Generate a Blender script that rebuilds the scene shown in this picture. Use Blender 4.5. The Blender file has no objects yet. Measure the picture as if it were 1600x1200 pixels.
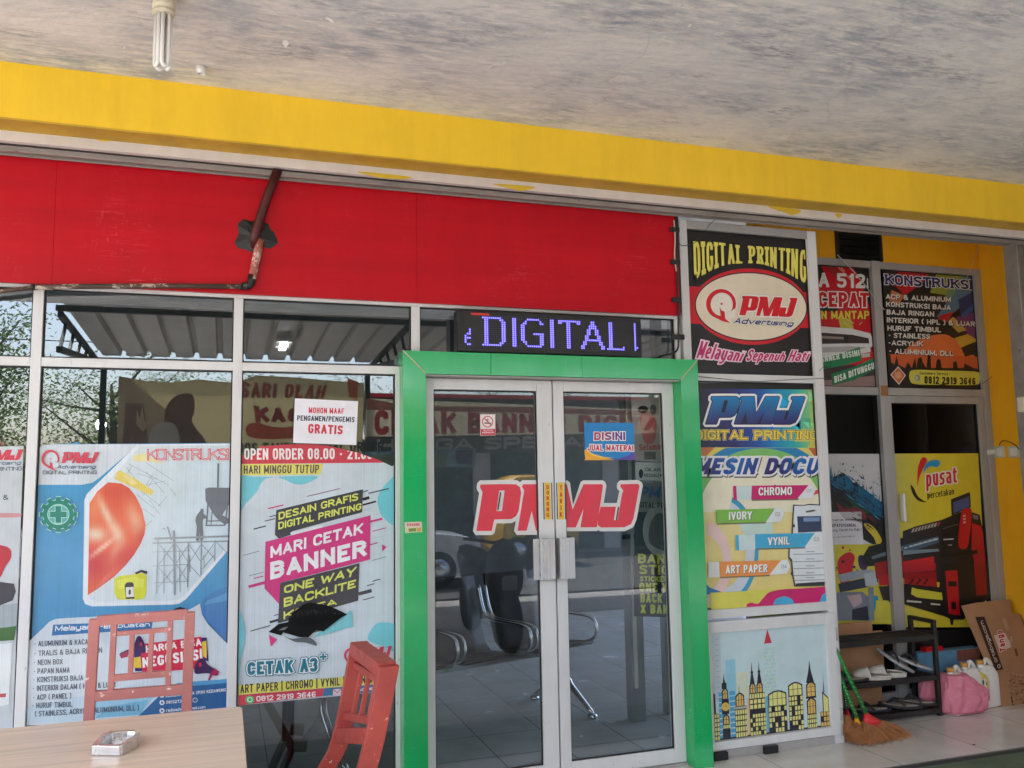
import bpy, bmesh, math, random
from mathutils import Vector, Matrix
from mathutils.geometry import tessellate_polygon

random.seed(7)
S = bpy.context.scene
COL = S.collection
R = math.radians

# ------------------------------------------------------------------ camera
F_PX, YAW, PITCH, ROLL = 1340.0, R(18.5), R(6.32), R(-0.96)
EYE = Vector((0.0, -4.2, 1.512))
_f = Vector((math.sin(YAW) * math.cos(PITCH), math.cos(YAW) * math.cos(PITCH), math.sin(PITCH)))
_r0 = Vector((math.cos(YAW), -math.sin(YAW), 0.0))
_u0 = _r0.cross(_f)
_r = _r0 * math.cos(ROLL) + _u0 * math.sin(ROLL)
_u = -_r0 * math.sin(ROLL) + _u0 * math.cos(ROLL)
cd = bpy.data.cameras.new('camera')
cam = bpy.data.objects.new('camera', cd)
COL.objects.link(cam)
cd.sensor_width = 36.0
cd.lens = 36.0 * F_PX / 1600.0
cd.clip_start, cd.clip_end = 0.05, 400.0
cam.matrix_world = Matrix(((_r.x, _u.x, -_f.x, EYE.x), (_r.y, _u.y, -_f.y, EYE.y), (_r.z, _u.z, -_f.z, EYE.z), (0, 0, 0, 1)))
S.camera = cam

# ------------------------------------------------------------------ sky, sun, exposure
SUN_EL, SUN_AZ = R(62), R(205)          # azimuth clockwise from +Y: the sun stands over the street
w = bpy.data.worlds.new('World')
S.world = w
w.use_nodes = True
nt = w.node_tree
sky = nt.nodes.new('ShaderNodeTexSky')
sky.sky_type = 'NISHITA'
sky.sun_disc = False
sky.sun_elevation, sky.sun_rotation = SUN_EL, SUN_AZ
sky.air_density, sky.dust_density = 1.0, 3.0
bg = nt.nodes['Background']
nt.links.new(sky.outputs[0], bg.inputs[0])
bg.inputs[1].default_value = 0.15
sl = bpy.data.lights.new('sun', 'SUN')
sl.energy, sl.angle, sl.color = 2.4, R(0.5), (1.0, 0.97, 0.93)
sun = bpy.data.objects.new('sun', sl)
COL.objects.link(sun)
sv = Vector((math.sin(SUN_AZ) * math.cos(SUN_EL), math.cos(SUN_AZ) * math.cos(SUN_EL), math.sin(SUN_EL)))
sun.location = sv * 60
sun.rotation_euler = sv.to_track_quat('Z', 'Y').to_euler()
vs = S.view_settings
S.display_settings.display_device = 'sRGB'
vs.view_transform, vs.look, vs.gamma, vs.use_curve_mapping = 'Standard', 'None', 1.0, False
vs.exposure = 2.93
S.cycles.max_bounces = 10
S.cycles.diffuse_bounces = 5
S.cycles.glossy_bounces = 4
S.cycles.transparent_max_bounces = 24
S.cycles.use_denoising = True
S.cycles.caustics_reflective = False
S.cycles.caustics_refractive = False
S.cycles.sample_clamp_indirect = 6.0


def ray(x, y):
    return _r * ((x - 800) / F_PX) - _u * ((y - 600) / F_PX) + _f


def P(x, y, Y=0.0):
    """the point of the upright plane at depth Y that the photograph shows at x, y"""
    d = ray(x, y)
    return EYE + d * ((Y - EYE.y) / d.y)


def G(x, y, Z=0.0):
    """the point of the level plane at height Z that the photograph shows at x, y"""
    d = ray(x, y)
    return EYE + d * ((Z - EYE.z) / d.z)


# ------------------------------------------------------------------ materials
def lin(c):
    def one(v):
        v = max(0.0, min(255.0, v)) / 255.0
        return v / 12.92 if v <= 0.04045 else ((v + 0.055) / 1.055) ** 2.4
    return tuple(one(v) for v in c[:3])


def _new(name):
    m = bpy.data.materials.new(name)
    m.use_nodes = True
    return m, m.node_tree, m.node_tree.nodes['Principled BSDF']


def _coords(t, scale, kind='Object'):
    tc = t.nodes.new('ShaderNodeTexCoord')
    mp = t.nodes.new('ShaderNodeMapping')
    mp.inputs['Scale'].default_value = scale
    t.links.new(tc.outputs[kind], mp.inputs[0])
    return mp.outputs[0]


def _noise(t, vec, scale, detail=6, rough=0.6, dist=0.0):
    n = t.nodes.new('ShaderNodeTexNoise')
    n.inputs['Scale'].default_value = scale
    n.inputs['Detail'].default_value = detail
    n.inputs['Roughness'].default_value = rough
    n.inputs['Distortion'].default_value = dist
    t.links.new(vec, n.inputs['Vector'])
    return n.outputs['Fac']


def _ramp(t, fac, stops):
    r = t.nodes.new('ShaderNodeValToRGB')
    e = r.color_ramp.elements
    while len(e) < len(stops):
        e.new(0.5)
    for k, (p, c) in enumerate(stops):
        e[k].position = p
        e[k].color = (*c, 1.0)
    t.links.new(fac, r.inputs[0])
    return r.outputs[0]


def _mix(t, fac, a, b, mode='MIX'):
    m = t.nodes.new('ShaderNodeMix')
    m.data_type = 'RGBA'
    m.blend_type = mode
    for s, v in ((0, fac), (6, a), (7, b)):
        if hasattr(v, 'is_linked'):
            t.links.new(v, m.inputs[s])
        elif s == 0:
            m.inputs[0].default_value = v
        else:
            m.inputs[s].default_value = (*v, 1.0)
    return m.outputs[2]


def _bump(t, b, h, strength=0.2, dist=0.01):
    n = t.nodes.new('ShaderNodeBump')
    n.inputs['Strength'].default_value = strength
    n.inputs['Distance'].default_value = dist
    t.links.new(h, n.inputs['Height'])
    t.links.new(n.outputs[0], b.inputs['Normal'])


def mat(name, rgb, rough=0.5, metal=0.0, var=0.12, scale=6.0, stretch=(1, 1, 1), bump=0.0, bscale=60.0, spots=None, spot_at=0.68, spot_scale=18.0, spec=0.5, coat=0.0, scratch=None):
    """painted / plastic / metal surface with mottled colour, optional chipped spots and fine bump (rgb is sRGB 0-255)"""
    m, t, b = _new(name)
    c = lin(rgb)
    v = _coords(t, stretch)
    n = _noise(t, v, scale)
    lo = tuple(x * (1 - var) for x in c)
    hi = tuple(min(0.95, x * (1 + var)) for x in c)
    col = _ramp(t, n, [(0.3, lo), (0.7, hi)])
    g = _ramp(t, _noise(t, _coords(t, (2.2, 2.2, 0.35)), 5.0, 7, 0.7), [(0.34, (0.93, 0.925, 0.915)), (0.58, (1, 1, 1))])
    col = _mix(t, 1.0, col, g, 'MULTIPLY')
    if scratch:                                        # fine pale rubs, only in some places
        where = _ramp(t, _noise(t, _coords(t, (1, 1, 1)), 2.3, 4), [(0.53, (0, 0, 0)), (0.64, (0.8, 0.8, 0.8))])
        for st_, at_ in (((0.5, 1, 7), 0.585), ((5, 1, 1.2), 0.60), ((2.5, 1, 2.5), 0.615)):
            k = _ramp(t, _noise(t, _coords(t, st_), 14.0, 6, 0.75, 0.5), [(at_, (0, 0, 0)), (at_ + 0.05, (0.55, 0.55, 0.55))])
            col = _mix(t, _mix(t, 1.0, k, where, 'MULTIPLY'), col, lin(scratch))
    if spots:
        s = _noise(t, v, spot_scale, 8, 0.7)
        k = _ramp(t, s, [(spot_at, (0, 0, 0)), (spot_at + 0.03, (1, 1, 1))])
        col = _mix(t, k, col, lin(spots))
    t.links.new(col, b.inputs['Base Color'])
    b.inputs['Roughness'].default_value = rough
    b.inputs['Metallic'].default_value = metal
    b.inputs['Specular IOR Level'].default_value = spec
    b.inputs['Coat Weight'].default_value = coat
    b.inputs['Coat Roughness'].default_value = 0.08
    rr = _ramp(t, _noise(t, v, scale * 2.7), [(0.3, (max(0, rough - 0.08),) * 3), (0.7, (min(1, rough + 0.1),) * 3)])
    t.links.new(rr, b.inputs['Roughness'])
    if bump:
        _bump(t, b, _noise(t, v, bscale, 4), bump, 0.004)
    return m


def ink_mat(name, rough, spec=0.5, lines=False):
    """printed film or vinyl: the ink colours are stored per face"""
    m, t, b = _new(name)
    a = t.nodes.new('ShaderNodeAttribute')
    a.attribute_name = 'Ink'
    v = _coords(t, (1, 1, 1))
    n = _noise(t, v, 9.0)
    dirt = _ramp(t, n, [(0.3, (0.90, 0.89, 0.87)), (0.65, (1, 1, 1))])
    col = _mix(t, 1.0, a.outputs['Color'], dirt, 'MULTIPLY')
    if lines:                                         # the fine vertical perforation lines of one-way film
        vv = _coords(t, (1, 0.02, 0.004))
        k = _ramp(t, _noise(t, vv, 300.0, 2), [(0.35, (0.86, 0.87, 0.88)), (0.6, (1, 1, 1))])
        col = _mix(t, 1.0, col, k, 'MULTIPLY')
    t.links.new(col, b.inputs['Base Color'])
    b.inputs['Roughness'].default_value = rough
    b.inputs['Specular IOR Level'].default_value = spec
    _bump(t, b, _noise(t, v, 3.0, 2), 0.15, 0.02)
    return m


def glass_mat(name, tint, base, edge=0.9, wav=0.0):
    m, t, b = _new(name)
    t.nodes.remove(b)
    out = t.nodes['Material Output']
    tr = t.nodes.new('ShaderNodeBsdfTransparent')
    tr.inputs[0].default_value = (*tint, 1)
    gl = t.nodes.new('ShaderNodeBsdfGlossy')
    gl.inputs['Roughness'].default_value = 0.0
    gl.inputs['Color'].default_value = (0.95, 0.97, 1.0, 1)
    lw = t.nodes.new('ShaderNodeLayerWeight')
    lw.inputs[0].default_value = 0.5
    pw = t.nodes.new('ShaderNodeMath'); pw.operation = 'POWER'; pw.inputs[1].default_value = 4.0
    t.links.new(lw.outputs['Facing'], pw.inputs[0])
    ma = t.nodes.new('ShaderNodeMath'); ma.operation = 'MULTIPLY_ADD'
    ma.inputs[1].default_value, ma.inputs[2].default_value = edge, base
    t.links.new(pw.outputs[0], ma.inputs[0])
    mx = t.nodes.new('ShaderNodeMixShader')
    t.links.new(ma.outputs[0], mx.inputs[0])
    t.links.new(tr.outputs[0], mx.inputs[1])
    t.links.new(gl.outputs[0], mx.inputs[2])
    if wav:
        v = _coords(t, (1, 1, 1))
        bu = t.nodes.new('ShaderNodeBump')
        bu.inputs['Strength'].default_value = wav
        bu.inputs['Distance'].default_value = 0.004
        t.links.new(_noise(t, v, 2.2, 1), bu.inputs['Height'])
        t.links.new(bu.outputs[0], gl.inputs['Normal'])
    t.links.new(mx.outputs[0], out.inputs[0])
    return m


def tile_mat(name, rgb, grout, size, rough=0.12):
    m, t, b = _new(name)
    v = _coords(t, (1, 1, 1))
    br = t.nodes.new('ShaderNodeTexBrick')
    br.offset = 0.0
    br.inputs['Scale'].default_value = 1.0
    br.inputs['Mortar Size'].default_value = 0.0028
    br.inputs['Mortar Smooth'].default_value = 0.2
    br.inputs['Brick Width'].default_value = size
    br.inputs['Row Height'].default_value = size
    c = lin(rgb)
    br.inputs['Color1'].default_value = (*c, 1)
    br.inputs['Color2'].default_value = (*[x * 0.94 for x in c], 1)
    br.inputs['Mortar'].default_value = (*lin(grout), 1)
    t.links.new(v, br.inputs['Vector'])
    d = _ramp(t, _noise(t, v, 2.5, 8, 0.7), [(0.3, (0.80, 0.78, 0.75)), (0.65, (1, 1, 1))])
    t.links.new(_mix(t, 1.0, br.outputs['Color'], d, 'MULTIPLY'), b.inputs['Base Color'])
    rr = _ramp(t, _noise(t, v, 4.0, 5), [(0.35, (rough,) * 3), (0.7, (rough + 0.22,) * 3)])
    t.links.new(rr, b.inputs['Roughness'])
    iv = t.nodes.new('ShaderNodeMath'); iv.operation = 'SUBTRACT'; iv.inputs[0].default_value = 1.0
    t.links.new(br.outputs['Fac'], iv.inputs[1])
    _bump(t, b, iv.outputs[0], 0.4, 0.002)
    return m


def emit_mat(name, rgb, k):
    m, t, b = _new(name)
    b.inputs['Base Color'].default_value = (*lin(rgb), 1)
    b.inputs['Emission Color'].default_value = (*lin(rgb), 1)
    b.inputs['Emission Strength'].default_value = k
    return m


def ceiling_mat():
    """old grey emulsion, brushed patches, stains and flaking"""
    m, t, b = _new('flaking grey emulsion')
    v = _coords(t, (0.7, 1, 1))
    base = _ramp(t, _noise(t, v, 0.9, 6, 0.55), [(0.30, lin((220, 219, 217))), (0.5, lin((232, 228, 223))), (0.70, lin((238, 231, 220)))])
    # bluish grey patches laid on with a dry brush: broad areas broken up by fine strokes
    area = _ramp(t, _noise(t, _coords(t, (0.8, 1.3, 1)), 1.5, 5, 0.6), [(0.40, (0, 0, 0)), (0.62, (1, 1, 1))])
    brush = _ramp(t, _noise(t, _coords(t, (1.1, 4.2, 1)), 5.5, 12, 0.72, 0.12), [(0.36, (0, 0, 0)), (0.60, (1, 1, 1))])
    c = _mix(t, _mix(t, 1.0, area, brush, 'MULTIPLY'), base, lin((162, 168, 178)))
    area2 = _ramp(t, _noise(t, _coords(t, (0.9, 1.6, 2)), 2.1, 5, 0.6), [(0.52, (0, 0, 0)), (0.66, (1, 1, 1))])
    brush2 = _ramp(t, _noise(t, _coords(t, (1.6, 6.0, 2)), 7.0, 12, 0.75, 0.1), [(0.46, (0, 0, 0)), (0.62, (0.9, 0.9, 0.9))])
    c = _mix(t, _mix(t, 1.0, area2, brush2, 'MULTIPLY'), c, lin((128, 132, 142)))
    k5 = _ramp(t, _noise(t, _coords(t, (1.3, 2.4, 1)), 4.0, 10, 0.72), [(0.55, (0, 0, 0)), (0.68, (0.65, 0.65, 0.65))])
    c = _mix(t, k5, c, lin((238, 235, 229)))
    grime = _ramp(t, _noise(t, _coords(t, (1, 1, 1)), 30.0, 8, 0.8), [(0.66, (0, 0, 0)), (0.74, (0.6, 0.6, 0.6))])
    c = _mix(t, grime, c, lin((150, 140, 128)))
    n2 = brush
    k4 = _ramp(t, _noise(t, _coords(t, (2, 3, 1)), 17.0, 7, 0.78), [(0.715, (0, 0, 0)), (0.725, (1, 1, 1))])
    c = _mix(t, k4, c, lin((240, 238, 234)))
    vo = t.nodes.new('ShaderNodeTexVoronoi'); vo.feature = 'DISTANCE_TO_EDGE'; vo.inputs['Scale'].default_value = 0.55
    wv = t.nodes.new('ShaderNodeVectorMath'); wv.operation = 'MULTIPLY_ADD'
    nz = t.nodes.new('ShaderNodeTexNoise'); nz.inputs['Scale'].default_value = 3.0; nz.inputs['Detail'].default_value = 8
    t.links.new(_coords(t, (1, 1, 1)), nz.inputs['Vector'])
    t.links.new(nz.outputs['Color'], wv.inputs[0]); wv.inputs[1].default_value = (0.35, 0.35, 0.0); t.links.new(_coords(t, (1, 1, 0)), wv.inputs[2])
    t.links.new(wv.outputs[0], vo.inputs['Vector'])
    crk = _ramp(t, vo.outputs['Distance'], [(0.0, (0.14, 0.14, 0.14)), (0.002, (0, 0, 0))])
    c = _mix(t, crk, c, lin((110, 104, 98)))
    t.links.new(c, b.inputs['Base Color'])
    b.inputs['Roughness'].default_value = 0.85
    _bump(t, b, n2, 0.5, 0.01)
    return m


def wood_mat(name, rgb, axis=(0.35, 9, 9)):
    m, t, b = _new(name)
    c = lin(rgb)
    v = _coords(t, axis)
    n = _noise(t, v, 3.0, 8, 0.6, 1.5)
    col = _ramp(t, n, [(0.30, tuple(x * 0.76 for x in c)), (0.46, tuple(x * 0.95 for x in c)), (0.54, c), (0.72, tuple(min(0.9, x * 1.12) for x in c))])
    t.links.new(col, b.inputs['Base Color'])
    b.inputs['Roughness'].default_value = 0.38
    return m


def leaf_mat(name, rgb):
    m, t, b = _new(name)
    oi = t.nodes.new('ShaderNodeNewGeometry')
    c = lin(rgb)
    col = _ramp(t, oi.outputs['Random Per Island'], [(0.0, tuple(x * 0.5 for x in c)), (0.6, c), (1.0, tuple(min(0.9, x * 1.7) for x in c))])
    t.links.new(col, b.inputs['Base Color'])
    b.inputs['Roughness'].default_value = 0.6
    b.inputs['Subsurface Weight'].default_value = 0.0
    tl = t.nodes.new('ShaderNodeBsdfTranslucent')
    t.links.new(col, tl.inputs[0])
    mx = t.nodes.new('ShaderNodeMixShader'); mx.inputs[0].default_value = 0.35
    t.links.new(b.outputs[0], mx.inputs[1]); t.links.new(tl.outputs[0], mx.inputs[2])
    t.links.new(mx.outputs[0], t.nodes['Material Output'].inputs[0])
    return m


M = {}
M['alu'] = mat('white coated aluminium', (214, 213, 214), 0.34, 0.0, 0.06, 3.0, (1, 1, 0.3), 0.0, spots=(150, 146, 140), spot_at=0.665, spot_scale=40)
M['alu_old'] = mat('weathered aluminium', (168, 165, 163), 0.4, 0.15, 0.12, 4.0, (1, 1, 0.3), 0.05, spots=(105, 98, 90), spot_at=0.72, spot_scale=25)
M['alu_bare'] = mat('bare aluminium', (196, 198, 202), 0.28, 0.75, 0.06, 3.0, (1, 1, 0.15))
M['gasket'] = mat('black rubber', (26, 25, 26), 0.6)
M['glass'] = glass_mat('window glass', (0.87, 0.89, 0.89), 0.042, wav=0.02)
M['glass_recess'] = glass_mat('recess glass', (0.5, 0.5, 0.5), 0.012, 0.5)
M['glass_dark'] = glass_mat('tinted glass', (0.62, 0.65, 0.65), 0.085, wav=0.02)
M['green'] = mat('green composite panel', (20, 168, 92), 0.16, 0.0, 0.05, 1.2, spots=(34, 140, 88), spot_at=0.80, spot_scale=30, coat=0.3, scratch=(86, 190, 140))
M['seam'] = mat('pale sealant', (178, 172, 140), 0.6)
M['red'] = mat('red painted board', (186, 4, 26), 0.42, 0.0, 0.13, 2.6, (0.22, 1, 3.2), 0.10, 25, spec=0.25, scratch=(226, 84, 100))
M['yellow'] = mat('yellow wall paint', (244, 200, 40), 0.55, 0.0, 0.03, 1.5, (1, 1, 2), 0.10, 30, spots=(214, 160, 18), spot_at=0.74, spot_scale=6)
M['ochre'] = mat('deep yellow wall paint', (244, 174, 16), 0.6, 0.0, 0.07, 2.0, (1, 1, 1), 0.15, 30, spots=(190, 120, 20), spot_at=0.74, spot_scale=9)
M['white_trim'] = mat('dusty white trim', (214, 206, 202), 0.55, 0.0, 0.08, 4.0, (0.5, 1, 1), 0.1, 40, spots=(150, 140, 130), spot_at=0.70, spot_scale=14)
M['rail'] = mat('galvanised shutter rail', (150, 142, 136), 0.42, 0.35, 0.18, 7.0, (0.3, 1, 1), 0.1, 40, spots=(96, 76, 62), spot_at=0.66, spot_scale=16)
M['slot'] = mat('dark shutter slot', (52, 44, 42), 0.7)
M['ceiling'] = ceiling_mat()
M['flake'] = mat('white paint flake', (232, 230, 226), 0.7)
M['rust'] = mat('rusty dark red pipe', (74, 22, 20), 0.5, 0.1, 0.35, 14.0, (1, 1, 1), 0.3, 60)
M['chip_red'] = mat('flaking red and white pipe', (170, 96, 84), 0.55, 0.0, 0.3, 20.0, (1, 1, 1), 0.3, 60, spots=(206, 196, 186), spot_at=0.52, spot_scale=22)
M['chip_brown'] = mat('flaking brown pipe', (84, 62, 52), 0.6, 0.0, 0.35, 20.0, (0.5, 1, 1), 0.3, 60, spots=(186, 172, 158), spot_at=0.55, spot_scale=20)
M['tape'] = mat('black tape', (34, 34, 35), 0.5, 0, 0.3, 20, bump=0.3)
M['black'] = mat('black plastic', (22, 22, 24), 0.4)
M['blackmetal'] = mat('worn black enamel', (36, 33, 32), 0.45, 0.1, 0.3, 12, bump=0.15, spots=(92, 84, 78), spot_at=0.72, spot_scale=24)
M['white'] = mat('white plastic', (222, 220, 216), 0.35, 0, 0.05)
M['cream'] = mat('aged cream plastic', (206, 196, 172), 0.4, 0, 0.12, 12, spots=(120, 96, 66), spot_at=0.70, spot_scale=30)
M['tube'] = mat('frosted white tube glass', (236, 234, 230), 0.15, 0, 0.03, coat=0.5)
M['tile'] = tile_mat('white glazed floor tile', (222, 218, 212), (150, 146, 140), 0.6, 0.07)
M['tile_in'] = tile_mat('grey glazed floor tile', (186, 190, 192), (96, 98, 98), 0.4, 0.07)
M['greenfloor'] = mat('mossy green concrete', (96, 112, 90), 0.7, 0, 0.25, 5, bump=0.3, spots=(96, 104, 92), spot_at=0.6, spot_scale=12)
M['paleconcrete'] = mat('worn pale concrete', (196, 192, 184), 0.75, 0, 0.15, 2.0, bump=0.2)
M['edge'] = mat('dark tile edge', (64, 60, 58), 0.5)
M['dirt'] = mat('pale dusty ground', (168, 164, 158), 0.9, 0, 0.2, 1.2, bump=0.3)
M['asphalt'] = mat('asphalt', (88, 88, 88), 0.85, 0, 0.18, 2.0, bump=0.3)
M['table'] = wood_mat('pale wood laminate', (228, 206, 184))
M['tedge'] = mat('grey brown table edging', (150, 134, 118), 0.5)
M['pinkpaint'] = mat('faded pink chair paint', (188, 118, 112), 0.5, 0, 0.10, 9, bump=0.2, spots=(232, 214, 204), spot_at=0.615, spot_scale=34)
M['redpaint'] = mat('worn red chair paint', (168, 66, 56), 0.5, 0, 0.14, 9, bump=0.2, spots=(222, 190, 176), spot_at=0.645, spot_scale=40)
M['chrome'] = mat('chromed steel', (206, 208, 210), 0.12, 1.0, 0.03)
M['ash'] = mat('brushed aluminium', (214, 213, 214), 0.24, 0.9, 0.05, 10, (1, 1, 0.2))
M['dark'] = mat('dark interior paint', (58, 60, 62), 0.8)
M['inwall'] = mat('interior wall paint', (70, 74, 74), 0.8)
M['column'] = mat('grey steel duct', (150, 156, 160), 0.45, 0.2)
M['ink'] = ink_mat('printed vinyl', 0.32)
M['film'] = ink_mat('printed one way film', 0.16, 0.5, lines=True)
M['paper'] = ink_mat('printed paper', 0.7, 0.2)
M['board'] = ink_mat('printed cardboard', 0.75, 0.2)
M['card'] = mat('brown cardboard', (170, 126, 92), 0.85, 0, 0.08, 6, bump=0.1)
M['leaf'] = leaf_mat('leaves', (74, 104, 46))
M['leaf2'] = leaf_mat('pale leaves', (104, 130, 66))
M['bark'] = mat('bark', (92, 78, 64), 0.9, bump=0.4)
M['roofmetal'] = mat('corrugated sheet underside', (190, 186, 182), 0.6, 0.0, 0.12, 2.0)
M['truss'] = mat('dark green steel', (28, 40, 38), 0.5, 0.2)
M['silver'] = mat('silver car paint', (214, 217, 220), 0.25, 0.08, 0.03, coat=0.6)
M['vanyellow'] = mat('yellow van paint', (232, 178, 44), 0.3, 0, 0.05, coat=0.5)
M['carglass'] = mat('dark car glass', (20, 24, 28), 0.06, 0, 0.05)
M['rubber'] = mat('tyre rubber', (28, 28, 28), 0.8)
M['shutter'] = mat('dark teal shutter', (38, 66, 66), 0.6)
M['greysole'] = mat('grey foam sole', (168, 170, 176), 0.7, 0, 0.08)
M['whitesole'] = mat('dirty white foam', (214, 208, 200), 0.6, 0, 0.08, 14, spots=(150, 140, 130), spot_at=0.72)
M['darksole'] = mat('dark foam sole', (46, 42, 42), 0.75, 0, 0.2)
M['straw'] = mat('brown straw', (168, 110, 66), 0.8, 0, 0.35, 30, (1, 1, 1))
M['pinkbag'] = None
M['bronze'] = mat('orange cap', (196, 140, 60), 0.4)
# ------------------------------------------------------------------ mesh helpers
class B:
    """collects shapes and links them as ONE mesh object"""

    def __init__(s):
        s.v, s.f, s.m, s.sm, s.mats, s.cur = [], [], [], [], [], 0

    def use(s, m):
        m = M[m] if isinstance(m, str) else m
        if m not in s.mats:
            s.mats.append(m)
        s.cur = s.mats.index(m)
        return s

    def add(s, vs, fs, smooth=False):
        o = len(s.v)
        s.v += [Vector(p) for p in vs]
        for f in fs:
            s.f.append([o + i for i in f]); s.m.append(s.cur); s.sm.append(smooth)
        return s

    def box(s, x0, x1, y0, y1, z0, z1):
        return s.add([(x0, y0, z0), (x1, y0, z0), (x1, y1, z0), (x0, y1, z0), (x0, y0, z1), (x1, y0, z1), (x1, y1, z1), (x0, y1, z1)],
                     [(0, 3, 2, 1), (4, 5, 6, 7), (0, 1, 5, 4), (1, 2, 6, 5), (2, 3, 7, 6), (3, 0, 4, 7)])

    def bar(s, a, b, w, d, up=(0, 0, 1)):
        """rectangular bar from a to b; w across, d along `up` made square to it"""
        a, b = Vector(a), Vector(b)
        t = (b - a).normalized()
        u = Vector(up); u = (u - t * u.dot(t))
        u = u.normalized() if u.length > 1e-6 else t.orthogonal().normalized()
        n = t.cross(u)
        vs = []
        for p in (a, b):
            for i, j in ((-1, -1), (1, -1), (1, 1), (-1, 1)):
                vs.append(p + n * (i * w / 2) + u * (j * d / 2))
        return s.add(vs, [(0, 1, 2, 3), (7, 6, 5, 4), (0, 4, 5, 1), (1, 5, 6, 2), (2, 6, 7, 3), (3, 7, 4, 0)])

    def tube(s, pts, r, n=10, caps=True):
        pts = [Vector(p) for p in pts]
        k = len(pts)
        rs = r if isinstance(r, (list, tuple)) else [r] * k
        vs, fs, u = [], [], None
        for i, p in enumerate(pts):
            t = (pts[min(i + 1, k - 1)] - pts[max(i - 1, 0)]).normalized()
            u = t.orthogonal().normalized() if u is None else (u - t * u.dot(t)).normalized()
            q = t.cross(u)
            for j in range(n):
                a = 2 * math.pi * j / n
                vs.append(p + (u * math.cos(a) + q * math.sin(a)) * rs[i])
        for i in range(k - 1):
            for j in range(n):
                fs.append((i * n + j, i * n + (j + 1) % n, (i + 1) * n + (j + 1) % n, (i + 1) * n + j))
        s.add(vs, fs, True)
        if caps:
            o = len(s.v) - len(vs)
            for ring in (range(n - 1, -1, -1), range((k - 1) * n, k * n)):
                s.f.append([o + i for i in ring]); s.m.append(s.cur); s.sm.append(False)
        return s

    def lathe(s, c, prof, n=20, axis=(0, 0, 1)):
        """prof: list of (radius, height along axis)"""
        c, t = Vector(c), Vector(axis).normalized()
        u = t.orthogonal().normalized(); q = t.cross(u)
        vs, fs = [], []
        for r, h in prof:
            for j in range(n):
                a = 2 * math.pi * j / n
                vs.append(c + t * h + (u * math.cos(a) + q * math.sin(a)) * r)
        for i in range(len(prof) - 1):
            for j in range(n):
                fs.append((i * n + j, i * n + (j + 1) % n, (i + 1) * n + (j + 1) % n, (i + 1) * n + j))
        fs.append(tuple(range(n - 1, -1, -1))); fs.append(tuple(range((len(prof) - 1) * n, len(prof) * n)))
        return s.add(vs, fs, True)

    def prism(s, loop, off):
        """a flat loop of points pushed along `off`"""
        loop = [Vector(p) for p in loop]
        off = Vector(off); n = len(loop)
        tri = tessellate_polygon([loop])
        vs = loop + [p + off for p in loop]
        fs = [tuple(t) for t in tri] + [tuple(i + n for i in reversed(t)) for t in tri]
        fs += [(i, (i + 1) % n, n + (i + 1) % n, n + i) for i in range(n)]
        return s.add(vs, fs)

    def loft(s, loops, closed=True, caps=True, smooth=True):
        n = len(loops[0]); vs = [Vector(p) for l in loops for p in l]; fs = []
        for i in range(len(loops) - 1):
            for j in range(n if closed else n - 1):
                fs.append((i * n + j, i * n + (j + 1) % n, (i + 1) * n + (j + 1) % n, (i + 1) * n + j))
        s.add(vs, fs, smooth)
        if caps and closed:
            o = len(s.v) - len(vs)
            for ring in (range(n - 1, -1, -1), range((len(loops) - 1) * n, len(loops) * n)):
                s.f.append([o + i for i in ring]); s.m.append(s.cur); s.sm.append(False)
        return s

    def build(s, name, m=None, parent=None, loc=None, bevel=0.0, sub=0, solid=0.0, fix=True):
        if m is not None:
            mm = M[m] if isinstance(m, str) else m
            s.mats = [mm]; s.m = [0] * len(s.f)
        o0 = Vector(loc) if loc is not None else (Vector(parent['_o']) if parent is not None else Vector((0, 0, 0)))
        if loc is None and parent is None and s.v:
            lo = Vector((min(p.x for p in s.v), min(p.y for p in s.v), min(p.z for p in s.v)))
            hi = Vector((max(p.x for p in s.v), max(p.y for p in s.v), max(p.z for p in s.v)))
            o0 = Vector(((lo.x + hi.x) / 2, (lo.y + hi.y) / 2, lo.z))
        me = bpy.data.meshes.new(name)
        me.from_pydata([p - o0 for p in s.v], [], s.f)
        for x in s.mats:
            me.materials.append(x)
        me.polygons.foreach_set('material_index', s.m)
        me.polygons.foreach_set('use_smooth', s.sm)
        if fix:
            bm = bmesh.new(); bm.from_mesh(me)
            bmesh.ops.recalc_face_normals(bm, faces=bm.faces)
            bm.to_mesh(me); bm.free()
        me.update()
        o = bpy.data.objects.new(name, me)
        COL.objects.link(o)
        if parent is None:
            o.location = o0
        else:
            o.parent = parent
        if solid:
            q = o.modifiers.new('solid', 'SOLIDIFY'); q.thickness = solid; q.offset = 0
        if sub:
            q = o.modifiers.new('sub', 'SUBSURF'); q.levels = q.render_levels = sub
        if bevel:
            q = o.modifiers.new('bevel', 'BEVEL'); q.width = bevel; q.segments = 2; q.limit_method = 'ANGLE'
        o['_o'] = tuple(o0)
        return o


def tag(o, label=None, cat=None, group=None, kind=None):
    for k, v in (('label', label), ('category', cat), ('group', group), ('kind', kind)):
        if v:
            o[k] = v
    if cat and 'kind' not in o:
        o['kind'] = 'thing'
    return o


def thing(name, label, cat, loc, group=None):
    o = bpy.data.objects.new(name, None)
    o.empty_display_size = 0.1
    COL.objects.link(o)
    o.location = loc
    o['_o'] = tuple(loc)
    return tag(o, label, cat, group)


def copy_tree(o, parent=None):
    c = o.copy(); COL.objects.link(c); c.parent = parent
    for ch in list(o.children):
        copy_tree(ch, c)
    return c


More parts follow.
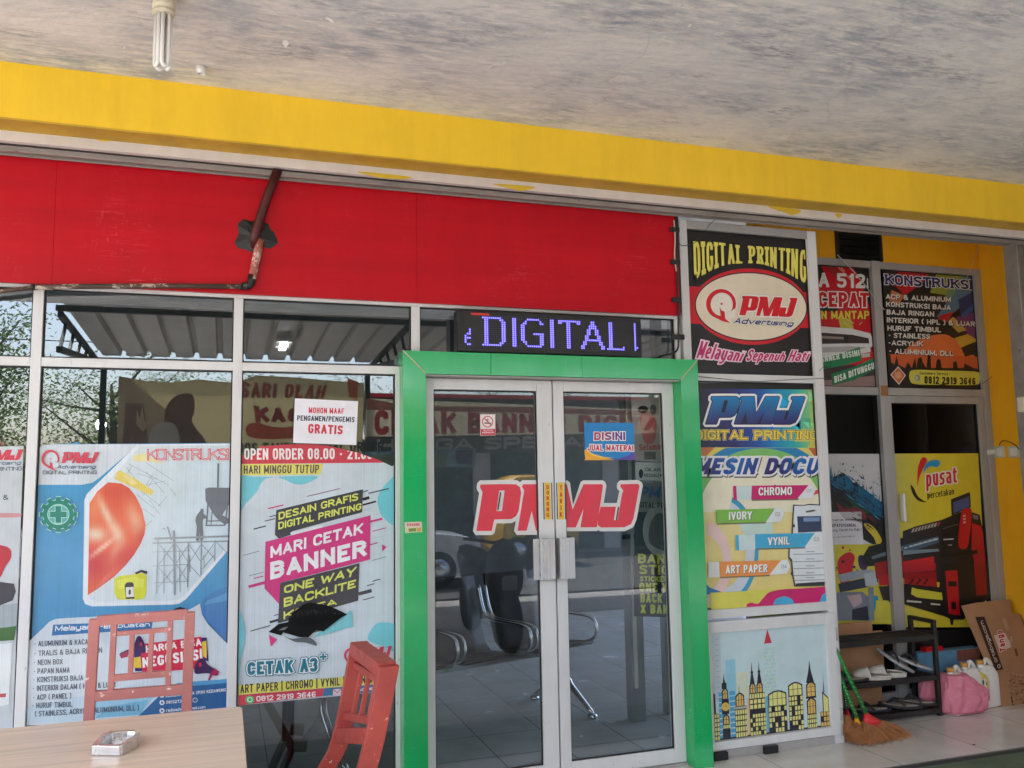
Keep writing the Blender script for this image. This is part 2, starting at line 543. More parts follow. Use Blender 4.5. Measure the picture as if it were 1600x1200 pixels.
def cr(pts, n=6, closed=True):
    """smooth curve through 2-D or 3-D points (Catmull-Rom)"""
    out, k = [], len(pts)
    for i in range(k if closed else k - 1):
        p = [pts[(i + d) % k] if closed else pts[max(0, min(k - 1, i + d))] for d in (-1, 0, 1, 2)]
        for j in range(n):
            t = j / n
            out.append(tuple(0.5 * (2 * b + (c - a) * t + (2 * a - 5 * b + 4 * c - d) * t * t + (3 * b - a - 3 * c + d) * t ** 3)
                             for a, b, c, d in zip(*p)))
    if not closed:
        out.append(tuple(pts[-1]))
    return out


def zm(x0, y0, k):
    """enlargement of the photograph (corner x0, y0, scale k) -> photograph"""
    return lambda *pts: [(x0 + x / k, y0 + y / k) for x, y in pts]


# ------------------------------------------------------------------ lettering
_glyphs = {}


def glyphs(txt, weight, shear=0.0, spacing=1.0):
    key = (txt, round(weight, 4), shear, spacing)
    if key not in _glyphs:
        cu = bpy.data.curves.new('lettering', 'FONT')
        cu.body, cu.size, cu.offset, cu.shear, cu.space_character = txt, 1.0, weight, shear, spacing
        cu.resolution_u, cu.fill_mode, cu.dimensions = 3, 'FRONT', '2D'
        ob = bpy.data.objects.new('lettering', cu)
        COL.objects.link(ob)
        dg = bpy.context.evaluated_depsgraph_get()
        me = ob.evaluated_get(dg).to_mesh()
        vs = [(v.co.x, v.co.y) for v in me.vertices]
        me.calc_loop_triangles()
        fs = [tuple(t.vertices) for t in me.loop_triangles]
        ob.evaluated_get(dg).to_mesh_clear()
        bpy.data.objects.remove(ob); bpy.data.curves.remove(cu)
        _glyphs[key] = (vs, fs)
    return _glyphs[key]


# block capitals drawn as broad strokes: centre lines in a unit cell, 'r' marks a rounded corner
ST = {
    'A': (1.08, [[(0, 0), (.5, 1)], [(.5, 1), (1, 0)], [(.2, .3), (.8, .3)]]), 'B': (1, [[(0, 0), (0, 1)], [(0, 1), (1, 1, 'r'), (1, .53, 'r'), (0, .53)], [(0, .53), (1, .53, 'r'), (1, 0, 'r'), (0, 0)]]),
    'C': (1, [[(1, .70), (1, 1, 'r'), (0, 1, 'r'), (0, 0, 'r'), (1, 0, 'r'), (1, .30)]]), 'D': (1, [[(0, 0), (0, 1)], [(0, 1), (1, 1, 'r'), (1, 0, 'r'), (0, 0)]]),
    'E': (.86, [[(0, 0), (0, 1)], [(0, 1), (1, 1)], [(0, .51), (.9, .51)], [(0, 0), (1, 0)]]), 'F': (.84, [[(0, 0), (0, 1)], [(0, 1), (1, 1)], [(0, .5), (.9, .5)]]),
    'G': (1, [[(1, .74), (1, 1, 'r'), (0, 1, 'r'), (0, 0, 'r'), (1, 0, 'r'), (1, .5)], [(1, .45), (.58, .45)]]), 'H': (1, [[(0, 0), (0, 1)], [(1, 0), (1, 1)], [(0, .51), (1, .51)]]),
    'I': (0, [[(.5, 0), (.5, 1)]]), 'J': (.9, [[(1, 1), (1, 0, 'r'), (0, 0, 'r'), (0, .32)]]), 'K': (1.05, [[(0, 0), (0, 1)], [(1, 1), (.06, .42)], [(.34, .62), (1, 0)]]),
    'L': (.82, [[(0, 1), (0, 0)], [(0, 0), (1, 0)]]), 'M': (1.32, [[(0, 0), (0, 1)], [(0, 1), (.5, .12)], [(.5, .12), (1, 1)], [(1, 1), (1, 0)]]), 'N': (1.04, [[(0, 0), (0, 1)], [(0, 1), (1, 0)], [(1, 0), (1, 1)]]),
    'O': (1, [[(.5, 1), (1, 1, 'r'), (1, 0, 'r'), (0, 0, 'r'), (0, 1, 'r'), (.5, 1)]]), 'P': (.98, [[(0, 0), (0, 1)], [(0, 1), (1, 1, 'r'), (1, .44, 'r'), (0, .44)]]),
    'Q': (1, [[(.5, 1), (1, 1, 'r'), (1, 0, 'r'), (0, 0, 'r'), (0, 1, 'r'), (.5, 1)], [(.6, .25), (1, -.02)]]), 'R': (1, [[(0, 0), (0, 1)], [(0, 1), (1, 1, 'r'), (1, .5, 'r'), (0, .5)], [(.52, .5), (1, 0)]]),
    'S': (.98, [[(1, .78), (1, 1, 'r'), (0, 1, 'r'), (0, .58, 'r'), (1, .44, 'r'), (1, 0, 'r'), (0, 0, 'r'), (0, .22)]]), 'T': (.98, [[(0, 1), (1, 1)], [(.5, 1), (.5, 0)]]),
    'U': (1, [[(0, 1), (0, 0, 'r'), (1, 0, 'r'), (1, 1)]]), 'V': (1.06, [[(0, 1), (.5, 0)], [(.5, 0), (1, 1)]]), 'W': (1.5, [[(0, 1), (.26, 0)], [(.26, 0), (.5, .85)], [(.5, .85), (.74, 0)], [(.74, 0), (1, 1)]]),
    'X': (1.04, [[(0, 0), (1, 1)], [(0, 1), (1, 0)]]), 'Y': (1.04, [[(0, 1), (.5, .45)], [(1, 1), (.5, .45)], [(.5, .45), (.5, 0)]]), 'Z': (.96, [[(0, 1), (1, 1)], [(1, 1), (0, 0)], [(0, 0), (1, 0)]]),
    '0': (.96, [[(.5, 1), (1, 1, 'r'), (1, 0, 'r'), (0, 0, 'r'), (0, 1, 'r'), (.5, 1)]]), '1': (.4, [[(1, 0), (1, 1)], [(0, .8), (1, 1)]]), '2': (.96, [[(0, .76), (0, 1, 'r'), (1, 1, 'r'), (1, .58, 'r'), (0, .08), (0, 0)], [(0, 0), (1, 0)]]),
    '3': (.96, [[(0, .8), (0, 1, 'r'), (1, 1, 'r'), (1, .53, 'r'), (.4, .53)], [(.4, .53), (1, .53, 'r'), (1, 0, 'r'), (0, 0, 'r'), (0, .2)]]), '4': (1, [[(.74, 0), (.74, 1)], [(.74, 1), (0, .28)], [(0, .26), (1, .26)]]),
    '5': (.96, [[(1, 1), (.05, 1)], [(.05, 1), (.03, .5)], [(.03, .55), (1, .62, 'r'), (1, 0, 'r'), (0, 0, 'r'), (0, .2)]]), '6': (.96, [[(1, .8), (1, 1, 'r'), (0, 1, 'r'), (0, 0, 'r'), (1, 0, 'r'), (1, .56, 'r'), (0, .56)]]),
    '7': (.9, [[(0, 1), (1, 1)], [(1, 1), (.35, 0)]]), '8': (.96, [[(.5, .53), (0, .53, 'r'), (0, 1, 'r'), (1, 1, 'r'), (1, .53, 'r'), (.5, .53)], [(.5, .53), (1, .53, 'r'), (1, 0, 'r'), (0, 0, 'r'), (0, .53, 'r'), (.5, .53)]]),
    '9': (.96, [[(0, .2), (0, 0, 'r'), (1, 0, 'r'), (1, 1, 'r'), (0, 1, 'r'), (0, .44, 'r'), (1, .44)]]), '&': (1.1, [[(1, .45), (.7, 0, 'r'), (0, 0, 'r'), (0, .5, 'r'), (.75, .7, 'r'), (.7, 1, 'r'), (.15, 1, 'r'), (.15, .7), (1, 0)]]),
    '(': (.28, [[(1, 1.05), (0, .8), (0, .2), (1, -.05)]]), ')': (.28, [[(0, 1.05), (1, .8), (1, .2), (0, -.05)]]), '-': (.5, [[(0, .47), (1, .47)]]), '.': (0, [[(.5, 0), (.5, .02)]]), ',': (0, [[(.5, .02), (.4, -.14)]]),
    '/': (.6, [[(0, -.05), (1, 1.05)]]), '|': (0, [[(.5, -.12), (.5, 1.12)]]), '+': (.7, [[(0, .5), (1, .5)], [(.5, .2), (.5, .8)]]), ':': (0, [[(.5, .1), (.5, .12)], [(.5, .7), (.5, .72)]]), '!': (0, [[(.5, 1), (.5, .36)], [(.5, 0), (.5, .02)]]),
}


ST.update({
    'a': (.9, [[(.05, .66), (1, .66, 'r'), (1, 0)], [(1, .36), (0, .36, 'r'), (0, 0, 'r'), (1, 0)]]), 'b': (.92, [[(0, 1), (0, 0)], [(0, .66), (1, .66, 'r'), (1, 0, 'r'), (0, 0)]]), 'c': (.85, [[(1, .66), (0, .66, 'r'), (0, 0, 'r'), (1, 0)]]),
    'd': (.92, [[(1, 1), (1, 0)], [(1, .66), (0, .66, 'r'), (0, 0, 'r'), (1, 0)]]), 'e': (.9, [[(0, .33), (1, .33)], [(1, .33), (1, .66, 'r'), (0, .66, 'r'), (0, 0, 'r'), (.95, 0)]]), 'f': (.5, [[(1, 1), (.3, 1, 'r'), (.3, 0)], [(0, .66), (.95, .66)]]),
    'g': (.92, [[(1, .66), (1, -.3, 'r'), (.05, -.3)], [(1, .66), (0, .66, 'r'), (0, 0, 'r'), (1, 0)]]), 'h': (.9, [[(0, 1), (0, 0)], [(0, .66), (1, .66, 'r'), (1, 0)]]), 'i': (0, [[(.5, .66), (.5, 0)], [(.5, .95), (.5, .97)]]), 'j': (.2, [[(1, .66), (1, -.3, 'r'), (0, -.3)]]),
    'k': (.88, [[(0, 1), (0, 0)], [(1, .66), (.05, .28)], [(.35, .42), (1, 0)]]), 'l': (0, [[(.5, 1), (.5, 0)]]), 'm': (1.5, [[(0, .66), (0, 0)], [(0, .66), (.5, .66, 'r'), (.5, 0)], [(.5, .66), (1, .66, 'r'), (1, 0)]]), 'n': (.9, [[(0, .66), (0, 0)], [(0, .66), (1, .66, 'r'), (1, 0)]]),
    'o': (.9, [[(.5, .66), (1, .66, 'r'), (1, 0, 'r'), (0, 0, 'r'), (0, .66, 'r'), (.5, .66)]]), 'p': (.92, [[(0, .66), (0, -.3)], [(0, .66), (1, .66, 'r'), (1, 0, 'r'), (0, 0)]]), 'r': (.55, [[(0, .66), (0, 0)], [(0, .45), (0, .66, 'r'), (1, .66)]]), 's': (.85, [[(1, .66), (0, .66, 'r'), (0, .36, 'r'), (1, .31, 'r'), (1, 0, 'r'), (0, 0)]]),
    't': (.55, [[(.3, .92), (.3, 0, 'r'), (1, 0)], [(0, .66), (.95, .66)]]), 'u': (.9, [[(0, .66), (0, 0, 'r'), (1, 0)], [(1, .66), (1, 0)]]), 'v': (.95, [[(0, .66), (.5, 0)], [(.5, 0), (1, .66)]]), 'w': (1.4, [[(0, .66), (.26, 0)], [(.26, 0), (.5, .6)], [(.5, .6), (.74, 0)], [(.74, 0), (1, .66)]]), 'y': (.92, [[(0, .66), (0, 0, 'r'), (1, 0)], [(1, .66), (1, -.3, 'r'), (.1, -.3)]]),
})


def rounded_path(pl, rx, ry):
    out = []
    for i, q in enumerate(pl):
        if len(q) == 3 and 0 < i < len(pl) - 1:
            a, c = pl[i - 1], pl[i + 1]
            def cut(o):
                dx, dy = o[0] - q[0], o[1] - q[1]
                L = math.hypot(dx, dy) or 1e-6
                m = min(L * 0.5, (rx if abs(dx) > abs(dy) else ry))
                return q[0] + dx / L * m, q[1] + dy / L * m
            p0, p2 = cut(a), cut(c)
            for k in range(6):
                t = k / 5
                w1 = 0.72
                d = (1 - t) ** 2 + 2 * w1 * t * (1 - t) + t * t
                out.append((((1 - t) ** 2 * p0[0] + 2 * w1 * t * (1 - t) * q[0] + t * t * p2[0]) / d, ((1 - t) ** 2 * p0[1] + 2 * w1 * t * (1 - t) * q[1] + t * t * p2[1]) / d))
        else:
            out.append((q[0], q[1]))
    return out


def block(txt, aspect, t, g=0.0, slab=False, gap=None):
    """polygons (height 1, width `aspect`) of a line of block capitals; t stroke, g extra growth all round"""
    t = min(t, 0.36 * aspect / max(1, len(txt.replace(' ', '')) + 0.5 * txt.count(' ')))
    gap = gap if gap is not None else 0.42 * t + 0.03
    rel = [0.5 if c == ' ' else ST[c][0] for c in txt]
    n = len(txt)
    room = aspect - n * t - gap * (n - 1) + sum(t for c in txt if c == ' ') * 0.6
    if room < 0.25 * sum(rel) * t:                    # too tight: thinner strokes, closer letters
        t *= 0.72; gap = 0.35 * t
        room = max(0.1 * aspect, aspect - n * t - gap * (n - 1))
    k = room / max(1e-6, sum(rel))
    polys, sub, x = [], [], 0.0
    for ci, c in enumerate(txt):
        if c == ' ':
            x += rel[ci] * k + 0.4 * t + gap; continue
        w = rel[ci] * k
        th = min(t, 0.30)
        for pl in ST[c][1]:
            pts = [(x + t / 2 + (q[0] * w if rel[ci] else 0.0), t / 2 + q[1] * (1 - t)) + tuple(q[2:]) for q in pl]
            path = rounded_path(pts, min(0.5 * w, 0.34), 0.26)
            h = t / 2 + g
            m = len(path)
            for i in range(m - 1):
                (ax, ay), (bx, by) = path[i], path[i + 1]
                L = math.hypot(bx - ax, by - ay)
                if L < 1e-6:
                    continue
                dx, dy = (bx - ax) / L, (by - ay) / L
                def nrm(j, p, q):
                    """join direction at vertex j of the path"""
                    if p is None:
                        return (-dy, dx), 1.0
                    e = (q[0] - p[0], q[1] - p[1]); M_ = math.hypot(*e) or 1e-6
                    nx, ny = -e[1] / M_, e[0] / M_
                    return (nx, ny), 1.0 / max(0.7, nx * -dy + ny * dx)
                (n0, k0) = nrm(i, path[i - 1] if i > 0 else None, path[i + 1])
                (n1, k1) = nrm(i + 1, path[i] if i + 2 < m else None, path[i + 2] if i + 2 < m else None)
                edge = lambda v: v < t / 2 + 0.02 or v > 1 - t / 2 - 0.02 or abs(v - t / 2 - 0.66 * (1 - t)) < 0.02 or v < -0.1 or c in '.,:!|'
                s0 = (h if edge(ay) else g) if i == 0 else 0.0
                s1 = (h if edge(by) else g) if i == m - 2 else 0.0
                if c in 'AVWMNXKYZ247/&1RQ' and abs(dx) > 0.05 and abs(dy) > 0.05:
                    s0, s1 = s0 * 0.9, s1 * 0.9
                q = [(ax - dx * s0 + n0[0] * h * k0, ay - dy * s0 + n0[1] * h * k0), (bx + dx * s1 + n1[0] * h * k1, by + dy * s1 + n1[1] * h * k1),
                     (bx + dx * s1 - n1[0] * h * k1, by + dy * s1 - n1[1] * h * k1), (ax - dx * s0 - n0[0] * h * k0, ay - dy * s0 - n0[1] * h * k0)]
                if c not in '(),|/gjpy':
                    q = [(px, min(1 + g, max(-g, py))) for px, py in q]
                polys.append(q); sub.append(len(polys) + ci)
                if slab and abs(dx) < 0.01 and c not in 'OCGQSUJTNAVM':
                    for (ex, ey, on) in ((ax, ay, i == 0), (bx, by, i == m - 2)):
                        if on and (ey < 0.25 or ey > 0.75):
                            y0, y1 = (0, 0.16) if ey < 0.5 else (0.84, 1)
                            polys.append([(ex - t * 0.85 - g, y0 - g), (ex + t * 0.85 + g, y0 - g), (ex + t * 0.85 + g, y1 + g), (ex - t * 0.85 - g, y1 + g)]); sub.append(len(polys) + ci + 2)
        x += w + t + gap
    sc = aspect / max(1e-6, x - gap)
    return [[(px * sc, py) for px, py in q] for q in polys], sub


def islands(vs, fs):
    """which letter each triangle belongs to, so that touching letters never lie in one plane"""
    up = list(range(len(vs)))
    def root(i):
        while up[i] != i:
            up[i] = up[up[i]]; i = up[i]
        return i
    for t in fs:
        a = root(t[0])
        for i in t[1:]:
            up[root(i)] = a
    x = {}
    for i, p in enumerate(vs):
        r = root(i); x[r] = min(x.get(r, 1e9), p[0])
    order = {r: k for k, r in enumerate(sorted(x, key=lambda r: x[r]))}
    return [order[root(t[0])] for t in fs]


def bil(q, u, v):
    """u right, v down, in the four-sided field TL TR BR BL"""
    (ax, ay), (bx, by), (cx, cy), (dx, dy) = q
    return ((1 - v) * ((1 - u) * ax + u * bx) + v * ((1 - u) * dx + u * cx), (1 - v) * ((1 - u) * ay + u * by) + v * ((1 - u) * dy + u * cy))


def clip_tri(poly, lines):
    """keep the part of a polygon to the left (looking from a to b, y down: the side where cross >= 0) of every line"""
    for (ax, ay), (bx, by) in lines:
        out = []
        sd = [(bx - ax) * (y - ay) - (by - ay) * (x - ax) for x, y in poly]
        for i in range(len(poly)):
            j = (i + 1) % len(poly)
            if sd[i] >= 0:
                out.append(poly[i])
            if (sd[i] >= 0) != (sd[j] >= 0):
                t = sd[i] / (sd[i] - sd[j])
                out.append((poly[i][0] + t * (poly[j][0] - poly[i][0]), poly[i][1] + t * (poly[j][1] - poly[i][1])))
        poly = out
        if len(poly) < 3:
            return []
    return poly


class Print:
    """artwork on an upright plane at depth Y, drawn over the photograph's own pixels; one mesh, thin ink layers"""

    def __init__(s, Y, mirror=False, face=-1, fn=None, step=0.0003):
        s.Y, s.mirror, s.face, s.fn, s.step = Y, mirror, face, fn, step
        s.v, s.f, s.c, s.n, s.k, s.d = [], [], [], 0, 0, 0.0
        s.clip = []
        s.m = lambda *p: list(p)

    def at(s, x, y):
        if s.fn:
            return s.fn(x, y, s.d)
        p = P(x, y, s.Y)
        if s.mirror:
            return Vector((p.x, -p.y + s.d, p.z))
        return Vector((p.x, p.y + s.face * s.d, p.z))

    def tris(s, polys, col, sub=None):
        """col: rgb or function(x, y) -> rgb"""
        s.n += 1
        s.k += 1
        for i, pl in enumerate(polys):
            s.d = s.n * s.step + ((s.k + (sub[i] if sub else 0)) % 5) * s.step / 6
            pl = clip_tri(list(pl), s.clip) if s.clip else list(pl)
            if len(pl) < 3:
                continue
            o = len(s.v)
            s.v += [s.at(x, y) for x, y in pl]
            s.f.append(list(range(o, o + len(pl))))
            s.c.append([lin(col(x, y)) if callable(col) else lin(col) for x, y in pl])
        return s

    def poly(s, pts, col, holes=()):
        pts = s.m(*pts)
        loops = [[Vector((x, y, 0)) for x, y in l] for l in [pts] + [s.m(*h) for h in holes]]
        flat = [(p.x, p.y) for l in loops for p in l]
        return s.tris([[flat[i] for i in t] for t in tessellate_polygon(loops)], col)

    def grad(s, q, f, nx=8, ny=8):
        q = s.m(*q)
        polys = []
        for i in range(nx):
            for j in range(ny):
                polys.append([bil(q, i / nx, j / ny), bil(q, (i + 1) / nx, j / ny), bil(q, (i + 1) / nx, (j + 1) / ny), bil(q, i / nx, (j + 1) / ny)])
        return s.tris(polys, f)

    def shade(s, pts, f, n=26):
        """smoothly shaded convex shape (points clockwise as seen): colour f(x, y) in the current drawing units"""
        m, keep = s.m, list(s.clip)
        a, b = [p[0] for p in pts], [p[1] for p in pts]
        q = m(*pts)
        s.clip = keep + [(q[i], q[(i + 1) % len(q)]) for i in range(len(q))]
        x0, x1, y0, y1 = min(a), max(a), min(b), max(b)
        o = m((x0, y0), (x1, y1)); sx, sy = (o[1][0] - o[0][0]) / (x1 - x0), (o[1][1] - o[0][1]) / (y1 - y0)
        s.grad([(x0, y0), (x1, y0), (x1, y1), (x0, y1)], lambda x, y: f(x0 + (x - o[0][0]) / sx, y0 + (y - o[0][1]) / sy), n, n)
        s.clip = keep
        return s

    def ell(s, cx, cy, rx, ry, col, rot=0.0, n=40, inner=None):
        c, d = math.cos(R(rot)), math.sin(R(rot))
        def loop(a, b, ox=0, oy=0):
            return [(cx + ox + a * math.cos(t) * c - b * math.sin(t) * d, cy + oy + a * math.cos(t) * d + b * math.sin(t) * c) for t in [2 * math.pi * k / n for k in range(n)]]
        if inner:
            return s.poly(loop(rx, ry), col, [loop(*inner)])
        return s.poly(loop(rx, ry), col)

    def line(s, a, b, w, col):
        (ax, ay), (bx, by) = a, b
        L = math.hypot(bx - ax, by - ay) or 1
        nx, ny = -(by - ay) / L * w / 2, (bx - ax) / L * w / 2
        return s.poly([(ax + nx, ay + ny), (bx + nx, by + ny), (bx - nx, by - ny), (ax - nx, ay - ny)], col)

    def text(s, txt, q, col, weight=0.02, shear=0.0, spacing=1.0, out=(), warp=None, caps=None, slab=False, thick=None, aspect=4.5):
        """q TL TR BR BL in which the letters' own bounding box is fitted; out: (extra weight, colour) layers beneath"""
        if all(c == ' ' or c in ST for c in txt):
            dn = 1.27 if caps is None and any(c in 'gjpy' for c in txt) else 1.0
            if q:
                q = s.m(*q)
                d_ = lambda a, b: math.hypot(a[0] - b[0], a[1] - b[1])
                asp = dn * (d_(q[0], q[1]) + d_(q[3], q[2])) / max(1e-6, d_(q[0], q[3]) + d_(q[1], q[2]))
            else:
                asp = aspect
            t = min(0.34, 0.135 + weight * 2.3) if thick is None else thick
            pad = shear * 0.5
            def put(p):
                u, v = (p[0] + shear * (p[1] - 0.5)) / asp, (1 - p[1]) / dn
                return warp(u, v) if warp else bil(q, u, v)
            for ex, c in tuple(out) + ((0.0, col),):
                pl, sb = block(txt, asp, t, ex * 1.0, slab)
                s.tris([[put(p) for p in poly] for poly in pl], c, sb)
            return s
        vs, fs = glyphs(txt, weight, shear, spacing)
        if caps:                      # fit by the capitals' height, descenders hang below
            ref = glyphs(caps, weight, shear, spacing)[0]
        else:
            ref = vs
        x0, x1 = min(p[0] for p in vs), max(p[0] for p in vs)
        y0, y1 = min(p[1] for p in ref), max(p[1] for p in ref)
        q = s.m(*q) if q else None
        def put(p):
            u, v = (p[0] - x0) / (x1 - x0), (y1 - p[1]) / (y1 - y0)
            return warp(u, v) if warp else bil(q, u, v)
        for ex, c in out:
            v2, f2 = glyphs(txt, weight + ex, shear, spacing)
            s.tris([[put(v2[i]) for i in t] for t in f2], c, islands(v2, f2))
        return s.tris([[put(vs[i]) for i in t] for t in fs], col, islands(vs, fs))

    def build(s, name, label, cat, mat_='ink', group=None, parent=None):
        bb = B()
        bb.v, bb.f, bb.m, bb.sm = s.v, s.f, [0] * len(s.f), [False] * len(s.f)
        o = bb.build(name, mat_, parent, fix=False)
        me = o.data
        a = me.color_attributes.new('Ink', 'FLOAT_COLOR', 'CORNER')
        k = 0
        for cs in s.c:
            for c in cs:
                a.data[k].color = (*c, 1.0); k += 1
        if parent is None:
            tag(o, label, cat, group)
        elif label:
            o['label'] = label
        return o


PMJ_P = [(120, 148), (300, 146), (420, 148), (455, 168), (466, 205), (450, 330), (430, 365), (390, 385), (245, 388), (225, 466), (95, 466), (140, 200), (118, 170)]
PMJ_PH = [(280, 190), (325, 190), (308, 330), (262, 330)]
PMJ_M = [(478, 148), (635, 148), (690, 335), (775, 148), (935, 148), (942, 162), (898, 466), (760, 466), (782, 330), (722, 466), (602, 466), (560, 330), (522, 466), (445, 466), (490, 190), (470, 165)]
PMJ_J = [(1090, 150), (1235, 148), (1252, 160), (1205, 400), (1185, 445), (1130, 468), (935, 468), (905, 450), (905, 400), (925, 315), (1055, 315), (1040, 415), (1070, 415), (1105, 220), (1115, 195), (1088, 168)]


PMJ_MO = [(478, 148), (635, 148), (690, 335), (775, 148), (935, 148), (942, 162), (898, 466), (445, 466), (490, 190), (470, 165)]
PMJ_JO = [(1090, 150), (1235, 148), (1252, 160), (1205, 400), (1185, 445), (1130, 468), (935, 468), (905, 450), (905, 400), (925, 315), (1084, 315), (1105, 220), (1115, 195), (1088, 168)]


def grow(loop, d):
    n, out = len(loop), []
    ar = sum(loop[i][0] * loop[(i + 1) % n][1] - loop[(i + 1) % n][0] * loop[i][1] for i in range(n))
    sg = 1 if ar > 0 else -1
    for i in range(n):
        (ax, ay), (bx, by), (cx, cy) = loop[i - 1], loop[i], loop[(i + 1) % n]
        e1, e2 = Vector((bx - ax, by - ay)).normalized(), Vector((cx - bx, cy - by)).normalized()
        n1, n2 = Vector((e1.y, -e1.x)) * sg, Vector((e2.y, -e2.x)) * sg
        if e1.x * e2.y - e1.y * e2.x < 0 and sg > 0 or e1.x * e2.y - e1.y * e2.x > 0 and sg < 0:
            b = (n1 + n2).normalized(); L = d / max(0.75, b.dot(n1))
            out.append((bx + b.x * L, by + b.y * L))
        else:                                          # outer corner: a rounded pair of points
            for k in (0.15, 0.85):
                b = (n1 * (1 - k) + n2 * k).normalized()
                out.append((bx + b.x * d * 1.06, by + b.y * d * 1.06))
    return out


def pmj(pr, q, fill, outs=(), letters='PMJ', hole=True):
    """the three slanted letters; q TL TR BR BL of the block of fill (x 95..1252, y 148..468)"""
    q = pr.m(*q)
    save, pr.m = pr.m, (lambda *p: list(p))
    def put(l):
        return [bil(q, (x - 95) / 1157.0, (y - 148) / 320.0) for x, y in l]
    sets = {'P': PMJ_P, 'M': PMJ_M, 'J': PMJ_J}
    for d, c in outs:
        for ch in letters:
            pr.poly(put(grow({'M': PMJ_MO, 'J': PMJ_JO}.get(ch, sets[ch]), d)), c)
    for ch in letters:
        pr.poly(put(sets[ch]), fill, [put(PMJ_PH)] if ch == 'P' and hole else [])
    pr.m = save


def ring_logo(pr, cx, cy, r, red, white=None, k=1.0):
    """the ring with a small figure reaching for a star"""
    if white:
        pr.ell(cx, cy, r * 1.09, r * 1.09 * k, white)
        pr.poly([(cx - 0.1 * r, cy + 0.9 * r), (cx + 0.72 * r, cy + 1.36 * r), (cx + 0.6 * r, cy + 0.8 * r)], white)
    pr.ell(cx, cy, r, r * k, red, inner=(r * 0.74, r * 0.78 * k, 0.05 * r, 0.03 * r))
    pr.poly([(cx + 0.10 * r, cy + 0.95 * r), (cx + 0.36 * r, cy + 0.3 * r), (cx + 0.6 * r, cy + 0.55 * r), (cx + 0.9 * r, cy + 0.3 * r), (cx + 0.9 * r, cy + 0.95 * r)], white or (205, 212, 222))
    pr.poly([(cx - 0.1 * r, cy + 0.20 * r), (cx + 0.02 * r, cy + 0.42 * r), (cx + 0.24 * r, cy + 0.52 * r), (cx + 0.28 * r, cy + 0.98 * r), (cx + 0.62 * r, cy + 1.28 * r),
             (cx + 0.1 * r, cy + 1.16 * r), (cx - 0.3 * r, cy + 0.96 * r), (cx - 0.02 * r, cy + 0.85 * r)], red)
    st = []
    for i in range(10):
        a = math.pi * 2 * i / 10 - math.pi / 2
        rr = (0.12 if i % 2 == 0 else 0.05) * r
        st.append((cx + 0.03 * r + rr * math.cos(a), cy - 0.0 * r + rr * math.sin(a)))
    pr.poly(st, red)


def wave(a, b, n=40):
    return [(a[0] + (b[0] - a[0]) * i / n, a[1] + (b[1] - a[1]) * i / n) for i in range(n + 1)]
# ================================================================== the setting
def struct(b, name, m, loc=None):
    return tag(b.build(name, m, loc=loc), kind='structure')


struct(B().box(-30, 40, -60, 30, -0.7, -0.34), 'ground', 'dirt', (0, 0, -0.7))
struct(B().box(-30, 40, -15.6, -8.9, -0.34, -0.31), 'road', 'asphalt', (0, -12, -0.34))
struct(B().box(-6, 5.6, -1.2, -0.432, -0.339, -0.02), 'pavement', 'greenfloor', (0, -1, -0.339))
struct(B().box(-6, 5.6, -6.2, -1.2, -0.339, -0.024), 'forecourt', 'paleconcrete', (0, -3, -0.339))  # pale tone chosen so the ground bounces light up to the ceiling
struct(B().box(-6, 5.6, -0.42, 0.02, -0.339, 0.0), 'porch_floor', 'tile', (0.37, -0.42, 0))
struct(B().box(-6, 5.6, -0.432, -0.42, -0.339, -0.003), 'step_edge', 'edge')
struct(B().box(3.352, 5.17, 0.02, 0.56, -0.339, 0.0), 'recess_floor', 'tile', (3.37, -0.42, 0))
struct(B().box(-6, 3.352, 0.02, 5.2, -0.339, -0.004), 'interior_floor', 'tile_in', (0.25, 0.1, 0))
struct(B().box(3.352, 6, 0.56, 5.2, -0.339, -0.004), 'back_room_floor', 'tile_in', (3.352, 0.56, 0))

# concrete slab that roofs the porch and the shop
slab = B().box(-6, 6.5, -5.0, 5.4, 3.3, 3.45)
cl = struct(slab, 'ceiling', 'ceiling', (1.4, -1.2, 3.3))
fl = B()
rnd = random.Random(3)
for px, py, k in ((446, 62, 14), (508, 28, 12), (500, 30, 7), (778, 105, 12), (790, 96, 8), (812, 66, 9), (612, 24, 7), (498, 52, 6), (1010, 60, 12), (965, 40, 8), (250, 118, 8), (275, 117, 6), (1080, 38, 7), (330, 72, 6), (195, 72, 6)):
    c = G(px, py, 3.2995); s = k * 0.0016
    a = rnd.uniform(0, 6.28)
    ex, ey = Vector((math.cos(a), math.sin(a), 0)), Vector((-math.sin(a), math.cos(a), 0))
    rows = []
    for i in range(5):
        t = i / 4
        drop = 0.5 * t * t * s
        wd = s * (0.15 + 0.5 * math.sin(0.3 + t * 2.6)) * rnd.uniform(0.45, 1.25)
        rows.append([c + ex * (t * s * 1.6) + ey * wd + Vector((0, 0, -drop)), c + ex * (t * s * 1.6 + 0.2 * s) + Vector((0, 0, -drop - 0.1 * s * t)), c + ex * (t * s * 1.6) - ey * wd + Vector((0, 0, -drop))])
    fl.loft(rows, closed=False, caps=False)
o = fl.build('paint_flake', 'flake', cl, fix=False)
o['kind'] = 'stuff'

# shop walls that the glass lets one see, and the walls round them
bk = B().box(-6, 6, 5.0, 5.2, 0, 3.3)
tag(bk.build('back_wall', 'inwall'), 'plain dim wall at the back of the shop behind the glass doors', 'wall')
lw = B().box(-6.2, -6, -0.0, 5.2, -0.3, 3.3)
tag(lw.build('side_wall', 'inwall'), 'unlit interior wall beyond the left shop windows', 'wall')

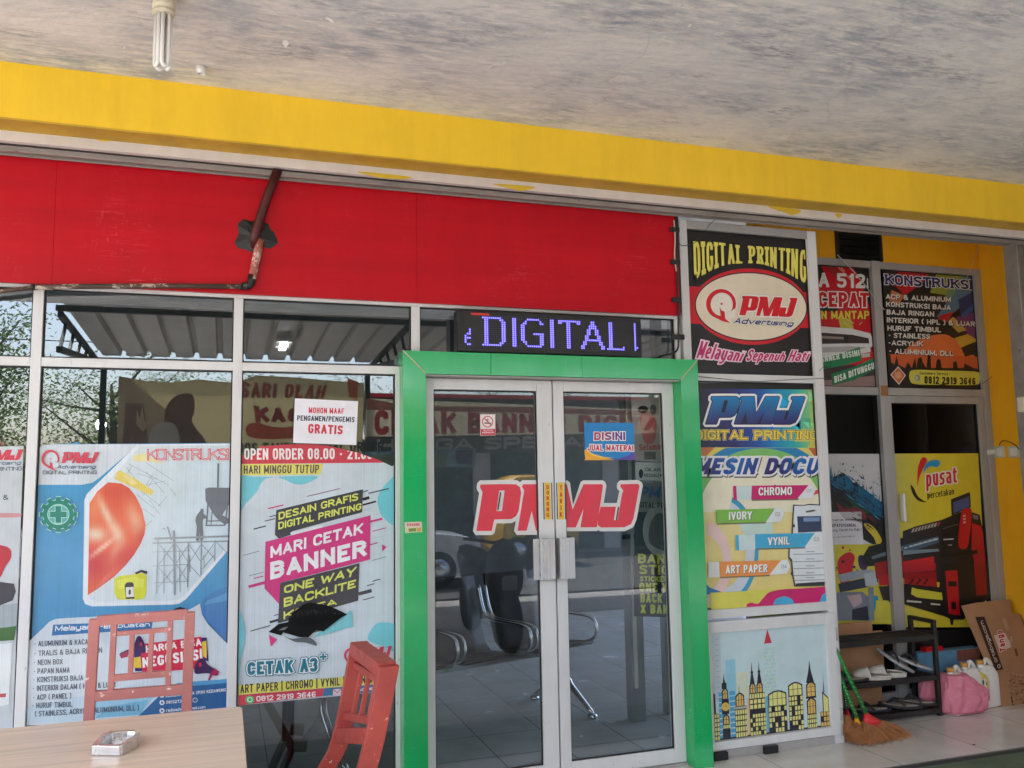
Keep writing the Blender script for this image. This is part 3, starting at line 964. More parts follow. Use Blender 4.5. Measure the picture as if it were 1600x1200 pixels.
# ------------------------------------------------------------------ beam, trim, shutter rail
t = thing('fascia_beam', 'long yellow painted beam under the peeling grey ceiling', 'beam', (1.5, -0.2, 3.0))
bm_ = B().box(-6, 6.5, -0.26, -0.02, 3.057, 3.3)
bm_.build('beam_face', 'yellow', t)
B().box(-6, 6.5, -0.258, -0.127, 3.049, 3.0568).build('soffit', mat('shade-darkened yellow soffit', (196, 158, 48), 0.6), t)  # same paint as the beam, underside shade put into a darker yellow
tr_ = thing('white_trim', 'dusty white strip running under the yellow beam', 'trim', (1.5, -0.12, 3.0))
B().box(-6, 6.5, -0.127, -0.098, 3.003, 3.049).build('board', 'white_trim', tr_)
for pts in (((560, 268), (640, 276), (628, 280), (590, 277)), ((770, 287), (835, 292), (815, 298), (795, 294)), ((1200, 322), (1250, 328), (1240, 336), (1228, 333)), ((1305, 334), (1316, 335), (1310, 341)), ((140, 214), (176, 219), (160, 221))):
    pr = Print(-0.127)
    pr.poly(cr(list(pts), 5), (216, 184, 60))
    pr.build('paint_smear', None, None, 'paper', parent=tr_)
rl = thing('shutter_rail', 'grey rusty roller shutter rail running above the red board', 'rail', (1.5, -0.06, 2.98))
B().box(-6, 6.5, -0.098, -0.03, 2.999, 3.05).build('shutter_slot', 'slot', rl)
B().box(-6, 6.5, -0.088, -0.072, 2.972, 2.999).box(-6, 6.5, -0.072, -0.040, 2.988, 2.999).box(-6, 6.5, -0.052, -0.040, 2.966, 2.988).build('shutter_slat', 'rail', rl, bevel=0.002)

# upright guide at the right end of the shutter
gd = thing('shutter_guide', 'grey upright shutter guide at the right edge before the yellow wall', 'rail', (4.86, -0.08, 0))
B().box(4.79, 4.80, -0.13, -0.03, 0, 2.966).box(4.80, 4.93, -0.06, -0.03, 0, 2.966).box(4.93, 4.94, -0.13, -0.03, 0, 2.966).build('channel', 'rail', gd, bevel=0.002)
mb = B().use('cream')
mp = P(1592, 632, -0.13)
mb.box(mp.x - 0.018, mp.x + 0.09, -0.18, -0.131, mp.z - 0.05, mp.z + 0.045)
tm = tag(mb.build('junction_box', 'cream', bevel=0.006), 'small cream electric box on the grey shutter guide', 'electric box')
B().use('black').box(mp.x - 0.012, mp.x + 0.05, -0.188, -0.1805, mp.z + 0.0, mp.z + 0.035).build('switch', 'black', tm, bevel=0.003)

# ------------------------------------------------------------------ red board over the windows
rd = thing('red_board', 'bright red painted board with scratches above the shop windows', 'board', (0.7, -0.01, 2.4))
for k, (xa, xb) in enumerate(((-2.2, -0.745), (-0.744, 0.899), (0.900, 2.395))):
    B().box(xa, xb, -0.024 - 0.0012 * (k % 2), -0.003, 2.403, 2.972).build('panel', 'red', rd, bevel=0.001)
B().use('dark').box(-2.2, 2.42, 0.0, 0.05, 2.432, 3.049).build('backing', 'dark', rd)


# ------------------------------------------------------------------ yellow walls of the recess
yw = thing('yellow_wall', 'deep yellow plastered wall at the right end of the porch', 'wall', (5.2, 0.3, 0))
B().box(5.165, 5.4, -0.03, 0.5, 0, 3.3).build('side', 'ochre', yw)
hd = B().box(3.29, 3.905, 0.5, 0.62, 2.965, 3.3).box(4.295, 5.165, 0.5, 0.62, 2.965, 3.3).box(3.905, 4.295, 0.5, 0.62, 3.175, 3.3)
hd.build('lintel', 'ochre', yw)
vt = thing('wall_vent', 'dark louvred vent set in the yellow wall above the cramped red poster', 'vent', (4.1, 0.5, 2.965))
B().box(3.905, 4.295, 0.56, 0.62, 2.965, 3.175).build('backing', 'black', vt)
for xa in (3.905, 4.27):
    B().box(xa, xa + 0.025, 0.49, 0.56, 2.965, 3.175).build('frame', 'blackmetal', vt)
for k in range(4):
    z = 2.99 + 0.05 * k
    B().bar((3.93, 0.53, z), (4.27, 0.53, z), 0.045, 0.008, (0, 0.5, 1)).build('louvre', 'blackmetal', vt)

# unseen wall added beyond the right edge of the frame to shade the recess
tag(B().box(5.0, 5.3, -3.2, -0.14, -0.02, 3.3).build('shading_wall', 'paleconcrete'), 'unseen pale wall added at the far right to shade the recess', 'wall')

# ------------------------------------------------------------------ aluminium windows
def frame_thing(name, label, cat, x, y=0.0):
    return thing(name, label, cat, (x, y + 0.03, 0.0))


def member(par, nm, x0, x1, z0, z1, y0=0.0, y1=0.06, m='alu'):
    return B().box(x0, x1, y0, y1, z0, z1).build(nm, m, par, bevel=0.0025)


def pane(par, x0, x1, z0, z1, y=0.024, m='glass', gk=True):
    g = 0.006
    p = B().box(x0 + 0.001, x1 - 0.001, y, y + 0.005, z0 + 0.001, z1 - 0.001).build('glass_pane', m, par)
    if gk:
        b = B()
        b.box(x0, x0 + g, y - 0.01, y - 0.0002, z0, z1).box(x1 - g, x1, y - 0.01, y - 0.0002, z0, z1)
        b.box(x0 + g, x1 - g, y - 0.01, y - 0.0002, z0, z0 + g).box(x0 + g, x1 - g, y - 0.01, y - 0.0002, z1 - g, z1)
        b.build('gasket', 'gasket', p)
    return p


sw = frame_thing('shop_window', 'tall white framed shop window with posters left of the green doorway', 'window', 0.0)
for xa, xb, za in ((-1.69, -1.648, 0.0), (-0.82, -0.778, 0.0), (0.025, 0.067, 0.0)):
    member(sw, 'mullion', xa, xb, za, 2.388)
member(sw, 'mullion', 0.877, 0.92, 2.147, 2.388)
member(sw, 'mullion', 2.372, 2.402, 2.147, 2.388)
member(sw, 'mullion', 0.795, 0.829, 0.0, 2.04)
member(sw, 'head_rail', -1.69, 2.402, 2.388, 2.43)
for xa, xb in ((-1.648, -0.82), (-0.778, 0.025), (0.067, 0.82)):
    member(sw, 'transom', xa, xb, 2.04, 2.08, 0.001, 0.058)
    member(sw, 'bottom_rail', xa, xb if xb < 0.8 else 0.795, 0.0, 0.09, 0.001, 0.058)
    pane(sw, xa, xb if xb < 0.8 else 0.795, 0.09, 2.04, m='glass_dark')
for xa, xb, m_ in ((-1.648, -0.82, 'glass_dark'), (-0.778, 0.025, 'glass_dark'), (0.067, 0.877, 'glass_dark'), (0.92, 2.372, 'glass_dark')):
    pane(sw, xa, xb, (2.08 if xa < 0.8 else 2.147), 2.388, m=m_)

# right-hand framed bay with the two signs and the white panel door
sb = frame_thing('sign_bay', 'aluminium framed bay holding two printed signs right of the doorway', 'window frame', 2.9)
member(sb, 'mullion', 2.423, 2.473, 0.0, 2.966)
member(sb, 'mullion', 3.292, 3.352, 0.0, 2.966, m='alu')
B().box(3.3521, 3.3560, 0.002, 0.5, 0, 2.966).build('return_panel', 'alu_old', sb)
member(sb, 'head_rail', 2.473, 3.292, 2.918, 2.966, 0.001, 0.058, 'alu_old')
member(sb, 'transom', 2.473, 3.292, 2.043, 2.085, 0.001, 0.058)
member(sb, 'transom', 2.473, 3.292, 0.734, 0.783, 0.001, 0.058)
member(sb, 'sill', 2.473, 3.292, 0.0, 0.044, 0.004, 0.058, 'alu_old')
pane(sb, 2.473, 3.292, 2.085, 2.918, 0.030, 'glass_dark')
pane(sb, 2.473, 3.292, 0.783, 2.043, 0.030, 'glass_dark')
for xa in (2.50, 2.815):
    B().box(xa, xa + 0.085, -0.022, 0.003, 0.0, 0.042).build('foot', 'black', sb, bevel=0.003)

# ------------------------------------------------------------------ green door surround
gs = thing('door_surround', 'glossy green panelled surround framing the glass double doors', 'door frame', (1.63, -0.09, 0))
yo, yi = -0.09, 0.06
B().prism([(0.815, yo, 0), (0.930, yo, 0), (0.930, yo, 2.033), (0.815, yo, 2.147)], (0, yi - yo, 0)).build('jamb', 'green', gs, bevel=0.002)
B().prism([(2.345, yo, 0), (2.453, yo, 0), (2.453, yo, 2.147), (2.345, yo, 2.033)], (0, yi - yo, 0)).build('jamb', 'green', gs, bevel=0.002)
for k, (xa, xb, ya, yb) in enumerate(((0.8165, 1.264, 0.9315, 1.264), (1.265, 1.764, 1.265, 1.764), (1.765, 2.4515, 1.765, 2.3435))):
    B().prism([(ya, yo, 2.0345), (yb, yo, 2.0345), (xb, yo, 2.147), (xa, yo, 2.147)], (0, yi - yo, 0)).build('head_panel', 'green', gs, bevel=0.0012)
B().bar((0.815, yo - 0.0012, 2.147), (0.930, yo - 0.0012, 2.033), 0.003, 0.006, (1, 0, 1)).build('mitre_seam', 'seam', gs)
B().bar((2.453, yo - 0.0012, 2.147), (2.345, yo - 0.0012, 2.033), 0.003, 0.006, (1, 0, -1)).build('mitre_seam', 'seam', gs)
B().box(0.930, 2.345, yo + 0.01, 0.0, 2.0265, 2.0325).build('edge_trim', 'alu_old', gs)

# ------------------------------------------------------------------ the two glass door leaves
def door(label, x0, x1, wl, wr, handle_at):
    d = thing('glass_door', label, 'door', ((x0 + x1) / 2, 0.0, 0.0))
    member(d, 'stile', x0, x0 + wl, 0.014, 2.024, -0.004, 0.042)
    member(d, 'stile', x1 - wr, x1, 0.014, 2.024, -0.004, 0.042)
    member(d, 'rail', x0 + wl, x1 - wr, 1.968, 2.024, -0.003, 0.041)
    member(d, 'rail', x0 + wl, x1 - wr, 0.014, 0.086, -0.003, 0.041)
    pane(d, x0 + wl, x1 - wr, 0.086, 1.968, 0.018)
    ha, hb = handle_at
    h = B().use('alu_bare')
    h.box(ha, hb, -0.052, -0.044, 1.0, 1.207)
    inner = ha if abs(ha - x0) > abs(hb - x1) else hb
    h.box(ha, ha + 0.006, -0.044, -0.004, 1.0, 1.207).box(hb - 0.006, hb, -0.044, -0.004, 1.0, 1.207)
    h.box(ha + 0.03, ha + 0.034, -0.056, -0.0525, 1.0, 1.207).box(hb - 0.03, hb - 0.026, -0.056, -0.0525, 1.0, 1.207)
    h.build('pull_handle', 'alu_bare', d, bevel=0.0015)
    sp = B()
    sxa, sxb = (ha - 0.034, ha - 0.001) if inner == ha and ha > x0 + 0.1 else (hb + 0.001, hb + 0.03)
    if inner == ha:
        sp.box(sxa, sxb, -0.036, -0.03, 1.0, 1.207).build('handle_flange', 'alu_bare', d, bevel=0.001)
    return d


door('left glass door leaf with the no smoking sticker', 0.9315, 1.624, 0.056, 0.084, (1.527, 1.606))
door('right glass door leaf with the blue sticker about stamp duty', 1.6315, 2.3435, 0.058, 0.066, (1.632, 1.714))
B().box(0.9315, 2.3435, -0.02, 0.06, 0.0005, 0.0125).build('threshold', 'alu_old', gs)

# ------------------------------------------------------------------ recess with the second door
RY = 0.5
rw = frame_thing('recess_window', 'weathered grey frame round two posters and a dark pane in the recess', 'window frame', 4.2, RY)
member(rw, 'mullion', 4.192, 4.262, 0.0, 2.965, RY - 0.012, RY + 0.06, 'alu_old')
member(rw, 'mullion', 5.108, 5.164, 0.0, 2.965, RY - 0.006, RY + 0.06, 'alu_old')
member(rw, 'mullion', 3.357, 3.40, 0.0, 2.965, RY - 0.006, RY + 0.06, 'alu_old')
for xa, xb in ((3.40, 4.192), (4.262, 5.108)):
    member(rw, 'transom', xa, xb, 2.036, 2.088, RY, RY + 0.058, 'alu_old')
    member(rw, 'head_rail', xa, xb, 2.918, 2.964, RY, RY + 0.058, 'alu_old')
    pane(rw, xa, xb, 2.088, 2.918, RY + 0.030, 'glass_recess')
member(rw, 'bottom_rail', 3.40, 4.192, 0.0, 0.09, RY, RY + 0.058, 'alu_old')
pane(rw, 3.40, 4.192, 0.09, 2.036, RY + 0.030, 'glass_recess')
pt = P(1381, 608, RY - 0.013)
B().box(4.20, 4.258, RY - 0.0145, RY - 0.0122, 2.03, 2.10).build('tape_patch', mat('brown tape', (150, 104, 60), 0.6), rw)
dd = thing('poster_door', 'grey framed door in the recess wearing a yellow printer poster', 'door', (4.67, RY, 0))
member(dd, 'stile', 4.2635, 4.296, 0.012, 2.034, RY + 0.004, RY + 0.05, 'alu_old')
member(dd, 'stile', 5.056, 5.1065, 0.012, 2.034, RY + 0.004, RY + 0.05, 'alu_old')
member(dd, 'rail', 4.296, 5.056, 1.985, 2.034, RY + 0.005, RY + 0.049, 'alu_old')
member(dd, 'rail', 4.296, 5.056, 0.012, 0.10, RY + 0.005, RY + 0.049, 'alu_old')
pane(dd, 4.296, 5.056, 0.10, 1.985, RY + 0.032, 'glass_recess')
h0, h1 = P(1405, 817, RY - 0.03), P(1410, 858, RY - 0.03)
B().box(4.31, 4.332, RY - 0.03, RY + 0.003, 1.185, 1.37).build('pull_handle', 'white', dd, bevel=0.006)
B().box(3.4, 5.2, 0.62, 0.66, 0, 3.0).build('backing_sheet', 'black')  # plain black sheet closing the view behind the recess glass
tag(bpy.data.objects['backing_sheet'], 'plain black sheet behind the recess glass', 'backing_sheet')
# ================================================================== posters, signs, stickers
GP = 0.0225                                 # on the shop window's panes
W_, K_ = (222, 230, 238), (40, 38, 42)


def full(pts):
    return [pts[0], pts[1], pts[2], pts[3]]


# ---------------- poster on the leftmost full bay: construction work
p = Print(GP, step=0.0002)
LG = (206, 214, 224)
p.poly([(58, 706), (66, 700), (72, 695), (112, 693), (120, 690), (127, 694), (361, 692), (356, 1126), (42, 1131)], lambda x, y: (70 + 12 * (y - 700) / 430, 150, 198))
p.m = zm(0, 680, 4.2105)
p.poly([(240, 120), (262, 80), (300, 62), (915, 58), (660, 275), (610, 312), (540, 326), (238, 326)], LG)
p.poly([(905, 60), (1525, 55), (1512, 742), (1225, 1078), (1180, 1108), (1140, 1114), (605, 1126), (562, 1112), (545, 1075), (556, 425), (570, 390), (600, 358)], (226, 232, 240))
p.grad([(930, 70), (1520, 65), (1512, 700), (600, 430)], lambda x, y: (208, 220, 230), 2, 2)
p.poly([(930, 70), (1520, 65), (1508, 720), (1212, 1055), (1170, 1080), (1130, 1088), (640, 1098), (592, 1080), (580, 1040), (592, 440), (630, 385)], lambda x, y: (214 - 14 * min(1, max(0, (x - 200) / 160)), 224 - 6 * min(1, max(0, (x - 200) / 160)), 230))
# blueprint and yellow rolls
for a, b in (((850, 190), (1110, 330)), ((830, 210), (960, 380)), ((960, 180), (1140, 300)), ((880, 330), (1060, 470)), ((900, 250), (1030, 290)), ((960, 330), (1090, 300)), ((900, 390), (1010, 480)), ((940, 480), (1020, 540)), ((1000, 560), (960, 600)), ((870, 200), (840, 250)), ((1010, 250), (960, 330)), ((1040, 470), (1100, 400)), ((1120, 350), (1160, 400)), ((980, 420), (1050, 520)), ((1000, 300), (940, 400)), ((960, 240), (1080, 380))):
    p.n = 5
    (a2, b2) = p.m(a, b); sv_ = p.m; p.m = lambda *q: list(q)
    p.line(a2, b2, 0.55, (140, 146, 152)); p.m = sv_
p.poly([(770, 238), (792, 232), (900, 292), (1012, 368), (992, 398), (870, 340), (752, 288)], (226, 206, 112))
p.poly([(812, 262), (850, 262), (905, 318), (860, 330)], (236, 220, 150))
p.poly([(878, 132), (965, 118), (1000, 150), (1085, 186), (1010, 176), (872, 170)], (232, 220, 160))
p.ell(*zm(0, 680, 4.2105)((955, 357))[0], 2.0, 2.0, (90, 80, 50)) if False else None
# glossy orange lens
def lens(x, y):
    c = [232, 108, 76]
    def add(cx, cy, sx, sy, rot, col, k):
        a = R(rot); dx, dy = x - cx, y - cy
        u, v = dx * math.cos(a) + dy * math.sin(a), -dx * math.sin(a) + dy * math.cos(a)
        w_ = k * math.exp(-(u / sx) ** 2 - (v / sy) ** 2)
        for i in range(3):
            c[i] += (col[i] - c[i]) * min(1, w_)
    add(760, 380, 130, 90, 0, (214, 84, 70), 0.9)
    add(620, 470, 60, 110, 0, (234, 140, 96), 0.7)
    add(630, 655, 70, 50, 0, (236, 216, 190), 1.0)
    add(700, 520, 26, 120, -24, (238, 200, 172), 0.95)
    add(770, 640, 36, 90, -22, (238, 196, 168), 0.95)
    add(760, 760, 30, 90, 24, (236, 170, 140), 0.8)
    add(890, 560, 46, 120, -20, (236, 176, 142), 0.85)
    add(620, 860, 110, 120, 0, (204, 60, 66), 0.95)
    add(850, 800, 110, 70, -40, (208, 66, 66), 0.9)
    add(680, 735, 110, 14, -38, (240, 212, 190), 0.9)
    add(690, 950, 70, 10, -48, (236, 130, 110), 0.8)
    add(940, 680, 40, 60, 0, (206, 64, 62), 0.7)
    return tuple(c)
p.shade([(590, 446), (640, 370), (712, 310), (800, 318), (850, 348), (892, 400), (935, 490), (958, 590), (952, 650), (925, 715), (880, 790), (820, 862), (750, 932), (640, 1012), (578, 1052)], lens, 40)
# yellow case
p.poly([(752, 942), (790, 925), (880, 915), (940, 905), (966, 925), (962, 1040), (948, 1075), (900, 1082), (775, 1080), (752, 1040)], (214, 216, 62))
p.poly([(765, 955), (880, 930), (950, 950), (945, 1000), (780, 1010)], (226, 228, 92))
p.poly([(820, 985), (835, 968), (870, 966), (880, 980), (885, 1075), (828, 1077)], (70, 60, 60))
p.poly([(828, 1000), (880, 997), (883, 1062), (830, 1066)], (225, 226, 222))
p.poly([(846, 1030), (850, 1015), (862, 1018), (860, 1045), (848, 1050)], (70, 60, 60))
p.poly([(885, 905), (930, 885), (970, 895), (968, 915), (930, 900), (900, 915)], (60, 56, 56))
# concrete bucket, worker silhouette and scaffold
SG = (112, 118, 126)
p.poly([(1350, 352), (1375, 344), (1516, 346), (1516, 440), (1462, 525), (1510, 552), (1508, 575), (1480, 588), (1440, 560), (1408, 525), (1352, 430)], SG)
p.poly([(1430, 185), (1442, 185), (1438, 345), (1428, 345)], SG)
for a, b, w_ in (((1370, 435), (1358, 590), 10), ((1460, 530), (1478, 590), 8), ((1500, 430), (1480, 590), 8), ((1352, 594), (1482, 592), 8), ((1360, 565), (1480, 562), 7), ((1395, 500), (1388, 590), 6)):
    p.n = 20
    a2, b2 = p.m(a, b); sv_ = p.m; p.m = lambda *q: list(q)
    p.line(a2, b2, w_ / 4.2, SG); p.m = sv_
p.poly(cr([(1316, 500), (1320, 486), (1334, 484), (1340, 496), (1338, 512), (1348, 525), (1362, 540), (1368, 552), (1340, 548), (1332, 580), (1336, 640), (1334, 690), (1318, 690), (1314, 640), (1308, 690), (1290, 690), (1292, 640), (1294, 600), (1286, 560), (1296, 525)], 3), SG)
for a, b, w_ in (((1015, 680), (1508, 664), 13), ((1005, 710), (1506, 696), 9), ((1000, 768), (1250, 760), 3), ((1040, 690), (1030, 1040), 6), ((1145, 625), (1150, 1050), 14), ((1240, 700), (1235, 1000), 7), ((1325, 700), (1322, 920), 8), ((1415, 690), (1412, 830), 5), ((1500, 690), (1495, 760), 5), ((1100, 600), (1130, 690), 8),
                  ((1160, 720), (1235, 830), 4), ((1240, 720), (1160, 840), 4), ((1160, 850), (1235, 960), 4), ((1235, 850), (1160, 970), 4), ((1245, 720), (1320, 830), 4), ((1320, 720), (1245, 840), 4), ((1245, 850), (1318, 930), 4), ((1330, 720), (1410, 810), 4), ((1410, 710), (1330, 820), 4), ((1330, 880), (1408, 790), 4), ((1420, 700), (1490, 770), 4), ((1050, 720), (1140, 830), 4), ((1140, 720), (1045, 850), 4), ((1045, 870), (1140, 980), 4), ((1140, 880), (1040, 1000), 4), ((1000, 860), (1240, 850), 4), ((1010, 970), (1240, 960), 4), ((1245, 790), (1250, 900), 6), ((1180, 760), (1185, 1030), 5), ((1080, 740), (1078, 1040), 5), ((1340, 790), (1345, 870), 5), ((1090, 620), (1070, 610), 6)):
    p.n = 21
    a2, b2 = p.m(a, b); sv_ = p.m; p.m = lambda *q: list(q)
    p.line(a2, b2, w_ / 4.2, lambda x, y: (132 + max(0, 290 - x) * 0.9, 142 + max(0, 290 - x) * 0.8, 150 + max(0, 290 - x) * 0.8)); p.m = sv_
# headline
p.text('KONSTRUKSI', [(972, 94), (1500, 92), (1500, 160), (972, 162)], (232, 214, 222), 0.0, thick=0.055, out=((0.12, (236, 238, 242)), (0.075, (206, 66, 84))))
# letterhead
(cx, cy), = p.m((333, 155))
sv_ = p.m; p.m = lambda *q: list(q)
ring_logo(p, cx, cy, 14.0, (206, 58, 84))
p.m = sv_
pmj(p, [(412, 112), (655, 112), (633, 185), (404, 185)], (206, 58, 84))
p.text('Advertising', [(380, 196), (636, 196), (630, 226), (374, 226)], (66, 92, 130), 0.02, 0.25)
p.text('DIGITAL PRINTING', [(284, 233), (638, 233), (638, 257), (284, 257)], (70, 78, 92), 0.012, 0.0, 1.25)
# safety gear
(cx, cy), = p.m((386, 521))
def gear(k):
    o = []
    for i in range(12):
        for da, rr in ((-0.16, 24.0), (-0.13, 29.5), (0.13, 29.5), (0.16, 24.0)):
            a = 2 * math.pi * i / 12 + da - math.pi / 2
            o.append((cx + (rr + k) * math.cos(a), cy + (rr * 0.93 + k) * math.sin(a)))
    return o
p.m = lambda *q: list(q)
p.poly(gear(1.2), (178, 226, 216))
p.poly(gear(0), (28, 130, 112))
p.ell(cx, cy, 17.2, 16.2, (178, 226, 216))
p.ell(cx, cy, 16.0, 15.0, (96, 170, 172))
for g in (1.0, 0):
    p.poly([(cx - 4.5 - g, cy - 13 - g), (cx + 4.5 + g, cy - 13 - g), (cx + 4.5 + g, cy - 4.5 - g), (cx + 13 + g, cy - 4.5 - g), (cx + 13 + g, cy + 4.5 + g), (cx + 4.5 + g, cy + 4.5 + g), (cx + 4.5 + g, cy + 13 + g), (cx - 4.5 - g, cy + 13 + g), (cx - 4.5 - g, cy + 4.5 + g), (cx - 13 - g, cy + 4.5 + g), (cx - 13 - g, cy - 4.5 - g), (cx - 4.5 - g, cy - 4.5 - g)], (178, 226, 216) if g else (28, 130, 112))
# lower part
p.m = zm(0, 930, 4.0)
p.poly([(1430, -60), (1430, 300), (1385, 262), (1285, 150), (1258, 110), (1252, 70), (1270, 30), (1330, -20)], lambda x, y: (74, 134 - 10 * (y - 920) / 60, 188))
p.poly([(1430, -20), (1430, 30), (1270, 60), (1300, 30)], (96, 156, 204))
p.poly([(185, 285), (270, 205), (310, 165), (350, 146), (420, 140), (900, 118), (1140, 106), (1200, 80), (1250, 50), (1262, 118), (1300, 180), (1430, 310), (1420, 690), (1400, 790), (168, 810)], (204, 214, 224))
p.poly([(820, 560), (1010, 560), (880, 760), (170, 800), (170, 700)], (190, 210, 224))
p.poly([(560, 640), (1000, 590), (880, 740), (560, 765)], (150, 196, 220))
p.poly([(700, 690), (930, 650), (880, 745), (590, 765)], (120, 178, 210))
p.poly([(870, 748), (1000, 622), (1060, 574), (1110, 560), (1425, 536), (1420, 800), (860, 800)], (44, 98, 156))
p.poly([(1060, 574), (1110, 545), (1425, 520), (1425, 545), (1110, 572), (1040, 600)], (86, 158, 204))
p.poly([(335, 182), (957, 158), (946, 210), (326, 250)], (58, 116, 172))
p.text('Melayani Pembuatan', [(350, 188), (940, 165), (936, 200), (346, 232)], (236, 240, 244), 0.016, 0.0)
TL_ = [('- ALUMUNIUM & KACA', 216, 552, 302, 288), ('- TRALIS & BAJA RINGAN', 215, 640, 362, 340), ('- NEON BOX', 213, 394, 418, 412), ('- PAPAN NAMA', 212, 438, 472, 464), ('- KONSTRUKSI BAJA', 210, 522, 526, 512),
       ('- INTERIOR DALAM ( HPL ) & LUAR', 208, 724, 580, 554), ('- ACP ( PANEL )', 208, 448, 636, 624), ('- HURUF TIMBUL', 204, 454, 686, 678), ('( STAINLESS, ACRYLIK, ALUMUNIUM, DLL )', 222, 870, 738, 698)]
for tx, xa, xb, ya, yb in TL_:
    h = 17
    p.text(tx, [(xa, ya - h), (xb, yb - h), (xb, yb + h), (xa, ya + h)], (84, 96, 116), 0.006, 0.0, 1.02)
# red haggle block with two loudhailers
p.poly([(836, 318), (905, 296), (916, 470), (846, 472)], (58, 34, 104))
p.poly([(836, 388), (880, 380), (886, 452), (836, 450)], (226, 190, 70))
p.poly([(1250, 262), (1292, 262), (1304, 410), (1262, 400)], (58, 34, 104))
p.poly([(1262, 290), (1290, 280), (1292, 390), (1268, 380)], (226, 190, 70))
p.poly([(878, 304), (1256, 256), (1278, 452), (892, 484)], (204, 32, 70))
p.text('HARGA BISA', [(912, 312), (1256, 266), (1262, 312), (914, 356)], (236, 234, 236), 0.035)
p.text('NEGOSIASI', [(890, 388), (1262, 330), (1266, 398), (894, 450)], (236, 234, 236), 0.04)
HB = (62, 34, 84)
p.poly(cr([(855, 262), (880, 254), (905, 300), (912, 350), (880, 358), (840, 340), (800, 372), (772, 382), (750, 372), (758, 355), (830, 320)], 3), HB)
p.poly([(748, 370), (800, 345), (800, 380), (760, 392)], (160, 30, 70))
p.poly([(878, 290), (890, 296), (888, 316), (876, 312)], (200, 40, 70))
p.poly(cr([(1252, 392), (1280, 400), (1300, 430), (1350, 462), (1366, 482), (1350, 500), (1300, 484), (1230, 488), (1214, 470), (1222, 430)], 3), HB)
p.poly([(1340, 455), (1368, 472), (1362, 496), (1326, 498), (1310, 530), (1300, 526), (1312, 490)], (160, 30, 80))
p.poly([(1240, 420), (1258, 416), (1262, 436), (1246, 446)], (200, 40, 70))
p.text('SEBELAH UTARA SPBU KEDAWUNG', [(1036, 614), (1412, 576), (1412, 596), (1036, 634)], (226, 236, 244), 0.02)
p.text('0813273', [(1040, 655), (1136, 647), (1136, 666), (1040, 674)], (226, 236, 244), 0.02)
p.text('7', [(1184, 646), (1200, 645), (1200, 662), (1184, 663)], (226, 236, 244), 0.02)
p.text('radisadv', [(1040, 704), (1136, 696), (1136, 716), (1040, 724)], (226, 236, 244), 0.01)
p.text('mail.com', [(1186, 692), (1284, 684), (1284, 702), (1186, 710)], (226, 236, 244), 0.01)
for yy in (620, 666, 716):
    (cx, cy), = p.m((1014, yy)); sv_ = p.m; p.m = lambda *q: list(q)
    p.ell(cx, cy, 4, 3.8, (222, 232, 240), n=16); p.ell(cx, cy, 2, 1.9, (60, 110, 164), n=12); p.m = sv_
(cx, cy), = p.m((1220, 650)); sv_ = p.m; p.m = lambda *q: list(q)
p.ell(cx, cy, 4, 3.8, (200, 220, 232), n=16); p.ell(cx, cy, 3, 2.9, (60, 110, 164), n=12); p.m = sv_
p.poly([(1070, 96), (1100, 78), (1130, 70), (1160, 82), (1150, 96), (1070, 104)], (30, 30, 34))
p.build('construction_poster', 'blue and white construction poster with an orange helmet lens and a green safety gear', 'poster', 'film')

# ---------------- poster beyond the left edge of the frame
p = Print(GP, step=0.0002)
p.poly([(-120, 700), (37, 697), (20, 1140), (-120, 1150)], (196, 202, 208))
p.poly([(-120, 800), (34, 802), (33, 808), (-120, 812)], (206, 150, 156))
pmj(p, [(-30, 704), (37, 702), (34, 719), (-33, 719)], (206, 58, 84))
p.text('Advertising', [(-34, 722), (34, 720), (33, 727), (-35, 729)], (66, 92, 130), 0.02, 0.25)
p.text('DIGITAL PRINTING', [(-55, 731), (35, 729), (35, 735), (-55, 737)], (70, 78, 92), 0.012, 0.0, 1.2)
p.text('&', [(5, 773), (13, 773), (13, 781), (5, 781)], (80, 80, 90), 0.01)
p.poly(cr([(-30, 850), (2, 852), (16, 858), (17, 872), (8, 886), (2, 900), (-6, 908), (-30, 912)], 4), (190, 52, 66))
p.poly([(-30, 905), (22, 912), (25, 924), (20, 938), (0, 946), (-30, 948)], (62, 62, 70))
p.poly([(-30, 950), (28, 942), (26, 985), (-30, 990)], (160, 170, 176))
p.poly([(-30, 985), (26, 978), (22, 1000), (-30, 1004)], (70, 110, 62))
p.poly([(-30, 1010), (20, 1004), (14, 1100), (-30, 1110)], (222, 226, 230))
p.poly([(-30, 1086), (10, 1083), (9, 1089), (-30, 1092)], (190, 80, 90))
p.build('stationery_poster', 'pale grey poster with a red stamp at the left edge of the photo', 'poster', 'film')

# ---------------- poster on the second bay: banner printing
p = Print(GP, step=0.0002)
BG = (206, 217, 227)
hole = [(470, 951), (488, 945), (505, 946), (527, 953), (541, 960), (522, 972), (506, 986), (488, 988), (470, 976), (455, 968)]
p.poly([(377, 709), (388, 717), (402, 705), (405, 698), (440, 695), (485, 694), (510, 696), (558, 707), (590, 718), (613, 729), (618, 722), (618, 1078), (535, 1087), (440, 1096), (374, 1102), (372, 1100)], BG, [hole])
p.poly([(377, 709), (388, 717), (402, 705), (405, 698), (440, 695), (485, 694), (510, 696), (558, 707), (590, 718), (600, 723), (377, 725)], (206, 62, 84))
p.clip = [((505, 694.5), (618, 731)), ((377, 800), (377, 600))] if False else [((600, 800), (600, 600))][:0]
p.m = zm(360, 680, 4.443)
p.clip = [((488, 693), (560, 707.5)), ((558, 707), (610, 727))]
p.text('OPEN ORDER 08.00 - 21.00', [(96, 92), (985, 92), (985, 166), (96, 170)], (236, 232, 234), 0.014, 0.0, 1.02)
p.clip = []
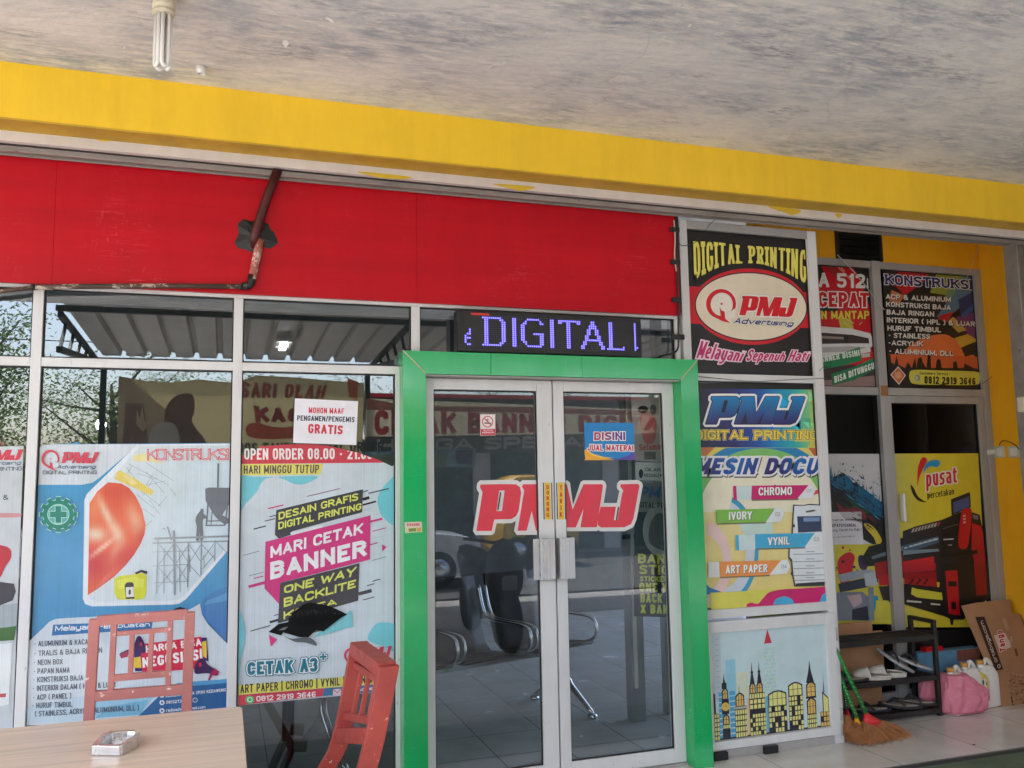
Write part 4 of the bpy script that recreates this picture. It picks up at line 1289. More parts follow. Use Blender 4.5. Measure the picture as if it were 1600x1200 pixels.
p.poly([(75, 200), (645, 198), (625, 272), (75, 280)], (226, 218, 112))
p.text('HARI MINGGU TUTUP', [(92, 210), (618, 205), (614, 264), (92, 268)], (86, 84, 84), 0.014)
CY = (120, 202, 218)
p.poly(cr([(75, 292), (150, 288), (240, 288), (300, 290), (250, 300), (215, 330), (190, 380), (150, 430), (100, 480), (74, 515)], 4), CY)
p.poly(cr([(340, 288), (600, 284), (560, 320), (500, 342), (440, 338), (380, 310)], 4), CY)
p.poly(cr([(1150, 300), (1080, 340), (1040, 390), (1022, 440), (1030, 510), (1060, 570), (1150, 612)], 5), CY)
for k in range(60):
    x = 640 + 42 * (k % 10) + 20 * ((k // 10) % 2); y = 210 + 26 * (k // 10)
    p.n = 12
    p.line(p.m((x, y))[0], p.m((x + 4, y))[0], 0.9, (176, 188, 198)) if False else None
# speed dashes
for a, b, w_, c in (((530, 425), (762, 370), 5, (150, 70, 110)), ((260, 510), (368, 484), 8, (204, 60, 120)), ((272, 566), (316, 556), 6, K_), ((238, 597), (312, 578), 6, K_), ((160, 652), (246, 630), 8, K_), ((90, 834), (200, 804), 3, K_), ((130, 976), (228, 950), 3, K_), ((162, 994), (228, 978), 7, (204, 60, 120)), ((126, 1052), (240, 1022), 20, (204, 50, 120)),
                   ((918, 396), (956, 382), 6, K_), ((958, 404), (1100, 370), 7, K_), ((918, 446), (964, 432), 20, K_), ((918, 484), (1010, 460), 12, K_), ((905, 526), (980, 508), 4, (180, 190, 200)), ((970, 600), (1054, 580), 14, (204, 50, 120)), ((984, 668), (1082, 642), 6, (204, 60, 120)), ((980, 716), (1060, 700), 3, (190, 190, 200)), ((965, 762), (1022, 746), 8, (204, 60, 120)), ((982, 870), (1080, 844), 3, K_),
                   ((985, 1014), (1040, 998), 6, K_), ((948, 1044), (1000, 1030), 6, K_), ((888, 1102), (980, 1078), 24, (70, 68, 74)), ((918, 1144), (998, 1122), 6, K_)):
    p.n = 12
    sv_ = p.m; a2, b2 = p.m(a, b); p.m = lambda *q: list(q)
    p.line(a2, b2, w_ / 4.443, c); p.m = sv_
p.poly([(1052, 756), (1084, 776), (1054, 808)], (204, 60, 120))
p.poly([(318, 520), (920, 375), (914, 535), (424, 668), (424, 690), (335, 716), (308, 690)], (66, 64, 70))
p.poly([(414, 676), (640, 620), (640, 650), (424, 700)], (228, 232, 238))
YG = (220, 226, 104)
p.text('DESAIN GRAFIS', [(334, 536), (886, 400), (888, 450), (334, 588)], YG, 0.03, 0.0)
p.text('DIGITAL PRINTING', [(332, 604), (910, 470), (908, 516), (332, 655)], YG, 0.03, 0.0)
PK = (212, 52, 128)
p.poly([(243, 740), (972, 556), (968, 862), (345, 1024), (338, 1172), (236, 1062)], PK)
p.text('MARI CETAK', [(278, 772), (922, 606), (918, 682), (278, 852)], (236, 236, 240), 0.035)
p.text('BANNER', [(276, 882), (944, 722), (944, 838), (276, 1004)], (238, 238, 242), 0.05)
p.poly([(345, 1026), (895, 888), (886, 1148), (330, 1305)], (66, 64, 70))
p.text('ONE WAY', [(372, 1046), (878, 908), (862, 976), (372, 1100)], YG, 0.04)
p.text('BACKLITE', [(370, 1130), (872, 1000), (868, 1056), (370, 1194)], YG, 0.04)
p.m = zm(360, 900, 4.0)
p.text('KOREA', [(332, 222), (664, 138), (664, 178), (332, 272)], YG, 0.04)
p.poly([(515, 386), (600, 300), (700, 245), (756, 214), (767, 312)], (126, 202, 214))
for a, b, w_ in (((125, 344), (248, 308), 5), ((272, 246), (300, 238), 5), ((246, 288), (300, 272), 14)):
    sv_ = p.m; a2, b2 = p.m(a, b); p.m = lambda *q: list(q); p.line(a2, b2, w_ / 4.0, K_); p.m = sv_
p.poly([(240, 366), (292, 396), (252, 440)], (212, 52, 128))
p.poly(cr([(50, 210), (80, 270), (92, 340), (84, 430), (62, 520), (54, 640), (46, 660), (46, 400)], 3), CY)
p.poly(cr([(862, 398), (875, 340), (910, 298), (960, 288), (1020, 300), (1034, 330), (1034, 470), (960, 440)], 4), CY)
TE = (44, 124, 148)
p.text('CETAK A3', [(106, 538), (544, 508), (544, 596), (106, 618)], TE, thick=0.24, out=((0.15, TE), (0.09, (232, 238, 242))))
for g, c in ((9, TE), (5, (232, 238, 242)), (0, TE)):
    p.poly([(572 - g, 482 - g), (584 + g, 481 - g), (584 + g, 496 - g), (600 + g, 495 - g), (600 + g, 508 + g), (586 + g, 509 + g), (586 + g, 524 + g), (573 - g, 525 + g), (573 - g, 510 + g), (558 - g, 511 + g), (558 - g, 498 - g), (572 - g, 497 - g)], c)
sv_ = p.m; (cx, cy), = p.m((757, 494)); p.m = lambda *q: list(q)
ring_logo(p, cx, cy, 12.0, (204, 54, 104)); p.m = sv_
pmj(p, [(830, 450), (1008, 434), (996, 506), (822, 520)], (204, 54, 84))
p.text('DIGITAL PRINTING', [(722, 572), (1010, 550), (1010, 570), (722, 592)], (66, 66, 76), 0.012, 0.0, 1.2)
p.poly([(52, 680), (1030, 602), (1030, 662), (52, 740)], (226, 218, 104))
p.text('ART PAPER | CHROMO | VYNIL | TRANSPARAN', [(62, 676), (1012, 606), (1012, 654), (62, 730)], (62, 60, 62), 0.008)
p.poly([(50, 742), (585, 700), (572, 748), (300, 775), (50, 806)], (208, 66, 86))
p.poly([(585, 700), (1030, 664), (1030, 712), (572, 748)], (66, 120, 164))
p.text('0812 2919 3646', [(162, 748), (533, 718), (533, 752), (162, 782)], (240, 236, 238), 0.025)
sv_ = p.m; (cx, cy), = p.m((121, 770)); p.m = lambda *q: list(q)
p.ell(cx, cy, 6.8, 6.4, (76, 190, 120), n=20); p.ell(cx, cy, 4.2, 4, (236, 240, 238), n=16); p.ell(cx + 0.2, cy - 0.2, 3, 2.8, (76, 190, 120), n=14); p.m = sv_
p.poly([(640, 703), (690, 700), (690, 742), (640, 745)], (222, 206, 214))
for a, b in (((640, 703), (665, 727)), ((665, 727), (690, 700))):
    sv_ = p.m; a2, b2 = p.m(a, b); p.m = lambda *q: list(q); p.line(a2, b2, 1.1, (200, 60, 90)); p.m = sv_
p.text('radisadvertising', [(705, 700), (1000, 676), (1000, 706), (705, 732)], (230, 236, 240), 0.01)
bpost = p.build('banner_poster', 'torn white poster advertising banners in tilted black and pink blocks', 'poster', 'film')
p = Print(0.012, step=0.0002)
p.m = zm(360, 900, 4.0)
# torn film: the black back of the curled flap, its hollow's shade painted darker
p.poly([(238, 350), (300, 300), (360, 288), (372, 255), (400, 220), (460, 176), (500, 165), (540, 172), (600, 182), (660, 205), (730, 240), (690, 262), (580, 348), (540, 336), (486, 384), (430, 382), (330, 352), (318, 372)], (14, 14, 15))
p.poly([(400, 285), (430, 262), (500, 240), (620, 236), (726, 242), (640, 262), (590, 280), (520, 306), (440, 300)], (8, 8, 9))
p.poly([(300, 340), (330, 322), (362, 316), (340, 336)], (120, 122, 124))
p.poly(cr([(330, 372), (380, 392), (440, 386), (500, 388), (530, 410), (538, 436), (470, 416), (400, 410)], 3), (96, 102, 108))
rf = random.Random(9)
for k in range(46):
    x_ = rf.uniform(372, 690); y_ = 196 + 0.00115 * (x_ - 530) ** 2 + rf.uniform(4, 22)
    p.poly([(x_, y_), (x_ + 2, y_), (x_ + 2.5, y_ + rf.uniform(14, 50)), (x_ + 0.5, y_ + 14)], rf.choice(((58, 58, 60), (40, 40, 42), (84, 82, 80))))
p.poly([(404, 284), (432, 262), (505, 243), (620, 238), (724, 243), (640, 266), (590, 282), (520, 304), (444, 300)], (4, 4, 5))
p.build('torn_flap', 'black back of the torn film curling outwards', None, 'paper', parent=bpost)

# ---------------- white paper notice taped over the second bay
p = Print(-0.002)
p.m = zm(360, 460, 4.615)
p.poly([(465, 750), (920, 771), (908, 1086), (452, 1071)], (232, 231, 240))
p.text('MOHON MAAF', [(566, 814), (820, 822), (820, 862), (564, 856)], (206, 66, 82), 0.025)
p.text('PENGAMEN/PENGEMIS', [(482, 872), (896, 884), (894, 922), (480, 910)], (70, 70, 84), 0.025)
p.text('GRATIS', [(562, 932), (812, 946), (808, 1010), (560, 1002)], (206, 66, 82), 0.035)
for a in ((815, 780), (845, 960)):
    p.poly([a, (a[0] + 12, a[1] + 4), (a[0] + 8, a[1] + 30), (a[0] - 10, a[1] + 22)], (240, 240, 246))
p.build('paper_notice', 'white paper notice with red and grey capitals on the window beside the doorway', 'notice', 'paper')

# ---------------- stickers on the doors
p = Print(0.0165)
p.m = zm(660, 580, 3.75)
p.poly([(338, 252), (427, 252), (428, 376), (339, 378)], (226, 206, 206))
p.poly([(341, 255), (424, 255), (424, 334), (341, 336)], (232, 220, 218))
(cx, cy), = p.m((382, 296)); sv_ = p.m; p.m = lambda *q: list(q)
p.ell(cx, cy, 8.8, 9.0, (190, 44, 56), inner=(7.4, 7.6, 0, 0)); p.m = sv_
p.poly([(362, 300), (402, 302), (402, 309), (362, 307)], (60, 50, 54))
p.poly([(376, 280), (384, 276), (388, 284), (382, 298), (376, 296)], (150, 130, 134))
sv_ = p.m; a2, b2 = p.m((360, 274), (404, 318)); p.m = lambda *q: list(q); p.line(a2, b2, 1.5, (190, 44, 56)); p.m = sv_
p.poly([(341, 340), (425, 338), (426, 374), (342, 376)], (196, 46, 66))
p.text('DILARANG', [(356, 344), (412, 343), (412, 350), (356, 351)], (240, 220, 222), 0.03)
p.text('MEROKOK', [(350, 355), (420, 354), (420, 364), (350, 365)], (240, 220, 222), 0.03)
p.build('no_smoking_sticker', 'small pink and white no smoking sticker on the left glass door', 'sticker', 'ink')

p = Print(0.0165)
p.m = zm(660, 580, 3.75)
p.poly([(947, 306), (952, 302), (1233, 303), (1238, 308), (1245, 514), (1240, 520), (960, 521), (954, 515)], lambda x, y: (20, 130 - 0.0 * y, 200))
p.poly(cr([(951, 458), (980, 476), (1030, 500), (1090, 510), (1150, 514), (1180, 520), (960, 521), (955, 515)], 3), (238, 170, 52))
p.poly([(1080, 512), (1150, 512), (1200, 496), (1242, 468), (1245, 514), (1240, 520), (1130, 521)], (88, 66, 160))
p.poly([(955, 459), (1000, 484), (1060, 502), (1120, 510), (1060, 510), (1000, 496)], (244, 206, 90))
p.text('DISINI', [(1006, 358), (1186, 356), (1187, 404), (1005, 404)], lambda x, y: (200 - 130 * (x - 928) / 50, 44, 90 + 60 * (x - 928) / 50), thick=0.24, out=((0.13, (70, 40, 120)), (0.10, (236, 236, 240))))
p.text('JUAL MATERAI', [(968, 430), (1234, 434), (1236, 468), (966, 466)], (206, 34, 70), thick=0.2, out=((0.13, (236, 236, 240)),))
p.build('stamp_sticker', 'blue sticker with an orange wave on the right glass door', 'sticker', 'ink')

RDL = (222, 58, 78)
ql = [(305 + 0, 663), (1123, 663), (1103, 936), (295, 938)]
for nm, lab, cl_, q_, let in (('shop_lettering', 'large red letters with white outline on the left glass door', [((847, 0), (847, 1200))], [(322, 664), (1128, 660), (1112, 934), (316, 938)], 'PM'),
                              ('shop_lettering', 'large red letters with white outline on the right glass door', [((882, 1200), (882, 0))], [(474, 666), (1272, 660), (1268, 914), (462, 920)], 'MJ')):
    p = Print(0.0168)
    p.m = zm(660, 580, 3.75)
    p.clip = cl_
    pmj(p, q_, RDL, ((27, (216, 214, 214)),), let)
    p.clip = []
    if let == 'PM':
        p.poly([(455, 706), (462, 712), (446, 812), (440, 818), (438, 806)], (40, 42, 44))
    else:
        p.poly([(1146, 790), (1152, 800), (1140, 872), (1132, 876)], (40, 42, 44))
    p.build(nm, lab, 'lettering', 'ink')

YS = (236, 190, 44)
for wd, x0, lab in (('DORONG', 722, 'yellow upright push sticker on the left door stile'), ('TARIK', 800, 'yellow upright pull sticker on the right door stile')):
    p = Print(-0.0045)
    p.m = zm(660, 580, 3.75)
    w_, y0, y1 = 24, 653, 868
    p.poly([(x0 - 16, y0), (x0 - 10, y0), (x0 - 6, y1), (x0 - 12, y1)], (40, 38, 40))
    p.poly([(x0 + 32, y0), (x0 + 38, y0), (x0 + 42, y1), (x0 + 36, y1)], (60, 58, 58))
    p.poly([(x0 - 6, y0), (x0 + 26, y0), (x0 + 30, y1), (x0 - 2, y1)], YS)
    k = len(wd)
    for i, ch in enumerate(wd):
        yy = y0 + 10 + (y1 - y0 - 20) * (i + 0.15) / k; hh = (y1 - y0 - 20) / k * 0.72
        xw = 6 if ch != 'I' else 2
        p.text(ch, [(x0 + 10 - xw, yy), (x0 + 12 + xw, yy), (x0 + 13 + xw, yy + hh), (x0 + 11 - xw, yy + hh)], (196, 40, 30), 0.04)
    p.build('door_sticker', lab, 'sticker', 'ink')

p = Print(-0.0935)
p.poly([(632, 816), (659, 815), (660, 831), (633, 833)], (216, 212, 180))
p.poly([(633, 817), (658, 816), (658, 823), (634, 824)], (226, 206, 200))
p.text('KEDAWUNG', [(636, 818), (656, 817.5), (656, 821.5), (636, 822)], (180, 60, 60), 0.03)
p.poly([(638, 826), (650, 825), (650, 830), (639, 831)], (120, 140, 60)); p.poly([(651, 825), (658, 824), (658, 830), (652, 831)], (200, 170, 90))
p.build('small_sticker', 'tiny pale label stuck on the left green jamb', 'sticker', 'paper')

# ---------------- black and red sign at the top of the right bay
p = Print(0.0295)
p.m = zm(1070, 350, 4.8)
p.poly([(8, 20), (950, 88), (985, 1140), (30, 1140)], (30, 26, 28))
p.poly([(10, 466), (960, 515), (962, 782), (12, 745)], (206, 20, 38))
sv_ = p.m; (cx, cy), = p.m((496, 620)); p.m = lambda *q: list(q)
p.ell(cx, cy, 431 / 4.8, 286 / 4.8, (206, 26, 44), 3, 64)
p.ell(cx, cy, 423 / 4.8, 259 / 4.8, (24, 20, 22), 3, 64)
p.ell(cx, cy, 414 / 4.8, 250 / 4.8, (232, 220, 198), 3, 64)
(lx, ly), = zm(1070, 350, 4.8)((270, 600))
ring_logo(p, lx, ly, 112 / 4.8, (212, 20, 36), (236, 230, 220)); p.m = sv_
pmj(p, [(418, 540), (842, 556), (822, 700), (404, 686)], (212, 20, 36), ((34, (170, 160, 150)), (30, (238, 234, 226))))
p.text('Advertising', [(374, 702), (816, 730), (808, 768), (364, 748)], (28, 42, 110), thick=0.20, shear=0.25, out=((0.1, (238, 236, 232)),), caps='Ad')
tpc = cr([(58, 132), (210, 136), (400, 160), (600, 172), (760, 184), (908, 196)], 8, False)
btc = cr([(66, 418), (150, 376), (290, 312), (430, 298), (560, 302), (690, 340), (800, 392), (905, 456)], 8, False)
def along(c, u):
    x0_, x1_ = c[0][0], c[-1][0]
    x = x0_ + u * (x1_ - x0_)
    for a, b in zip(c, c[1:]):
        if a[0] <= x <= b[0] + 1e-6:
            t = (x - a[0]) / max(1e-6, b[0] - a[0])
            return x, a[1] + t * (b[1] - a[1])
    return c[-1] if u > 0.5 else c[0]
def arch(u, v):
    a, b = along(tpc, u), along(btc, u)
    return zm(1070, 350, 4.8)((a[0] + v * (b[0] - a[0]), a[1] + v * (b[1] - a[1])))[0]
p.text('DIGITAL PRINTING', None, (232, 222, 104), 0.0, thick=0.125, slab=True, aspect=4.7, warp=arch)
MG, PL = (196, 28, 112), (240, 214, 228)
for tx, q_, cp in (('Melayani', [(104, 872), (436, 948), (430, 1034), (98, 1006)], 'M'), ('Sepenuh', [(470, 940), (750, 964), (744, 1028), (464, 1028)], 'S'), ('Hati', [(784, 948), (930, 954), (922, 1030), (776, 1030)], 'H')):
    p.text(tx, q_, MG, 0.0, 0.32, thick=0.17, out=((0.085, PL),), caps=cp)
p.build('shop_sign', 'black and red sign with a cream oval above the colourful price board', 'sign', 'ink')

# ---------------- colourful board below it
p = Print(0.0295)
def hdr(x, y):
    t = (x - 1092) / 185.0
    st = [(0.0, (36, 32, 58)), (0.3, (44, 48, 118)), (0.5, (30, 84, 168)), (0.65, (16, 140, 196)), (0.82, (44, 176, 176)), (1.0, (196, 206, 96))]
    for (a, c), (b, d) in zip(st, st[1:]):
        if t <= b:
            k = max(0, min(1, (t - a) / (b - a)))
            return tuple(c[i] + k * (d[i] - c[i]) for i in range(3))
    return st[-1][1]
p.poly([(1083, 598), (1284, 600), (1284, 612), (1083, 612)], (24, 20, 20))
p.grad([(1083, 607), (1280, 609), (1281, 700), (1083, 699)], hdr, 24, 4)
rnd = random.Random(5)
for k in range(26):
    x, y = rnd.uniform(1092, 1268), rnd.uniform(610, 690)
    s_ = rnd.uniform(8, 20); a_ = rnd.choice((0, 1))
    c0 = hdr(x, y); kk = rnd.uniform(0.8, 1.25)
    tri = [(x, y), (x + s_, y + (0 if a_ else s_)), (x + (s_ if a_ else 0), y + s_)]
    tri = [(min(1279, tx), min(698, max(609, ty))) for tx, ty in tri]
    p.n = 3
    p.poly(tri, tuple(v * kk for v in c0))
for tri in (((1262, 700), (1281, 660), (1281, 700)), ((1266, 627), (1281, 615), (1281, 640)), ((1240, 690), (1256, 668), (1270, 690))):
    p.n = 4
    p.poly(tri, (206, 196, 90))
p.m = zm(1090, 600, 7.5)
def bl(x, y):
    t = min(1, max(0, (y - 620) / 43.0))
    return (14 + 40 * t, 136 - 96 * t, 198 - 92 * t)
pmj(p, [(136, 150), (1256, 150), (1200, 470), (92, 470)], bl, ((34, (238, 240, 242)), (9, (30, 28, 60))))
p.text('DIGITAL PRINTING', [(-42, 540), (1410, 545), (1410, 652), (-42, 652)], (236, 208, 80), thick=0.21, slab=True, out=((0.09, (244, 236, 170)), (0.055, (60, 50, 40))))
# field below with hoops
p.m = lambda *q: list(q)
def fieldc(x, y):
    t = min(1, max(0, (y - 700) / 240.0))
    return (232 - 4 * t, 222 - 14 * t, 176 - 50 * t)
p.grad([(1083, 699), (1281, 700), (1293, 944), (1090, 950)], fieldc, 4, 8)
p.poly([(1083, 699), (1116, 699), (1096, 722), (1083, 736)], (196, 120, 70)); p.poly([(1262, 700), (1281, 700), (1284, 730)], (190, 100, 56))
p.poly([(1116, 699), (1140, 699), (1104, 740), (1090, 760), (1086, 730)], (222, 206, 96)); p.poly([(1240, 700), (1262, 700), (1285, 740), (1286, 770)], (222, 206, 110))
def hoop(cx, cy, r0, r1, a0, a1, col, ky=1.0, n=30):
    o_ = [(cx + r1 * math.cos(a0 + (a1 - a0) * i / n), cy + ky * r1 * math.sin(a0 + (a1 - a0) * i / n)) for i in range(n + 1)]
    i_ = [(cx + r0 * math.cos(a0 + (a1 - a0) * i / n), cy + ky * r0 * math.sin(a0 + (a1 - a0) * i / n)) for i in range(n, -1, -1)]
    p.poly(o_ + i_, col)
p.clip = [((1286, 0), (1296, 1200)), ((1094, 1200), (1080, 0)), ((1000, 699.5), (1400, 700.5))][:]
p.clip = [((1000, 699.5), (1400, 700.5)), ((1282, 690), (1294, 950)), ((1096, 950), (1084, 690))]
hoop(1188, 800, 0, 101, math.pi, 2 * math.pi, (236, 230, 206))
hoop(1188, 800, 108, 122, math.pi * 1.0, 2 * math.pi, (28, 128, 184), 0.92)
hoop(1188, 800, 96, 108, math.pi * 1.0, 2 * math.pi, (124, 190, 104), 0.92)
hoop(1120, 860, 44, 58, -1.2, 1.5, (206, 214, 226), 1.4)
hoop(1120, 860, 58, 64, -1.2, 1.5, (60, 160, 200), 1.4)
hoop(1098, 880, 30, 44, -1.4, 1.4, (232, 200, 196), 1.5)
hoop(1250, 700, 70, 76, 0.6, 2.2, (220, 70, 100), 1.0)
p.poly([(1158, 815), (1205, 815), (1208, 842), (1160, 842)], (196, 222, 214))
p.poly([(1090, 900), (1108, 918), (1130, 926), (1090, 930)], (30, 120, 170))
p.clip = []
p.m = zm(1090, 600, 7.5)
def md(x, y):
    t = min(1, max(0, (y - 714) / 28.0)); u = abs(((x - 1090) % 105) / 105 - 0.55) * 2
    return (52 * u + 14 * (1 - u), 44 * u + 120 * (1 - u) - 30 * t, 112 * u + 190 * (1 - u) - 20 * t)
p.clip = [((1094, 1200), (1083, 0)), ((1280, 600), (1284, 760))]
qm = [(-20, 868), (1415, 868), (1400, 1060), (-36, 1060)]
p.text('MESIN DOCU', [(x + 10, y + 14) for x, y in qm], (70, 62, 58), 0, 0.22, thick=0.25, out=((0.13, (70, 62, 58)),))
p.text('MESIN DOCU', qm, md, 0, 0.22, thick=0.25, out=((0.13, (226, 226, 232)),))
p.clip = []
p.m = zm(1060, 580, 3.158)
# copier
p.poly([(560, 658), (612, 660), (640, 654), (706, 658), (712, 800), (726, 1050), (722, 1058), (566, 1062), (556, 1010), (548, 1000), (553, 985), (550, 940), (536, 920), (540, 820), (552, 800)], (60, 62, 66))
p.poly([(566, 664), (612, 664), (640, 660), (702, 663), (708, 800), (720, 1046), (572, 1054), (562, 1005), (556, 930), (543, 915), (546, 824), (558, 806)], (222, 228, 234))
p.poly([(580, 716), (708, 714), (712, 790), (584, 796)], (52, 66, 98)); p.poly([(610, 722), (690, 720), (690, 740), (612, 742)], (120, 150, 190)); p.poly([(620, 690), (664, 682), (672, 690), (626, 698)], (90, 96, 104))
p.poly([(560, 755), (568, 755), (568, 770), (560, 770)], (60, 62, 66))
for y_ in (902, 938, 972, 1006, 1030):
    p.n = 40
    p.poly([(560, y_), (718, y_ - 4), (718, y_ - 1), (560, y_ + 3)], (120, 126, 132))
    p.poly([(622, y_ - 14), (664, y_ - 15), (664, y_ - 11), (622, y_ - 10)], (150, 156, 162))
p.poly([(572, 1046), (720, 1036), (721, 1048), (572, 1056)], (50, 52, 56))
WT = (226, 232, 236)
for body, arrow, extra, c, tx, tq, num, nq in (
        ([(355, 565), (636, 562), (580, 630), (352, 633)], [(580, 628), (636, 561), (656, 560), (668, 590), (650, 626)], ([(263, 566), (282, 566), (284, 634), (266, 636)], [(278, 568), (355, 566), (352, 633), (282, 634)]), (202, 28, 108), 'CHROMO', [(388, 573), (552, 571), (552, 610), (388, 613)], '01', [(624, 582), (646, 581), (646, 597), (624, 598)]),
        ([(178, 684), (466, 677), (422, 744), (182, 750)], [(422, 746), (470, 676), (500, 675), (516, 706), (494, 743)], None, (126, 188, 76), 'IVORY', [(242, 694), (356, 690), (356, 730), (242, 734)], '02', [(470, 696), (494, 695), (494, 714), (470, 715)]),
        ([(370, 804), (666, 797), (614, 868), (372, 874)], [(614, 868), (666, 797), (695, 795), (709, 828), (690, 863)], ([(275, 808), (293, 808), (295, 882), (278, 884)], [(289, 808), (370, 805), (372, 880), (293, 884)]), (66, 172, 216), 'VYNIL', [(434, 819), (541, 815), (541, 854), (434, 858)], '03', [(660, 818), (684, 817), (684, 836), (660, 837)]),
        ([(194, 940), (500, 932), (440, 1004), (197, 1014)], [(440, 1004), (500, 931), (530, 930), (545, 964), (526, 998)], ([(140, 941), (194, 939), (197, 1014), (142, 1017)],), (236, 148, 72), 'ART PAPER', [(226, 957), (432, 951), (432, 990), (226, 998)], '04', [(500, 954), (526, 953), (526, 972), (500, 973)])):
    p.n = 44
    p.poly([(x + 3, y + 6) for x, y in body], (120, 110, 80))
    p.poly(body, c); p.poly(arrow, WT)
    if extra:
        if len(extra) == 2:
            p.poly(extra[0], c); p.poly(extra[1], (206, 224, 226))
        else:
            p.poly(extra[0], (226, 228, 226))
    p.text(tx, [(x + 3, y + 3) for x, y in tq], (110, 100, 100), 0.02); p.text(tx, tq, (240, 242, 242), 0.02)
    p.text(num, nq, (170, 160, 160), 0.0)
p.n = 44
p.poly([(150, 1092), (300, 1085), (735, 1058), (742, 1138), (156, 1176)], (220, 214, 92))
p.poly(cr([(330, 1148), (352, 1140), (385, 1146), (410, 1120), (440, 1090), (500, 1076), (600, 1070)], 4, False) + [(734, 1060), (741, 1136), (330, 1164)], (204, 26, 108))
p.poly(cr([(460, 1150), (475, 1122), (515, 1110), (550, 1122), (568, 1150)], 5, False), (70, 170, 214))
p.poly([(690, 1136), (700, 1104), (738, 1076), (742, 1136)], (70, 170, 214))
p.build('price_board', 'colourful printed board listing paper types over a white copier', 'sign', 'ink')

# ---------------- low white panel door with a drawn skyline
cb = thing('panel_door', 'low white framed panel door below the colourful printed board', 'cabinet door', (2.88, 0.0, 0.05))
member(cb, 'stile', 2.475, 2.51, 0.05, 0.722, -0.012, 0.03)
member(cb, 'stile', 3.262, 3.325, 0.05, 0.722, -0.012, 0.03)
member(cb, 'rail', 2.51, 3.262, 0.66, 0.722, -0.011, 0.029)
member(cb, 'rail', 2.51, 3.262, 0.05, 0.094, -0.011, 0.029)
B().box(2.511, 3.261, 0.006, 0.018, 0.095, 0.659).build('panel', 'white', cb)
for z in (0.16, 0.60):
    B().tube([(3.331, -0.010, z - 0.035), (3.331, -0.010, z + 0.035)], 0.006, 8).build('hinge', 'alu_old', cb)
p = Print(0.005)
QC = zm(1090, 930, 4.446)((94, 243), (884, 178), (918, 908), (122, 1012))
p.m = lambda *q: [bil(QC, x / 800.0, y / 740.0) for x, y in q]       # own units: 800 wide, 740 high
p.poly([(0, 0), (800, 0), (800, 740), (0, 740)], (198, 220, 226))
p.poly([(5, 30), (60, 30), (60, 480), (5, 480)], (190, 206, 214))
for y_ in range(60, 470, 36):
    p.n = 2; p.poly([(22, y_), (48, y_), (48, y_ + 8), (22, y_ + 8)], (170, 186, 196))
p.poly([(90, 210), (160, 205), (160, 480), (90, 480)], (150, 206, 226))
for k in range(4):
    for j in range(5):
        p.n = 3; p.poly([(160 + 22 * k, 300 + 34 * j), (178 + 22 * k, 300 + 34 * j), (178 + 22 * k, 328 + 34 * j), (160 + 22 * k, 328 + 34 * j)], (220, 222, 190))
for k in range(5):
    for j in range(14):
        p.n = 3; p.poly([(362 + 16 * k - j * 0.3, 150 + 26 * j), (374 + 16 * k, 150 + 26 * j), (374 + 16 * k, 168 + 26 * j), (362 + 16 * k, 168 + 26 * j)], (170, 214, 220) if (k + j) % 3 else (216, 222, 190))
p.poly([(393, 25), (420, 120), (366, 122)], (206, 48, 66))
for x0 in (34, 110):
    for j in range(9):
        p.n = 4; p.poly([(x0, 420 + 36 * j), (x0 + 40, 420 + 36 * j), (x0 + 40, 448 + 36 * j), (x0, 448 + 36 * j)], (88, 166, 210))
p.poly([(362, 480), (392, 480), (392, 735), (362, 735)], (108, 182, 216)); p.poly([(232, 480), (246, 480), (246, 735), (232, 735)], (226, 190, 150))
BK, YW, AM = (46, 44, 54), (226, 222, 140), (226, 186, 104)
rw_ = random.Random(11)
def tower(x0, x1, y0, y1, nx, ny, dark=0.0, c=YW, top=None):
    p.n = 6
    p.poly([(x0, y0), (x1, y0), (x1, y1), (x0, y1)], BK)
    gw, gh = (x1 - x0) / nx, (y1 - y0) / ny
    for i in range(nx):
        for j in range(ny):
            if rw_.random() < dark:
                continue
            p.n = 8
            p.poly([(x0 + gw * i + gw * 0.14, y0 + gh * j + gh * 0.12), (x0 + gw * (i + 1) - gw * 0.1, y0 + gh * j + gh * 0.12), (x0 + gw * (i + 1) - gw * 0.1, y0 + gh * (j + 1) - gh * 0.1), (x0 + gw * i + gw * 0.14, y0 + gh * (j + 1) - gh * 0.1)], c)
def spire(cx, w_, y0, y1, ball=True):
    p.n = 6
    p.poly([(cx - w_ / 2, y1), (cx - w_ * 0.14, y0 + 0.45 * (y1 - y0)), (cx, y0), (cx + w_ * 0.14, y0 + 0.45 * (y1 - y0)), (cx + w_ / 2, y1)], BK)
    if ball:
        (ex, ey), = p.m((cx, y0 + 0.48 * (y1 - y0))); sv2 = p.m; p.m = lambda *q: list(q)
        p.ell(ex, ey, 2.2, 2.4, BK, n=14); p.m = sv2
